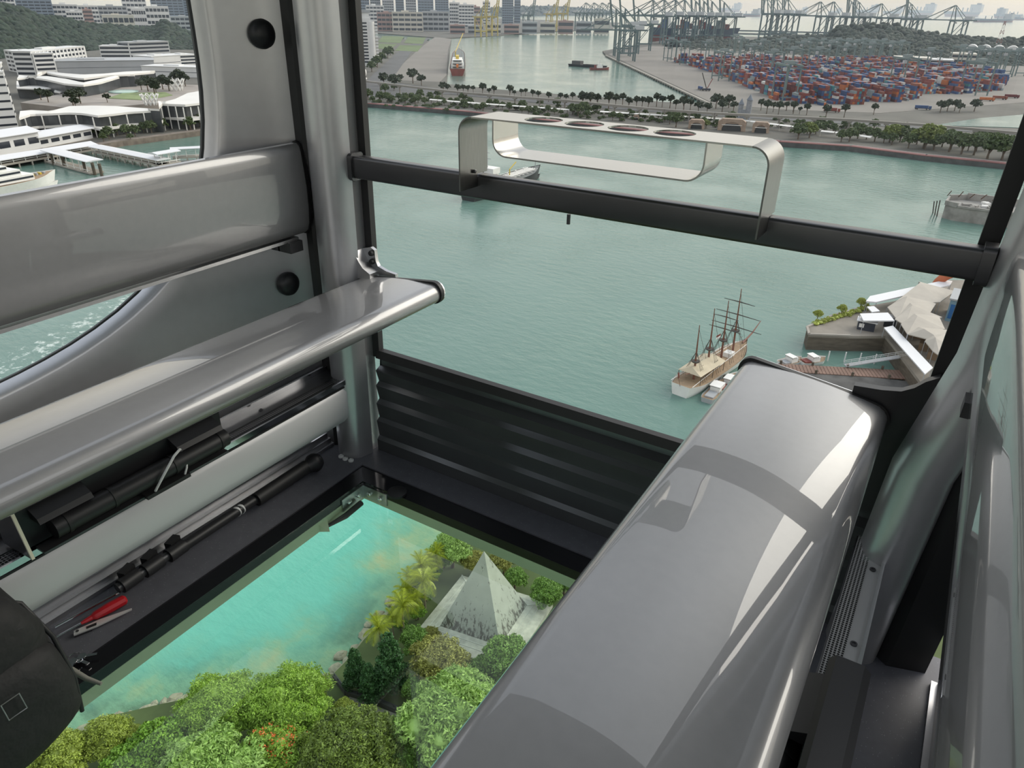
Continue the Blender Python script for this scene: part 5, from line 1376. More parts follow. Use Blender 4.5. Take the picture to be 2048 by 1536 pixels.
# ================================================================== pier with tents, lower right
PZ = SEA + 5.0
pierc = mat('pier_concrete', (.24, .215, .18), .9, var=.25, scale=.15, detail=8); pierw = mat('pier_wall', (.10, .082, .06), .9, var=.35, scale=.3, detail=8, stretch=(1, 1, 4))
tp = [(1614, 655), (1665, 632), (1735, 612), (1790, 602), (1900, 560), (2100, 560), (2100, 760), (1900, 800), (1862, 792), (1786, 690), (1771, 672), (1700, 672), (1618, 669)]
t = thing('trim_4', 'concrete pier deck with stained walls below the tents', 'pier', G(1700, 660)); t['kind'] = 'structure'
m = MB().prism(gp(tp, PZ), PZ - .8, PZ); m.build('pier_deck', pierc, t)
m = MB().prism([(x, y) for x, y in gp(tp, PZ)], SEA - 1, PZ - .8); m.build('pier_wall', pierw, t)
kb = [G(x, y, PZ) for x, y in tp]
for a, b_ in ((kb[0], kb[1]), (kb[1], kb[2]), (kb[-1], kb[0]), (kb[-2], kb[-1])): MB().bar(a + Vector((0, 0, .15)), b_ + Vector((0, 0, .15)), .7, .5).build('kerb', conq, t)
hedge = MB(); a, b_ = G(1632, 650, PZ), G(1738, 616, PZ)
hm = crown(77, [((a.lerp(b_, i / 14).x, a.lerp(b_, i / 14).y, PZ + .5), (1.5, 1.5, .8)) for i in range(15)], 3000, .22)
tag(hm.build('low_hedge', leaf_olive), 'low clipped hedge along the pier edge under the three small trees', 'hedge')
for k, (x, y, lb) in enumerate(((1637, 626, 'small clipped tree at the outer end of the pier hedge'), (1685, 615, 'small clipped tree in the middle of the pier hedge'), (1724, 602, 'small clipped tree of the pier hedge nearest the white canopy'))):
    put_tree('olive', x, y, 11, lb, None, land=PZ)
def slab(name, lb, cat, px, z, th, ma, group=None):
    o = MB().prism(gp(px, z), z - th, z).build(name, ma); return tag(o, lb, cat, group)
wht = mat('white_roof', (.66, .66, .67), .45, var=.04)
def roofed(name, lb, px, z, th, ma, cat='canopy', posts=True):
    P = gp(px, z); c = (sum(p[0] for p in P) / len(P), sum(p[1] for p in P) / len(P))
    t = thing(name, lb, cat, (c[0], c[1], PZ))
    MB().prism(P, z - th, z).build('roof', ma, t)
    for p in P: MB().bar((p[0] * .98 + c[0] * .02, p[1] * .98 + c[1] * .02, PZ), (p[0] * .98 + c[0] * .02, p[1] * .98 + c[1] * .02, z - th), .18).build('post', greyp, t)
    return t
roofed('flat_canopy', 'flat white canopy above the dark kiosk on the pier', [(1720, 627), (1776, 625), (1789, 641), (1727, 641)], PZ + 4.2, .35, wht)
roofed('walkway_roof', 'long white walkway roof running down the pier towards the bench', [(1768, 655), (1786, 651), (1866, 735), (1850, 748)], PZ + 3.0, .3, wht)
roofed('walkway_roof', 'short white walkway roof joining the two canopies on the pier', [(1734, 613), (1748, 612), (1760, 622), (1744, 624)], PZ + 3.5, .3, wht)
roofed('walkway_roof', 'long white roof along the far edge of the pier', [(1732, 602), (1740, 592), (1890, 560), (1905, 562), (1900, 570), (1752, 604)], PZ + 4.0, .4, wht)
p = G(1731, 658, PZ); t = thing('kiosk', 'dark ticket kiosk with white roof on the pier', 'kiosk', p, heading(1731, 658) - math.pi / 2)
MB().bx(-2.4, 2.4, -1.6, 1.6, 0, 2.8).build('cabin', mat('dark_blue_panel', (.03, .035, .05), .4), t, local=True); MB().bx(-2.9, 2.9, -2.0, 2.0, 2.8, 3.05).build('roof', wht, t, local=True); MB().bx(-2.0, -.6, -1.68, -1.6, .9, 2.1).build('window', hull_wht, t, local=True)
p = G(1778, 652, PZ); MB_ = MB().bx(-1.6, 1.6, -1.2, 1.2, 0, 3.2)
t = thing('service_box', 'dark service cabin under the corner of the flat canopy', 'cabin', p, heading(1778, 652) - math.pi / 2); MB_.build('cabin', mat('dark_blue_panel', (.03, .035, .05)), t, local=True); MB().bx(-1.8, 1.8, -1.4, 1.4, 3.2, 3.4).build('roof', wht, t, local=True)
tentm = mat('beige_tent_fabric', (.40, .365, .315), .75, var=.10, scale=.2)
TZ = PZ + 4.5
tents = [([(1780, 612), (1838, 577), (1838, 563), (1910, 582), (1880, 604), (1800, 608)], (1838, 560), 'beige folded tent roof furthest along the pier, beside the orange arch'),
         ([(1775, 614), (1802, 596), (1870, 606), (1852, 622), (1795, 640)], (1812, 588), 'beige folded tent roof second from the orange arch'),
         ([(1790, 638), (1812, 598), (1872, 607), (1860, 626), (1884, 634), (1810, 650)], (1822, 606), 'beige folded tent roof in the middle of the pier'),
         ([(1802, 648), (1822, 622), (1878, 632), (1890, 658), (1815, 668)], (1832, 628), 'beige folded tent roof above the long white walkway'),
         ([(1816, 668), (1832, 652), (1895, 660), (1900, 690), (1862, 680)], (1845, 654), 'beige folded tent roof second nearest the bench'),
         ([(1850, 682), (1862, 664), (1900, 664), (1915, 700), (1880, 712), (1866, 702)], (1868, 672), 'beige folded tent roof nearest the bench')]
for px, ap, lb in tents:
    P = [G(x, y, TZ) for x, y in px]; A = G(ap[0], ap[1] + 14, TZ); A.z = TZ + 1.6
    c = sum(P, Vector()) / len(P)
    t = thing('tent_roof', lb, 'tent', (c.x, c.y, PZ), 0, 'beige tents on the pier')
    m = MB(); n = len(P); lo = [p - Vector((0, 0, .25)) for p in P]
    m.add(P + [A] + lo, [(i, (i + 1) % n, n) for i in range(n)] + [(i, n + 1 + i, n + 1 + (i + 1) % n, (i + 1) % n) for i in range(n)])
    m.build('fabric', tentm, t, fix=True)
    for q in P: MB().bar((q.x, q.y, PZ), q, .16).build('tent_pole', greyp, t)
    MB().bx(c.x - 2, c.x + 2, c.y - 2, c.y + 2, PZ, PZ + 2.2).build('counter', mat('brown_counter', (.20, .14, .09), .8), t)
# orange arch and blue building
p = G(1925, 592, PZ); t = thing('orange_arch', 'orange ring arch at the end of the pier by the handrail', 'arch', p, heading(1925, 592) - math.pi / 2)
pts = [(9 * math.cos(R(a)), 0, 8.5 * math.sin(R(a))) for a in range(0, 181, 12)]
MB().tube(pts, 1.5, 10).build('arch_ring', mat('rust_orange', (.45, .12, .05), .6), t, 50, local=True); MB().bx(-9.5, 9.5, -1.5, 1.5, 0, .5).build('base', conq, t, local=True)
p = G(1935, 640, PZ); t = thing('glass_pavilion', 'pale blue glass pavilion behind the tents', 'pavilion', p, heading(1935, 640) - math.pi / 2)
MB().bx(-6, 8, -5, 6, 0, 7).build('walls', mat('blue_cladding', (.15, .25, .31), .5), t, local=True); MB().bx(-6.4, 8.4, -5.4, 6.4, 7, 7.5).build('roof', greyp, t, local=True)
for k in range(5): MB().bx(-5.5 + k * 2.7, -3.4 + k * 2.7, -5.1, -5, 1, 5.6).build('window', mat('blue_glass', (.03, .12, .30), .2), t, local=True)
# jetty and its gangway
jt = thing('jetty', 'red-brown planked jetty in front of the moored speedboats', 'jetty', G(1700, 745))
jz = SEA + 1.2; a, b_, c, d = G(1556, 727, jz), G(1835, 742, jz), G(1852, 760, jz), G(1560, 742, jz)
brownw = mat('weathered_planks', (.20, .125, .095), .85, var=.2, scale=.4)
for i in range(40):
    u0, u1 = i / 40, (i + .88) / 40
    MB().prism([tuple(a.lerp(b_, u0))[:2], tuple(a.lerp(b_, u1))[:2], tuple(d.lerp(c, u1))[:2], tuple(d.lerp(c, u0))[:2]], jz - .3, jz).build('plank', brownw, jt)
for u in (0.02, .25, .5, .75, .97):
    for e, f in ((a, b_), (d, c)):
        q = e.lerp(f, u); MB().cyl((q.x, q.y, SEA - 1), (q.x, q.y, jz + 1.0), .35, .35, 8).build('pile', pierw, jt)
gw = thing('gangway', 'slim grey gangway with rails sloping down to the jetty', 'gangway', G(1745, 735))
g0, g1 = G(1808, 712, PZ - .4), G(1690, 731, jz + .3)
dd = (g1 - g0).normalized(); nn = Vector((-dd.y, dd.x, 0)).normalized()
MB().bar(g0, g1, 1.8, .2).build('walkway', greyp, gw)
for s in (-.9, .9):
    for h in (.6, 1.1): MB().bar(g0 + nn * s + Vector((0, 0, h)), g1 + nn * s + Vector((0, 0, h)), .09).build('rail', white_pl, gw)
    for k in range(9):
        q = g0.lerp(g1, k / 8) + nn * s; MB().bar(q, q + Vector((0, 0, 1.1)), .08).build('rail_post', white_pl, gw)
for k, (x, y) in enumerate(((1655, 722), (1688, 724), (1718, 726), (1748, 728))):
    p = G(x, y, SEA); MB_ = MB().cyl((p.x, p.y, SEA - .5), (p.x, p.y, SEA + 3.2), .22, .18, 8)
    tag(MB_.build('mooring_pile', white_pl, smooth=40), 'white mooring pile standing in the water behind the jetty', 'pile', 'white mooring piles behind the jetty')
q = [(1560, 745), (1700, 750), (1850, 766), (1880, 800), (1905, 860), (1700, 830), (1560, 780)]
struct(MB().prism(gp(q, SEA + 1.0), SEA - 1, SEA + 1.0).build('shore_slope', mat('dark_rubble', (.085, .082, .078), .95, var=.4, scale=.25, detail=8), at=(0, 0, SEA)), 'dark grey rubble shore between the jetty and the bench', 'shore')
# ruined dolphin platform
p0 = G(1955, 440, SEA); t = thing('ruined_platform', 'ruined concrete platform standing in the water by the window edge', 'platform', p0)
rz = heading(1955, 440) - math.pi / 2 + .12; M3 = Matrix.Rotation(rz, 3, 'Z'); rub = mat('broken_concrete', (.27, .26, .24), .95, var=.35, scale=.25, detail=8)
def RB(m, nm, ma=rub): m.v = [tuple(M3 @ Vector(v) + p0) for v in m.v]; return m.build(nm, ma, t, fix=True)
RB(MB().prism([(-16, -4), (-11, -8), (16, -10), (17, 10), (-6, 14), (-14, 9)], -1, 6.5), 'base_block')
for a, b_, h in (((-16, -4), (-11, -8), 2.2), ((-11, -8), (16, -10), 1.0), ((-14, 9), (-6, 14), 2.6), ((-6, 14), (17, 10), 3.4), ((-16, -4), (-14, 9), 2.0)): RB(MB().bar((a[0], a[1], 6.5 + h / 2), (b_[0], b_[1], 6.5 + h / 2), .9, h), 'parapet')
rn = random.Random(9)
for k in range(12): RB(MB().box((rn.uniform(-9, 13), rn.uniform(-5, 8), 7.0), (rn.uniform(1.5, 5), rn.uniform(1, 3), rn.uniform(.8, 1.8)), rn.uniform(0, 3)), 'debris_block', rub if k % 3 else hull_wht)
for k in range(7): RB(MB().bar((-15 + k * 5, 11, 8), (-14 + k * 5.2, 8, 10.5 + rn.uniform(0, 1)), .3), 'bent_beam', mat('rust', (.12, .07, .05), .9))
for k in range(3): RB(MB().bar((-18 - k * .8, -2 + k * 3, -1), (-18.6 - k, -2 + k * 3, 8.0 - k), .5), 'timber_pile', rig)
# ================================================================== container port
def pixel(P):
    v = RM.T @ (np.array(P) - np.array([0, 0, CAMZ])); return 1024 + FPX * v[0] / v[2], 768 + FPX * v[1] / v[2]
def inside(x, y, poly):
    c = False; j = len(poly) - 1
    for i in range(len(poly)):
        xi, yi = poly[i]; xj, yj = poly[j]
        if (yi > y) != (yj > y) and x < (xj - xi) * (y - yi) / (yj - yi + 1e-12) + xi: c = not c
        j = i
    return c
YZ = MLZ + .2
CC = {'red': (.21, .045, .035), 'blue': (.035, .075, .19), 'orange': (.42, .12, .03), 'white': (.52, .52, .50), 'grey': (.22, .26, .27), 'teal': (.05, .20, .22), 'maroon': (.13, .03, .03), 'rust': (.22, .07, .045)}
CW = [('red', 28), ('blue', 26), ('orange', 6), ('white', 6), ('grey', 9), ('teal', 4), ('maroon', 18), ('rust', 9)]
cmats = {k: mat('container_' + k, v, .65, var=.12, scale=.4) for k, v in CC.items()}
def container_mesh():
    m = MB(); L, w, h = 12.0, 2.40, 2.60
    m.bx(-L / 2 + .12, L / 2 - .08, -w / 2 + .06, w / 2 - .06, .1, h - .08)
    for x in (-L / 2, L / 2 - .16):
        for y in (-w / 2, w / 2 - .16): m.bx(x, x + .16, y, y + .16, 0, h)
    for y in (-w / 2, w / 2 - .12):
        m.bx(-L / 2, L / 2, y, y + .12, h - .14, h); m.bx(-L / 2, L / 2, y, y + .12, 0, .16)
    return m
def ribs():
    m = MB(); L, w, h = 12.0, 2.40, 2.60
    for s in (-1, 1):
        for k in range(9): m.bx(-5.3 + k * 1.25, -4.75 + k * 1.25, s * (w / 2 - .03) - .03, s * (w / 2 - .03) + .03, .2, h - .2)
    return m
def doors():
    m = MB()
    for y in (-.9, -.35, .35, .9): m.bx(-6.0, -5.93, y - .04, y + .04, .2, 2.4)
    return m
random.seed(4)
qv = -qn
yard_px = [(1342, 122), (1440, 150), (1556, 204), (1640, 210), (1770, 207), (1822, 200), (1890, 190), (2000, 180), (2012, 160), (1880, 138), (1700, 122), (1500, 108), (1380, 104)]
gap_px = [(1795, 187), (1960, 196), (2100, 175), (2100, 200), (1800, 230)]
H_ = {}
rot_c = math.atan2(qd.y, qd.x)
for bi in range(-16, 60):
    for bj in range(0, 46):
        for k in range(6):
            v = 48 + bj * 20.5 + k * 2.55; u = -160 + bi * 13.6
            if bi % 7 == 0: continue
            p = qa + qd * u + qv * v; x, y = pixel((p.x, p.y, YZ))
            if not inside(x, y, yard_px): continue
            if x > 1835 and y > 178 and inside(x, y, gap_px): continue
            base = 3.1 + 2.4 * math.sin(bi * .9 + bj * 1.7) + random.uniform(-1.6, 1.6)
            if (bi * 7 + bj * 3) % 11 == 0: base = 6
            h = int(max(0, min(6, round(base))))
            if h: H_[(bi, bj, k)] = (h, p)
cands = []
for (bi, bj, k), (h, p) in H_.items():
    hn = H_.get((bi - 1, bj, k), (0,))[0]; hl = H_.get((bi, bj, k - 1), (0,))[0]; hr = H_.get((bi, bj, k + 1), (0,))[0]
    blk = random.choices([c for c, _ in CW], [w for _, w in CW])[0]
    for l in range(h):
        if l < h - 1 and l < min(hn, hl, hr): continue
        col = random.choices([c for c, _ in CW], [w for _, w in CW])[0] if random.random() < .55 else blk
        cands.append((p.length - (l + 1) * 6, p, l, col))
cands.sort(key=lambda c: c[0])
cm, rm_, dm = container_mesh(), ribs(), doors()
proto = {}
NI = 300
for d, p, l, col in cands[:NI]:
    loc = (p.x, p.y, YZ + l * 2.61)
    if col not in proto:
        t = thing('shipping_container', '', 'container', loc, rot_c, 'x')
        cm.build('container_shell', cmats[col], t, local=True); rm_.build('corrugation', cmats[col], t, local=True); dm.build('door_bars', cmats[col], t, local=True)
        proto[col] = t; o = t
    else: o = dup(proto[col], loc, rot_c)
    tag(o, col + ' shipping container in the stacks nearest the causeway', 'container', col + ' containers in the near stacks')
m = MB(); order = list(CC); Mc = Matrix.Rotation(rot_c, 3, 'Z')
for d, p, l, col in cands[NI:]:
    m.cur = order.index(col); m.box((p.x, p.y, YZ + l * 2.61 + 1.3), (12.0, 2.4, 2.58), rot=Mc)
o = m.build('container_yard', [cmats[c] for c in order], at=(qa.x, qa.y, YZ)); tag(o, 'mass of coloured containers stacked further back in the port yard', 'containers', None, 'stuff')
print('containers', len(cands), 'columns', len(H_))

# ---- cranes
def crane_proto(name, ma, up, ang=80):
    t = bpy.data.objects.new(name, None); COL.objects.link(t)
    house = mat('pale_house', (.45, .47, .48), .6)
    for x in (-9, 9):
        for y in (0, -26): MB().bar((x, y, 0), (x, y, 45), 2.2).build('leg', ma, t, local=True)
        MB().bar((x, 0, 12), (x, -26, 12), 1.6).build('sill_beam', ma, t, local=True); MB().bar((x, 0, 45), (x, -26, 45), 2.0).build('portal_beam', ma, t, local=True)
        MB().bar((x, 0, 12), (x, -26, 45), 1.0).build('brace', ma, t, local=True)
        MB().bar((x, 0, 45), (x * .3, 2, 72), 1.4).build('apex_leg', ma, t, local=True); MB().bar((x, -26, 45), (x * .3, 2, 72), 1.0).build('back_stay', ma, t, local=True)
    for y in (0, -26): MB().bar((-9, y, 14), (9, y, 14), 1.6).build('cross_beam', ma, t, local=True); MB().bar((-9, y, 44), (9, y, 44), 1.8).build('cross_beam', ma, t, local=True)
    for x in (-3, 3): MB().bar((x, -44, 46), (x, 6, 46), 2.2).build('girder', ma, t, local=True)
    MB().bx(-5, 5, -38, -24, 47, 53).build('machinery_house', house, t, local=True); MB().bx(-2, 2, -8, -4, 40, 43).build('driver_cab', house, t, local=True)
    L = 58
    d = Vector((0, math.cos(R(ang)), math.sin(R(ang)))) if up else Vector((0, 1, 0))
    for x in (-3, 3):
        a = Vector((x, 6, 46)); MB().bar(a, a + d * L, 2.0).build('boom', ma, t, local=True)
        MB().bar((x * .5, 2, 72), a + d * L * .55, .7).build('fore_stay', ma, t, local=True)
        if not up: MB().bar((x * .5, 2, 72), a + d * L * .92, .7).build('fore_stay', ma, t, local=True)
    for k in range(5): MB().bar(Vector((-3, 6, 46)) + d * L * (k + 1) / 5, Vector((3, 6, 46)) + d * L * (k + 1) / 5, .9).build('boom_tie', ma, t, local=True)
    return t
cr_grn = mat('crane_grey_green', (.10, .145, .145), .6); cr_yel = mat('crane_yellow', (.42, .33, .09), .6)
CP = {('g', 1): crane_proto('quay_crane', cr_grn, True), ('g', 0): crane_proto('quay_crane', cr_grn, False), ('y', 1): crane_proto('quay_crane', cr_yel, True)}
cused = set()
def crane(px, py, gy, col, up, label, group, az=None):
    P = G(px, py, YZ); s = max(.6, (ZT(P, px, gy) - YZ) / 46.0)
    rz = az if az is not None else math.atan2(qn.y, qn.x) - math.pi / 2
    k = (col, up)
    if k not in cused: cused.add(k); o = CP[k]; o.location = P; o.rotation_euler = (0, 0, rz); o.scale = (s, s, s)
    else: o = dup(CP[k], P, rz, s)
    tag(o, label, 'crane', group)
g1 = 'raised-boom cranes at the quay corner'
for px, py, gy in ((1228, 112, 52), (1246, 107, 50), (1272, 101, 48)): crane(px, py, gy, 'g', 1, 'tall grey-green quay crane with raised boom at the basin corner', g1)
crane(1236, 122, 60, 'g', 0, 'grey-green quay crane with boom lowered over the basin', None)
sea_az = math.atan2(qd.y, qd.x) - math.pi / 2
for px, py, gy in ((1300, 88, 32), (1322, 87, 31), (1344, 86, 31), (1362, 86, 31)): crane(px, py, gy, 'g', 0, 'quay crane with lowered boom behind the container ship', 'lowered-boom cranes behind the container ship', sea_az + 1.1)
for px, py, gy in ((1384, 84, 32), (1400, 84, 32), (1416, 83, 32), (1440, 83, 33)): crane(px, py, gy, 'g', 1, 'quay crane with raised boom above the container ship', 'raised-boom cranes above the container ship', sea_az + 1.1)
for px, py, gy in ((1522, 80, 27), (1541, 80, 27), (1563, 80, 28)): crane(px, py, gy, 'g', 1, 'quay crane with raised boom standing alone against the sea', 'raised-boom cranes against the sea', sea_az + .6)
for px, py, gy, up, lb in ((1628, 82, 32, 0, 'lowered-boom crane left of the wooded hill'), (1654, 82, 32, 0, 'lowered-boom crane touching the wooded hill'), (1690, 83, 33, 1, 'raised-boom crane over the low end of the wooded hill'), (1703, 83, 33, 1, 'raised-boom crane over the rise of the wooded hill'), (1748, 84, 35, 0, 'lowered-boom crane over the top of the wooded hill'), (1796, 86, 37, 0, 'lowered-boom crane over the far slope of the wooded hill'), (1806, 87, 37, 1, 'raised-boom crane over the far slope of the wooded hill'), (1892, 92, 40, 0, 'lone lowered-boom crane right of the wooded hill')): crane(px, py, gy, 'g', up, 'grey ' + lb, None, sea_az + .6)
for px, py, gy, up, lb in ((968, 74, 34, 1, 'yellow quay crane with raised boom nearest the red ship'), (990, 72, 33, 1, 'yellow quay crane second from the red ship'), (1108, 63, 28, 1, 'yellow quay crane on the far basin side'), (1130, 62, 27, 1, 'yellow quay crane furthest along the far basin side')): crane(px, py, gy, 'y', up, lb, None, -math.pi * .6)
crane(1062, 66, 30, 'g', 1, 'grey quay crane standing between the yellow cranes', None, -math.pi * .6)
for px in (1168, 1184, 1200, 1214): crane(px, 62, 26, 'g', 0, 'pale green quay crane at the far basin corner', 'pale green cranes at the far basin corner', -math.pi * .55)

# ---- yard gantries over the stacks
def gantry_proto():
    t = bpy.data.objects.new('yard_gantry', None); COL.objects.link(t); ma = mat('gantry_pale_green', (.13, .18, .175), .6)
    for x in (-5, 5):
        for y in (-12, 12): MB().bar((x, y, 0), (x, y, 24), .9).build('leg', ma, t, local=True)
        MB().bar((x, -14, 24.6), (x, 14, 24.6), 1.3).build('girder', ma, t, local=True)
    for y in (-12, 12): MB().bar((-5, y, 23), (5, y, 23), .8).build('end_tie', ma, t, local=True); MB().bar((-5, y, 3), (5, y, 3), .8).build('end_tie', ma, t, local=True)
    MB().bx(-3.5, 3.5, -2, 2, 25.3, 27.4).build('trolley', mat('dull_house', (.20, .24, .24), .6), t, local=True); MB().bx(3, 5.5, 4, 7, 20.5, 23).build('cab', mat('pale_house', (.45, .47, .48)), t, local=True)
    return t
gt_ = gantry_proto(); first = True; rn = random.Random(12)
spots = [(1338, 122), (1363, 128), (1412, 128), (1440, 160), (1478, 118), (1500, 140), (1468, 108), (1520, 124), (1540, 160), (1566, 200), (1560, 118), (1580, 150), (1600, 128), (1615, 118), (1630, 150), (1640, 120), (1655, 128), (1670, 118), (1685, 140), (1690, 120), (1705, 124), (1720, 118), (1735, 132), (1740, 122), (1760, 120), (1775, 128), (1795, 124), (1915, 138), (1930, 146), (1950, 142), (1968, 150), (1985, 146), (2000, 152), (2025, 150), (1945, 188), (1850, 150), (1800, 176)]
for px, py in spots:
    P = G(px, py, YZ); s = 1.45
    if first: o = gt_; o.location = P; o.rotation_euler = (0, 0, rot_c + math.pi / 2); o.scale = (s, s, s); first = False
    else: o = dup(gt_, P, rot_c + math.pi / 2, s)
    tag(o, 'slender pale green yard gantry standing over the container stacks', 'gantry crane', 'yard gantries over the stacks')

# ---- lorries and small plant on the yard road
def truck(px, py, col, lb, rz):
    P = G(px, py, YZ); t = thing('container_lorry', lb, 'lorry', P, rz)
    MB().bx(-6, 6, -1.2, 1.2, 1.4, 4.0).build('load', cmats[col], t, local=True); MB().bx(-6.2, 6.4, -1.1, 1.1, .9, 1.35).build('trailer', rig, t, local=True)
    MB().bx(6.6, 9, -1.2, 1.2, .8, 3.6).build('cab', cmats[col], t, local=True)
    for x in (-5, -3.6, 5, 7.8):
        for y in (-1.15, 1.15): MB().cyl((x, y - .15, .5), (x, y + .15, .5), .5, .5, 10).build('wheel', rig, t, local=True)
rr2 = heading(1900, 210) - math.pi / 2
truck(1842, 219, 'blue', 'blue lorry on the road in front of the yard', rr2 + .2); truck(1970, 202, 'orange', 'orange lorry beside the lagoon', rr2 + .25); truck(1996, 199, 'rust', 'rust red lorry behind the orange one', rr2 + .25); truck(2020, 196, 'maroon', 'maroon lorry furthest along the lagoon road', rr2 + .25); truck(1660, 224, 'red', 'red lorry in front of the slim trees', rr2 + .1); truck(1401, 180, 'blue', 'blue lorry on the quay apron by the small crane', rot_c)
p = G(1412, 182, YZ); t = thing('mobile_crane', 'small dark mobile crane at the near end of the quay', 'crane', p, .4)
MB().bx(-5, 5, -1.6, 1.6, .8, 3).build('carrier', mat('dark_blue_panel', (.03, .035, .05)), t, local=True); MB().bar((0, 0, 3), (-7, 0, 20), 1.0).build('jib', rig, t, local=True); MB().bar((1, 0, 3), (6, 0, 14), .8).build('jib', hull_red, t, local=True)
for x in (-3.6, 0, 3.6):
    for y in (-1.5, 1.5): MB().cyl((x, y - .2, .8), (x, y + .2, .8), .8, .8, 10).build('wheel', rig, t, local=True)

# ---- container ship with its letters
a, b_ = G(1260, 84), G(1470, 74)
a = D(1300, 75, 2500, SEA); b_ = D(1472, 75, 2500, SEA); d = b_ - a; L = d.length
t = thing('container_ship', 'large dark container ship with white letters behind the cranes', 'ship', (a + b_) / 2, math.atan2(d.y, d.x)); hz_ = 36
lo, up, dk = hull(L, 44, -2, hz_, 3); mdk = mat('steel_blue_hull', (.05, .065, .10), .6)
lo.build('lower_hull', hull_red, t, 60, local=True, fix=True); up.build('upper_hull', mdk, t, 60, local=True, fix=True); dk.build('deck', deck_grn, t, local=True, fix=True)
for k in range(16):
    x = -L * .42 + k * L * .052
    MB().bx(x, x + L * .046, -19, 19, hz_, hz_ + 9 + 5 * ((k * 7) % 4)).build('container_bay', cmats[['red', 'blue', 'maroon', 'grey', 'rust'][k % 5]], t, local=True)
MB().bx(-L * .30, -L * .27, -20, 20, hz_, hz_ + 34).build('bridge_house', hull_wht, t, local=True)
SEG = {'M': [(0, 0, 0, 1), (0, 1, .5, .4), (.5, .4, 1, 1), (1, 1, 1, 0)], 'S': [(1, 1, 0, 1), (0, 1, 0, .5), (0, .5, 1, .5), (1, .5, 1, 0), (1, 0, 0, 0)], 'C': [(1, 1, 0, 1), (0, 1, 0, 0), (0, 0, 1, 0)]}
for ch, x0 in (('M', -.22), ('S', -.08), ('C', .06)):
    m = MB(); w, h = 15, 14
    for x1, z1, x2, z2 in SEG[ch]: m.bar((L * x0 + x1 * w, -26.2, 20 + z1 * h), (L * x0 + x2 * w, -26.2, 20 + z2 * h), 1.0, 4.2, up=(0, 0, 1) if abs(z2 - z1) < .3 else (1, 0, 0))
    m.build('hull_letter', hull_wht, t, local=True)

# ---- ships on the roads beyond
SEAS = [(1898, 1955, 33, 'bulk carrier with deck cranes beside the lone crane'), (1995, 2042, 36, 'tanker silhouette with a tall funnel at the picture edge'), (1952, 2024, 44, 'long low bulk carrier nearest the lagoon side of the sea'), (2026, 2070, 40, 'dark hull cut off by the picture edge'), (1822, 1862, 29, 'pale bulk carrier above the far slope of the wooded hill'), (1772, 1800, 27, 'distant bulk carrier above the hilltop'), (1718, 1752, 26, 'distant tanker behind the raised hill cranes'), (1588, 1612, 26, 'tall pale ship between the two pairs of cranes'), (1452, 1520, 33, 'long pale barge train behind the lone sea cranes'), (1444, 1478, 23, 'small faint ship near the horizon'), (1800, 1830, 36, 'small dark launch below the hill cranes'), (1912, 1932, 41, 'small dark workboat beside the lone crane'), (1660, 1680, 25, 'faint ship above the cranes left of the hill')]
for x0, x1, y, lb in SEAS:
    hy = 27 - .0166 * (2030 - x0)
    y = max(y, hy + 6)
    P, Q = G(x0, y), G(x1, y); d = Q - P; L = d.length; B = L * .10; zd = L * .030
    t = thing('cargo_ship', lb, 'ship', (P + Q) / 2, math.atan2(d.y, d.x), 'ships at anchor on the open sea')
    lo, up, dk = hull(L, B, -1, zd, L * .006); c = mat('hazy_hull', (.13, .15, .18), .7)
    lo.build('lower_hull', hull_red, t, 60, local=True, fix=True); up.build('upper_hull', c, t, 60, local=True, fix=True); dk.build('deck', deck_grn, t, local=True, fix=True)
    s = -1 if x0 % 2 else 1
    MB().bx(*sorted((s * L * .34, s * L * .43)), -B * .4, B * .4, zd, zd + L * .055).build('bridge_house', greyp, t, local=True); MB().bx(*sorted((s * L * .43, s * L * .46)), -B * .15, B * .15, zd, zd + L * .065).build('funnel', c, t, local=True)
    for k in range(4): MB().bar((L * (-.28 + .17 * k) * s, 0, zd), (L * (-.28 + .17 * k) * s, 0, zd + L * .03), L * .008).build('deck_crane', c, t, local=True)
bw = thing('breakwater', 'low dark breakwater lines behind the container ship', 'breakwater', D(1500, 55, 3600, SEA))
for d0 in (3400, 3900):
    MB().bar(D(1462, 50, d0, SEA + 2), D(1660, 50, d0, SEA + 2), 10, 5).build('rock_arm', mat('dark_rubble', (.085, .082, .078)), bw)

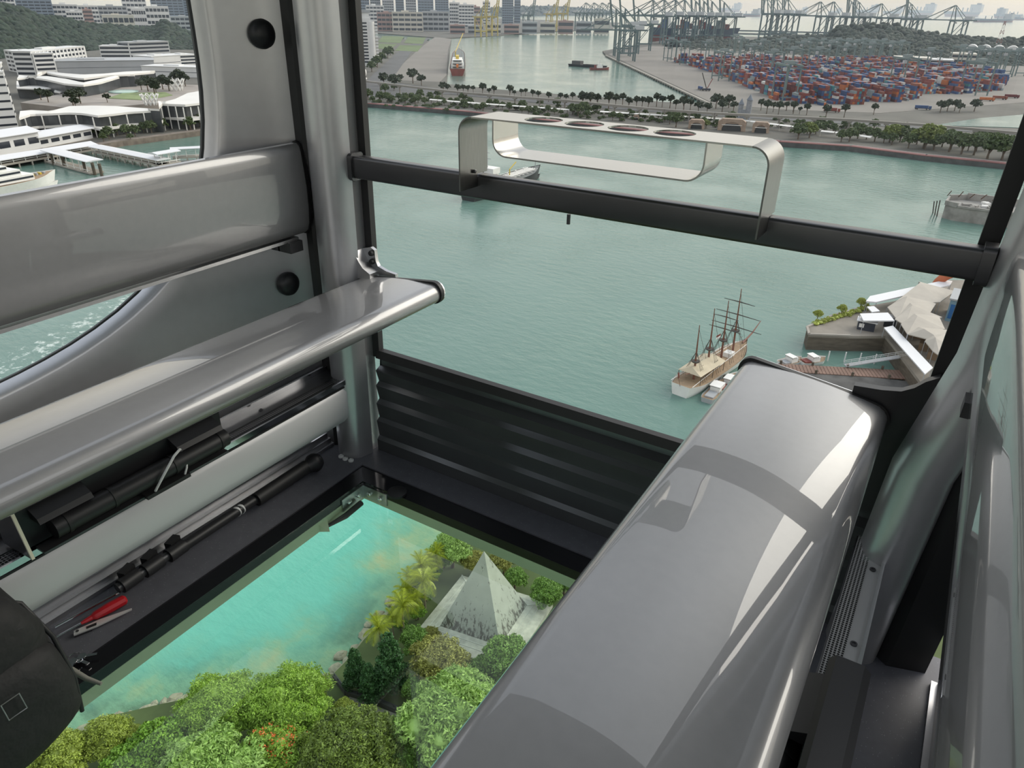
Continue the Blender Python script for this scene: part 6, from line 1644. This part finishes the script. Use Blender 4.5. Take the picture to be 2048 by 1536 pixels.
# ================================================================== wooded hills (uncountable crowns)
ICO = MB().ball((0, 0, 0), 1.0, 7, 5)
def hills(name, label, base, ridge, depth, ma, seed, r0=8.0, rows_=9, step=7):
    g = np.random.default_rng(seed); V0 = np.array(ICO.v); F0 = ICO.f
    xs = np.arange(base[0][0], base[-1][0], step); V = []; F = []; nb = 0; gv = []; 
    cols = 0
    for x in xs:
        yb = np.interp(x, [p[0] for p in base], [p[1] for p in base]); yr = np.interp(x, [p[0] for p in ridge], [p[1] for p in ridge])
        d0 = G(x, yb, MLZ).xy.length
        for k in range(rows_ + 1):
            u = k / rows_; y = yb + (yr - yb) * u; dd_ = d0 + depth * u
            c = D(x, y, dd_); gv.append((c.x, c.y, max(c.z - r0 * 1.1, MLZ)))
            if k == rows_: continue
            for q in range(2):
                xj = x + g.uniform(-step * .6, step * .6); uj = min(1, u + g.uniform(0, 1.0 / rows_))
                c = D(xj, yb + (yr - yb) * uj + g.uniform(0, 1), d0 + depth * uj); r = r0 * g.uniform(.65, 1.25)
                V.append(V0 * np.array([r, r, r * g.uniform(.7, 1.0)]) * (1 + g.normal(size=(len(V0), 1)) * .10) + np.array([c.x, c.y, max(c.z, MLZ) - r * .75]))
                F += [tuple(i + nb for i in f) for f in F0]; nb += len(V0)
        cols += 1
    m = MB(); A = np.concatenate(V); m.v = [tuple(p) for p in A.tolist()]; m.f = F; m.mi = [0] * len(F)
    o = m.build(name + '_woodland', ma, at=tuple(gv[0]), smooth=80); tag(o, label, 'woodland', None, 'stuff')
    m = MB(); n = rows_ + 1; back = []
    m.add(gv, [(i * n + k, (i + 1) * n + k, (i + 1) * n + k + 1, i * n + k + 1) for i in range(cols - 1) for k in range(rows_)])
    top = [gv[i * n + rows_] for i in range(cols)]
    far = [(p[0] * 1.12, p[1] * 1.12, MLZ) for p in top]
    m.add(top + far, [(i, i + 1, cols + i + 1, cols + i) for i in range(cols - 1)])
    struct(m.build(name, mat('hill_soil', (.025, .032, .02), .95, var=.3, scale=.01), at=tuple(gv[0]), fix=True), label.replace('canopy of', 'ground under') , 'hill')
wood1 = mat('forest_canopy', (.022, .036, .022), .85, var=.35, scale=.05, island=.35)
wood2 = mat('hazy_forest_canopy', (.028, .036, .024), .85, var=.35, scale=.05, island=.35)
hills('hill_city', 'dark canopy of the wooded hill behind the white mall', [(-60, 122), (0, 118), (100, 108), (200, 100), (300, 98), (400, 100), (480, 104)], [(-60, -8), (0, 3), (40, 10), (75, 25), (110, 28), (150, 38), (175, 44), (215, 45), (270, 50), (310, 50), (328, 32), (345, 44), (372, 58), (400, 66), (480, 80)], 420, wood1, 3, 9.0, 10, 6)
hills('hill_port', 'dark canopy of the wooded hill behind the container port', [(1330, 100), (1400, 103), (1480, 106), (1600, 112), (1700, 116), (1800, 120), (1900, 127), (2000, 132), (2120, 138)], [(1330, 86), (1390, 72), (1440, 72), (1490, 82), (1540, 70), (1600, 66), (1660, 66), (1680, 48), (1740, 42), (1790, 44), (1830, 58), (1870, 62), (1920, 68), (2000, 74), (2060, 70), (2120, 74)], 520, wood2, 5, 9.0, 8, 7)

# ================================================================== buildings
def block(name, label, l, r, topy, depth, wall, floors, cat='building', z=None, roofs=None, group=None, glass=None, band=.5, d=None, inset=0.0, posts=0):
    z = MLZ if z is None else z
    A = G(l[0], l[1], z) if d is None else D(l[0], l[1], d, z); B = G(r[0], r[1], z) if d is None else D(r[0], r[1], d, z)
    u = (B - A); W_ = u.length; u /= W_; n = Vector((-u.y, u.x, 0))
    if n.dot(A) < 0: n = -n
    h = ZT((A + B) / 2, (l[0] + r[0]) / 2, topy) - z
    t = thing(name, label, cat, (A + B) / 2, math.atan2(u.y, u.x), group)
    s = 1 if Vector((-u.y, u.x, 0)).dot(n) > 0 else -1
    y0, y1 = (0, depth) if s > 0 else (-depth, 0)
    MB().bx(-W_ / 2, W_ / 2, y0, y1, 0, h).build('walls', wall, t, local=True)
    g_ = glass or glassd; fh = h / floors; f = 0 if s > 0 else 0
    for k in range(floors):
        zz = fh * k + fh * (1 - band) * .5
        yy = (-.12, .05) if s > 0 else (-.05, .12)
        MB().bx(-W_ / 2 * (.96 - inset), W_ / 2 * (.96 - inset), yy[0], yy[1], zz, zz + fh * band).build('window_band', g_, t, local=True)
        xx = (-W_ / 2 - .12, -W_ / 2 + .05); MB().bx(*xx, y0 + depth * .06, y1 - depth * .06, zz, zz + fh * band).build('window_band', g_, t, local=True)
        MB().bx(W_ / 2 - .05, W_ / 2 + .12, y0 + depth * .06, y1 - depth * .06, zz, zz + fh * band).build('window_band', g_, t, local=True)
    if posts:
        for k in range(posts + 1):
            x = -W_ / 2 + W_ * k / posts; MB().bx(x - W_ * .012, x + W_ * .012, *((-.35, 0.0) if s > 0 else (0.0, .35)), 0, h).build('pilaster', wall, t, local=True)
    MB().bx(-W_ / 2 - .6, W_ / 2 + .6, y0 - .6, y1 + .6, h, h + max(.6, h * .03)).build('roof', roofs or wall, t, local=True)
    MB().bx(-W_ * .2, W_ * .05, (y0 + y1) / 2 - depth * .2, (y0 + y1) / 2 + depth * .2, h, h + max(2.0, h * .10)).build('plant_room', wall, t, local=True)
    return t
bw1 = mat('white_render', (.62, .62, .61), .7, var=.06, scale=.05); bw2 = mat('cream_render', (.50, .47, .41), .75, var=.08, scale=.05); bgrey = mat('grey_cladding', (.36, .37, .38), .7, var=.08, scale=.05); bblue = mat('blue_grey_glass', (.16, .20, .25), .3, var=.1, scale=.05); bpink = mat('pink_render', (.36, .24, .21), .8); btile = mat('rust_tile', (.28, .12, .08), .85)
# city behind the hill, left opening
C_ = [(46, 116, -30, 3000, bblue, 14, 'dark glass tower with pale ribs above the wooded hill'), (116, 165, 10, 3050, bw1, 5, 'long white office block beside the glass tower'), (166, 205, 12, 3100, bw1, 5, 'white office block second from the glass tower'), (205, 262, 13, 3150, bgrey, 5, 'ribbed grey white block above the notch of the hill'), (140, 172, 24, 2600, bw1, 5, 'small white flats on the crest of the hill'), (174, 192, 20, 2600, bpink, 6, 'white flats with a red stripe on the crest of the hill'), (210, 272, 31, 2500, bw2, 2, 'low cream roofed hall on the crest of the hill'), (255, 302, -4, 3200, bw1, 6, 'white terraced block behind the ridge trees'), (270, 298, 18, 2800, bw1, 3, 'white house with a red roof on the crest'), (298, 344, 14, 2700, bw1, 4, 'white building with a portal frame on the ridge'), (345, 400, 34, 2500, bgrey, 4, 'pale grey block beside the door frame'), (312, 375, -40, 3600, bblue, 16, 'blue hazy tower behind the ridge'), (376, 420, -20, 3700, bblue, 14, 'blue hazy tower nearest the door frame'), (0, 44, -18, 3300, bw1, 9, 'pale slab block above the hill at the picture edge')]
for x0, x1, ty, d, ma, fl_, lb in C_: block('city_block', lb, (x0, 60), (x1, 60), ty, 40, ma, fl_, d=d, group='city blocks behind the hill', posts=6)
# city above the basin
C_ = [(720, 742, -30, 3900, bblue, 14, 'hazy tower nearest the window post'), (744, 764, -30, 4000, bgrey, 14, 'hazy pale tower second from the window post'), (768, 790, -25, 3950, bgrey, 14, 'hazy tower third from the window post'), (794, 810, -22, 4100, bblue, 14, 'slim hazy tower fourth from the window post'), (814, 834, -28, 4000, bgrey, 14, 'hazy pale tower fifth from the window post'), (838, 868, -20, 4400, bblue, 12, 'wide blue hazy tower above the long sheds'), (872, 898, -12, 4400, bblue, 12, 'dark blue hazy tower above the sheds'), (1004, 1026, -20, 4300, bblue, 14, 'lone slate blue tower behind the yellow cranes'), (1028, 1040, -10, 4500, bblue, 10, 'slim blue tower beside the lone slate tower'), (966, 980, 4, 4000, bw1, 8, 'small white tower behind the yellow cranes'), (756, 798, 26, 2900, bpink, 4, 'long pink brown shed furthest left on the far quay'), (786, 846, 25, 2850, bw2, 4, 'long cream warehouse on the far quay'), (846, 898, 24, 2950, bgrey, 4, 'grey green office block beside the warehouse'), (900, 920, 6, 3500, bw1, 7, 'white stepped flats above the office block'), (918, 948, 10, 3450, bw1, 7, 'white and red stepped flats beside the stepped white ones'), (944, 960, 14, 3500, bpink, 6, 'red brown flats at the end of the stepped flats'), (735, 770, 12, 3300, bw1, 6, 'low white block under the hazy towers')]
for x0, x1, ty, d, ma, fl_, lb in C_: block('city_block', lb, (x0, 60), (x1, 60), ty, 40, ma, fl_, d=d, group='city blocks beyond the basin', posts=5)
for k in range(9):
    x = 900 + k * 36; P = D(x, 60, 3300 + 40 * k, MLZ)
    t = block('quay_shed', 'low dull red stack shed on the far basin side', (x, 60), (x + 30, 60), [50, 53, 51, 54][k % 4] - k * 1.5, 40, [bpink, bgrey, bw2][k % 3], 2, d=2700 + 25 * k, group='low sheds on the far basin side')
hills('hill_far', 'hazy canopy of low hills beyond the yellow cranes', [(880, 34), (1000, 32), (1130, 30), (1230, 30)], [(880, 16), (960, 12), (1040, 10), (1100, 8), (1160, 12), (1230, 20)], 500, wood2, 8, 14.0, 4, 8)
for k in range(34):
    put_tree('bushy', 412 + (k * 37) % 300, 150 + (k * 53) % 92 - (k * 37) % 300 * .08, 7 + k % 4, 'leafy tree on the mainland between the mall and the causeway', 'mainland trees hidden by the post', land=MLZ)
for k in range(6): block('waterfront_block', 'low white block on the mainland between the mall and the white tower', (430 + 45 * k, 140 + 6 * (k % 3)), (462 + 45 * k, 140 + 6 * (k % 3)), 112 + 5 * (k % 2), 26, (bw1, bw2, bgrey)[k % 3], 4, group='white blocks hidden by the post')
# white tower block beside the window post
A = G(742, 132, MLZ); t = thing('apartment_tower', 'white apartment tower with round corner and balconies beside the window post', 'tower', A, heading(742, 132) - math.pi / 2)
h = ZT(A, 742, 20) - MLZ; w = 11
MB().bx(-w * 1.6, w * .35, 0, 16, 0, h * .86).build('slab_wing', bw1, t, local=True); MB().cyl((w * .35, 4, 0), (w * .35, 4, h * .80), 5.5, 5.5, 16).build('round_corner', bw1, t, 40, local=True); MB().bx(-w * 1.3, w * .2, 2, 14, h * .86, h * .95).build('penthouse', bw1, t, local=True); MB().bx(-w * 1.5, w * .4, 1, 15, h * .95, h).build('roof', greyp, t, local=True)
for k in range(13):
    MB().bx(w * .72, w * 1.25, 2, 14, h * .05 + k * h * .058, h * .075 + k * h * .058).build('balcony', bw1, t, local=True)
    MB().bx(-w * 1.5, -w * .2, -.15, 0, h * .06 + k * h * .058, h * .09 + k * h * .058).build('window_band', glassd, t, local=True)
MB().bx(w * .5, w * .9, 3, 13, 0, h * .8).build('balcony_core', bw2, t, local=True)
p = G(728, 168, MLZ); t = thing('radar_dome', 'white domed beacon beside the window post', 'beacon', p)
MB().ball((p.x, p.y, p.z + 13), 4.2, 14, 10, (1, 1, 1.3)).build('dome', hull_wht, t, 60); MB().cyl(p, p + Vector((0, 0, 9)), 2.2, 1.6, 10).build('stem', hull_wht, t, 40); MB().cyl(p + Vector((0, 0, 5.5)), p + Vector((0, 0, 7)), 4.2, 4.2, 12).build('gallery', hull_wht, t, 40)
rows('bushy', [(215, 480, 40), (250, 450, 36), (300, 410, 38), (320, 395, 30), (170, 520, 36)], 700, 0, 4, 'dense green tree at the foot of the white apartment tower', 'trees by the apartment tower')
# buildings around the port hill
for x0, y0, x1, y1, ty, dep, ma, fl_, lb in ((1785, 138, 1858, 141, 116, 60, bw2, 2, 'long cream warehouse behind the containers'), (1856, 141, 1902, 143, 120, 50, bw1, 3, 'white block with dark openings behind the containers'), (1900, 126, 1950, 128, 108, 60, bw2, 2, 'cream shed behind the yard gantries'), (1560, 93, 1620, 94, 80, 60, bw2, 1, 'long pale shed under the wooded hill'), (1625, 96, 1664, 97, 80, 50, bw1, 2, 'white hall under the wooded hill')): block('port_building', lb, (x0, y0), (x1, y1), ty, dep, ma, fl_, group='buildings behind the container yard')
P = G(1992, 118, MLZ); t = thing('arched_shed', 'white shed with a row of arched roofs below the wooded hill', 'shed', P, heading(1992, 118) - math.pi / 2); s = P.xy.length / FPX
MB().bx(-46 * s, 46 * s, 0, 40, 0, 10 * s).build('walls', bw2, t, local=True)
for k in range(5):
    m = MB(); prof = [(-46 * s + (k + .5) * 18.4 * s + 9 * s * math.cos(R(a)), 10 * s + 9 * s * math.sin(R(a))) for a in range(0, 181, 20)]; m.ext(prof, -2, 42, 'Y'); m.build('arched_roof', bw1, t, 40, local=True, fix=True)
p = G(1990, 112, MLZ); t = thing('lattice_mast', 'red and white lattice mast above the arched shed', 'mast', p); hh = ZT(p, 1996, 42) - MLZ
for k in range(8):
    z0, z1 = hh * k / 8, hh * (k + 1) / 8; w0, w1 = 7 * (1 - k / 10), 7 * (1 - (k + 1) / 10); m = MB()
    for i, j in ((-1, -1), (1, -1), (1, 1), (-1, 1)): m.bar((p.x + i * w0, p.y + j * w0, MLZ + z0), (p.x + i * w1, p.y + j * w1, MLZ + z1), 1.0)
    m.bar((p.x - w0, p.y - w0, MLZ + z0), (p.x + w1, p.y - w1, MLZ + z1), .7).bar((p.x + w0, p.y - w0, MLZ + z0), (p.x - w1, p.y - w1, MLZ + z1), .7)
    m.build('mast_section', hull_red if k % 2 else hull_wht, t)
# ================================================================== waterfront seen through the side door window
wroof = mat('white_wavy_roof', (.70, .68, .64), .55, var=.05, scale=.05)
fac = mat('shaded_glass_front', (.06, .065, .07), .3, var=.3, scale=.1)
def lerp_px(l, n):
    xs = [0.0]
    for a, b_ in zip(l[:-1], l[1:]): xs.append(xs[-1] + math.dist(a, b_))
    T = np.linspace(0, xs[-1], n); return list(zip(np.interp(T, xs, [p[0] for p in l]), np.interp(T, xs, [p[1] for p in l])))
def wavy(name, label, frontp, backp, z, th, group, terrace=True, n=26, amp=0.0):
    F, B = lerp_px(frontp, n), lerp_px(backp, n)
    PF = [G(x, y, MLZ + z) for x, y in F]; PB = [G(x, y, MLZ + z + 1.5) for x, y in B]
    c = sum(PF, Vector()) / n; t = thing(name, label, 'mall', (c.x, c.y, MLZ), 0, group)
    m = MB(); up = Vector((0, 0, th))
    m.add(PF + PB + [p - up for p in PF] + [p - up for p in PB], [(i, i + 1, n + i + 1, n + i) for i in range(n - 1)] + [(i, 2 * n + i, 2 * n + i + 1, i + 1) for i in range(n - 1)] + [(n + i, n + i + 1, 3 * n + i + 1, 3 * n + i) for i in range(n - 1)] + [(2 * n + i, 3 * n + i, 3 * n + i + 1, 2 * n + i + 1) for i in range(n - 1)] + [(0, n, 3 * n, 2 * n), (n - 1, 3 * n - 1, 4 * n - 1, 2 * n - 1)])
    m.build('wavy_roof', wroof, t, 30, fix=True)
    def back(p, q, k): return p + (q - p) * k
    I = [back(a, b_, .12) for a, b_ in zip(PF, PB)]; J = [back(a, b_, .95) for a, b_ in zip(PF, PB)]
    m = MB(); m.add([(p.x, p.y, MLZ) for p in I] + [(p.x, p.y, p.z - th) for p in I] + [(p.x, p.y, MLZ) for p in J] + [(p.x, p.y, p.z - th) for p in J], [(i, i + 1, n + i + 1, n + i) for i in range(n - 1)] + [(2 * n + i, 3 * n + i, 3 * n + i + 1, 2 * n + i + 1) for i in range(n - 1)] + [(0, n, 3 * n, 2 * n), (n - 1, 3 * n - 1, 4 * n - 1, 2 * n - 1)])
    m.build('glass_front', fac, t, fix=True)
    if terrace:
        z1 = (z - th) * .5
        K = [back(a, b_, -.10) for a, b_ in zip(PF, PB)]
        m = MB(); m.add([(p.x, p.y, MLZ + z1) for p in K] + [(p.x, p.y, MLZ + z1) for p in I] + [(p.x, p.y, MLZ + z1 - 1.6) for p in K] + [(p.x, p.y, MLZ + z1 - 1.6) for p in I], [(i, i + 1, n + i + 1, n + i) for i in range(n - 1)] + [(i, 2 * n + i, 2 * n + i + 1, i + 1) for i in range(n - 1)] + [(2 * n + i, 3 * n + i, 3 * n + i + 1, 2 * n + i + 1) for i in range(n - 1)])
        m.build('terrace', wroof, t, 30, fix=True)
        for i in range(1, n, 3): MB().cyl((K[i].x, K[i].y, MLZ), (K[i].x, K[i].y, MLZ + z - th), .45, .45, 6).build('column', wroof, t)
    return t
GM = 'wavy white roofs of the waterfront mall'
wavy('mall_roof', 'long wavy white roof nearest the water with terraces below', [(38, 236), (62, 228), (95, 227), (135, 225), (165, 226), (195, 231), (225, 228), (255, 224), (290, 222), (320, 220)], [(40, 222), (62, 220), (100, 222), (140, 212), (185, 211), (230, 212), (270, 215), (300, 217), (318, 218)], 15, 1.4, GM)
wavy('mall_roof', 'high white roof curling at its end beside the door frame', [(318, 214), (324, 207), (345, 208), (370, 209), (405, 205), (440, 200)], [(316, 202), (330, 203), (350, 198), (375, 186), (405, 181), (440, 178)], 18, 1.6, GM)
wavy('mall_roof', 'swooping white roof band below the long grey hall', [(34, 157), (60, 154), (90, 158), (130, 167), (165, 170), (200, 165), (240, 153), (270, 151)], [(38, 150), (60, 152), (95, 152), (135, 158), (165, 165), (200, 158), (235, 150), (268, 149)], 18, 1.6, GM, False)
wavy('mall_roof', 'upper white roof strip running into the hall', [(74, 150), (90, 145), (120, 151), (165, 157), (210, 151), (250, 149), (310, 144)], [(75, 145), (95, 142), (125, 146), (165, 149), (210, 147), (250, 143), (310, 141)], 20, 1.6, GM, False)
wavy('mall_roof', 'flat white shell roof beside the white tower block', [(33, 176), (60, 177), (90, 178), (112, 176)], [(33, 162), (60, 161), (90, 165), (111, 172)], 10, 1.0, GM, False)
wavy('mall_roof', 'small white shell roof next to the flat one', [(108, 183), (120, 185), (134, 182)], [(112, 174), (122, 173), (134, 176)], 9, 1.0, GM, False)
# white flats, grey hall, stepped hotel
block('white_flats', 'white flats with dark window bays and gabled roof line below the hill', (20, 142), (76, 152), 104, 24, bw1, 5, posts=7)
block('white_flats', 'long white flats with gables running towards the stepped hotel', (74, 152), (178, 136), 98, 24, bw1, 5, posts=14)
t = block('long_hall', 'long pale grey windowless hall behind the wavy roofs', (88, 150), (312, 146), 122, 60, bgrey, 1, band=.02)
block('stepped_hotel', 'stepped white hotel with balconies under the hill', (203, 116), (262, 116), 92, 30, bw1, 3)
block('stepped_hotel', 'grey glazed wing of the hotel with plant on its roof', (262, 116), (342, 112), 84, 30, bgrey, 4)
block('white_hall', 'tall white end block of the long hall', (308, 140), (364, 136), 112, 40, bw1, 1, band=.03)
block('white_hall', 'white louvred block beside the door frame', (364, 136), (400, 134), 110, 40, bw1, 4)
block('white_hall', 'wide low white roof hall in front of the end block', (286, 152), (410, 156), 134, 30, bw1, 1, band=.05)
# white tower block at the picture edge
block('office_tower', 'white office tower with slot windows at the picture edge', (-40, 262), (38, 256), 146, 26, bw1, 7, band=.26)
block('office_tower', 'set back upper floors of the white office tower', (-60, 240), (30, 236), 130, 20, bw1, 6, band=.26)
# ferry terminal on piles
def shed(label, l, r, topy, depth, roofh=3.0, piles=True, open_=False, z=None):
    z = SEA + 3.2 if z is None else z
    A, B = G(*l, z), G(*r, z); u = B - A; W_ = u.length; u /= W_; n = Vector((-u.y, u.x, 0)); n = n if n.dot(A) > 0 else -n
    c = (A + B) / 2 + n * depth / 2; h = ZT((A + B) / 2, (l[0] + r[0]) / 2, topy) - z
    t = thing('ferry_shed', label, 'ferry terminal', c, math.atan2(u.y, u.x), 'ferry terminal sheds')
    MB().bx(-W_ / 2, W_ / 2, -depth / 2, depth / 2, -1.0, 0).build('platform', conq, t, local=True)
    if open_:
        for k in range(max(3, int(W_ / 7))):
            x = -W_ / 2 + W_ * (k + .5) / max(3, int(W_ / 7))
            for y in (-depth * .42, depth * .42): MB().bar((x, y, 0), (x, y, h), .35).build('column', hull_wht, t, local=True)
        MB().bx(-W_ / 2, W_ / 2, -depth * .45, -depth * .43, .9, 1.2).build('rail', hull_wht, t, local=True)
    else:
        MB().bx(-W_ / 2 * .98, W_ / 2 * .98, -depth / 2 * .9, depth / 2 * .9, 0, h).build('walls', bw1, t, local=True)
        k = max(2, int(W_ / 9)); s = -1
        for i in range(k):
            x = -W_ / 2 + W_ * (i + .5) / k
            for yy in (-depth / 2 * .9, depth / 2 * .9): MB().bx(x - W_ / k * .36, x + W_ / k * .36, yy - .1, yy + .1, h * .35, h * .72).build('window', glassd, t, local=True)
    m = MB().ext([(-depth / 2 - 1, h), (-depth / 2 - 1, h + .4), (0, h + roofh), (depth / 2 + 1, h + .4), (depth / 2 + 1, h)], -W_ / 2 - .6, W_ / 2 + .6, 'X'); m.build('pitched_roof', wht, t, local=True, fix=True)
    if piles:
        for i in range(max(3, int(W_ / 8))):
            x = -W_ / 2 + W_ * (i + .5) / max(3, int(W_ / 8))
            for y in (-depth * .45, depth * .45): MB().bar((x, y, -5), (x, y, -1), .8).build('pile', conq, t, local=True)
    return t
shed('long white two-storey ferry shed at the picture edge', (-60, 322), (88, 296), 274, 22, 3)
shed('white ferry hall with a light roof beside the covered jetty', (82, 297), (190, 276), 266, 22, 2)
shed('long low roofed quay arcade in front of the ferry halls', (-60, 340), (195, 297), 310, 12, 2, True, True)
shed('covered white jetty reaching out over the water', (182, 302), (318, 330), 307, 7, 1.2, True, True)
shed('covered white jetty end turning towards the door frame', (318, 330), (362, 322), 306, 7, 1.2, True, True)
shed('small white pontoon shelter beside the covered jetty', (345, 315), (402, 312), 298, 6, .8, True, True)
shed('floating pontoon with a stepped white roof between the piles', (90, 322), (180, 346), 312, 8, .8, False, True, SEA + 1.2)
for k, (x, y) in enumerate(((130, 335), (172, 345), (190, 350), (204, 352), (108, 330))):
    p = G(x, y); tag(MB().cyl((p.x, p.y, SEA - 1), (p.x, p.y, SEA + 7), .9, .9, 8).build('mooring_post', pierw, smooth=40), 'dark mooring post standing in the water by the pontoon', 'post', 'mooring posts by the pontoon')
# revetment and promenade trees
rv = [G(x, y, SEA + 1.2) for x, y in ((192, 296), (240, 288), (300, 280), (360, 272), (420, 264))]
t = thing('stone_bank', 'brown stone bank along the mall promenade', 'bank', rv[2]); t['kind'] = 'structure'; t.name = 'wall_bank'
for a, b_ in zip(rv[:-1], rv[1:]):
    MB().bar(a, b_, 7, 5).build('stone_face', mat('brown_revetment', (.17, .14, .115), .95, var=.35, scale=.25, detail=8), t)
for x, y, r in ((215, 262, 13), (232, 256, 12), (250, 258, 13), (268, 258, 12), (285, 252, 11), (300, 250, 13), (322, 246, 13), (345, 244, 9), (378, 243, 14), (398, 238, 13), (205, 272, 9), (260, 272, 7), (190, 262, 8)): put_tree('bushy', x, y, r, 'dense green tree on the promenade in front of the mall', 'mall promenade trees', land=MLZ)
for x, y, r in ((78, 183, 10), (92, 186, 11), (141, 188, 14), (156, 184, 14), (148, 200, 10), (292, 160, 14), (305, 165, 14), (322, 158, 13), (335, 163, 12), (355, 148, 15), (368, 155, 11), (212, 192, 8), (280, 164, 10), (310, 172, 10)): put_tree('broad', x, y, r, 'dark tree in the roof garden between the white roofs', 'roof garden trees', land=MLZ + 8)
# roof garden deck, pool and lattice sculptures
struct(MB().prism(gp([(40, 205), (110, 190), (200, 175), (300, 168), (410, 170), (410, 200), (330, 205), (230, 213), (120, 214)], MLZ + 8), MLZ, MLZ + 8).build('roof_garden', mat('roof_paving', (.30, .27, .24), .85, var=.2, scale=.05), at=(0, 0, SEA)), 'paved roof garden between the wavy white roofs', 'roof garden')
struct(MB().prism(gp([(215, 196), (245, 186), (330, 184), (345, 190), (290, 200)], MLZ + 8.4), MLZ + 8, MLZ + 8.4).build('lawn_roof', mat('pale_grass', (.20, .25, .11), .9, var=.2, scale=.1), at=(0, 0, SEA)), 'pale lawn of the roof garden', 'lawn')
P = G(247, 182, MLZ + 9); m = MB(); prof = [(0, .8), (8, .5), (13, 0), (13.5, -.6)]
tag(m.lathe([(13.5, -.6), (13, 0), (8, .6), (0.01, .8)], P, 'Z', 28).build('lens_pool', mat('pale_glass_green', (.36, .50, .43), .25), smooth=40), 'pale green lens-shaped glass roof on the lawn', 'skylight')
for x, y, s, lb in ((353, 181, 8.5, 'white lattice basket sculpture among the roof garden trees'), (302, 210, 7.0, 'white lattice sculpture at the edge of the lower roof')):
    P = G(x, y, MLZ + 8); t = thing('lattice_sculpture', lb, 'sculpture', P)
    for k in range(10):
        a = 2 * math.pi * k / 10
        for dr in (.9, -.9):
            pts = [P + Vector((s * (.62 + .42 * u) * math.cos(a + dr * u), s * (.62 + .42 * u) * math.sin(a + dr * u), u * s * 1.25)) for u in (0, .25, .5, .75, 1)]
            MB().tube(pts, .45, 5).build('lattice_rib', hull_wht, t)
# white yacht at the picture edge
t, L = ship('cruise_yacht', 'white cruise ship with a round dome behind the far backrest', 'ship', (-120, 420), (112, 372), 16, 7, (hull_wht, hull_wht, deck_wood), sheer=1)
for k, (x0, x1, w, z0, z1) in enumerate(((-.40, .26, 6.6, 7, 10), (-.38, .16, 6.0, 10, 13), (-.34, .06, 5.2, 13, 15.5))):
    LB(MB().bx(L * x0, L * x1, -w, w, z0, z1), 'deck_house', hull_wht, t); LB(MB().bx(L * x0 * .97, L * x1 * .97, -w - .08, w + .08, z0 + 1.1, z0 + 2.1), 'window_band', glassd, t)
LB(MB().ball((-L * .10, 0, 18), 3.0, 16, 10), 'radome', hull_wht, t, 60); LB(MB().cyl((L * .0, 2, 15.5), (L * .0, 2, 22), .4, .2, 6), 'mast', greyp, t)
for k in range(5): LB(MB().bx(L * (.27 + .035 * k), L * (.285 + .035 * k), -1.2, 1.2, 7, 8.6), 'deck_gear', mat('yellow_paint', (.55, .40, .05)) if k % 2 else greyp, t)
# ================================================================== sea haze over the far harbour
m = bpy.data.materials.new('sea_haze'); m.use_nodes = True
t = m.node_tree; t.nodes.remove(t.nodes['Principled BSDF'])
v = t.nodes.new('ShaderNodeVolumeScatter'); v.inputs['Color'].default_value = (.66, .82, 1.0, 1); v.inputs['Density'].default_value = HAZE; v.inputs['Anisotropy'].default_value = .2
t.links.new(v.outputs[0], t.nodes['Material Output'].inputs['Volume'])
o = MB().bx(-14000, 14000, 330, 24000, SEA + .6, 160).build('haze', m, at=(0, 3000, SEA)); tag(o, 'thin pale haze lying over the distant harbour and city', 'haze', None, 'stuff')
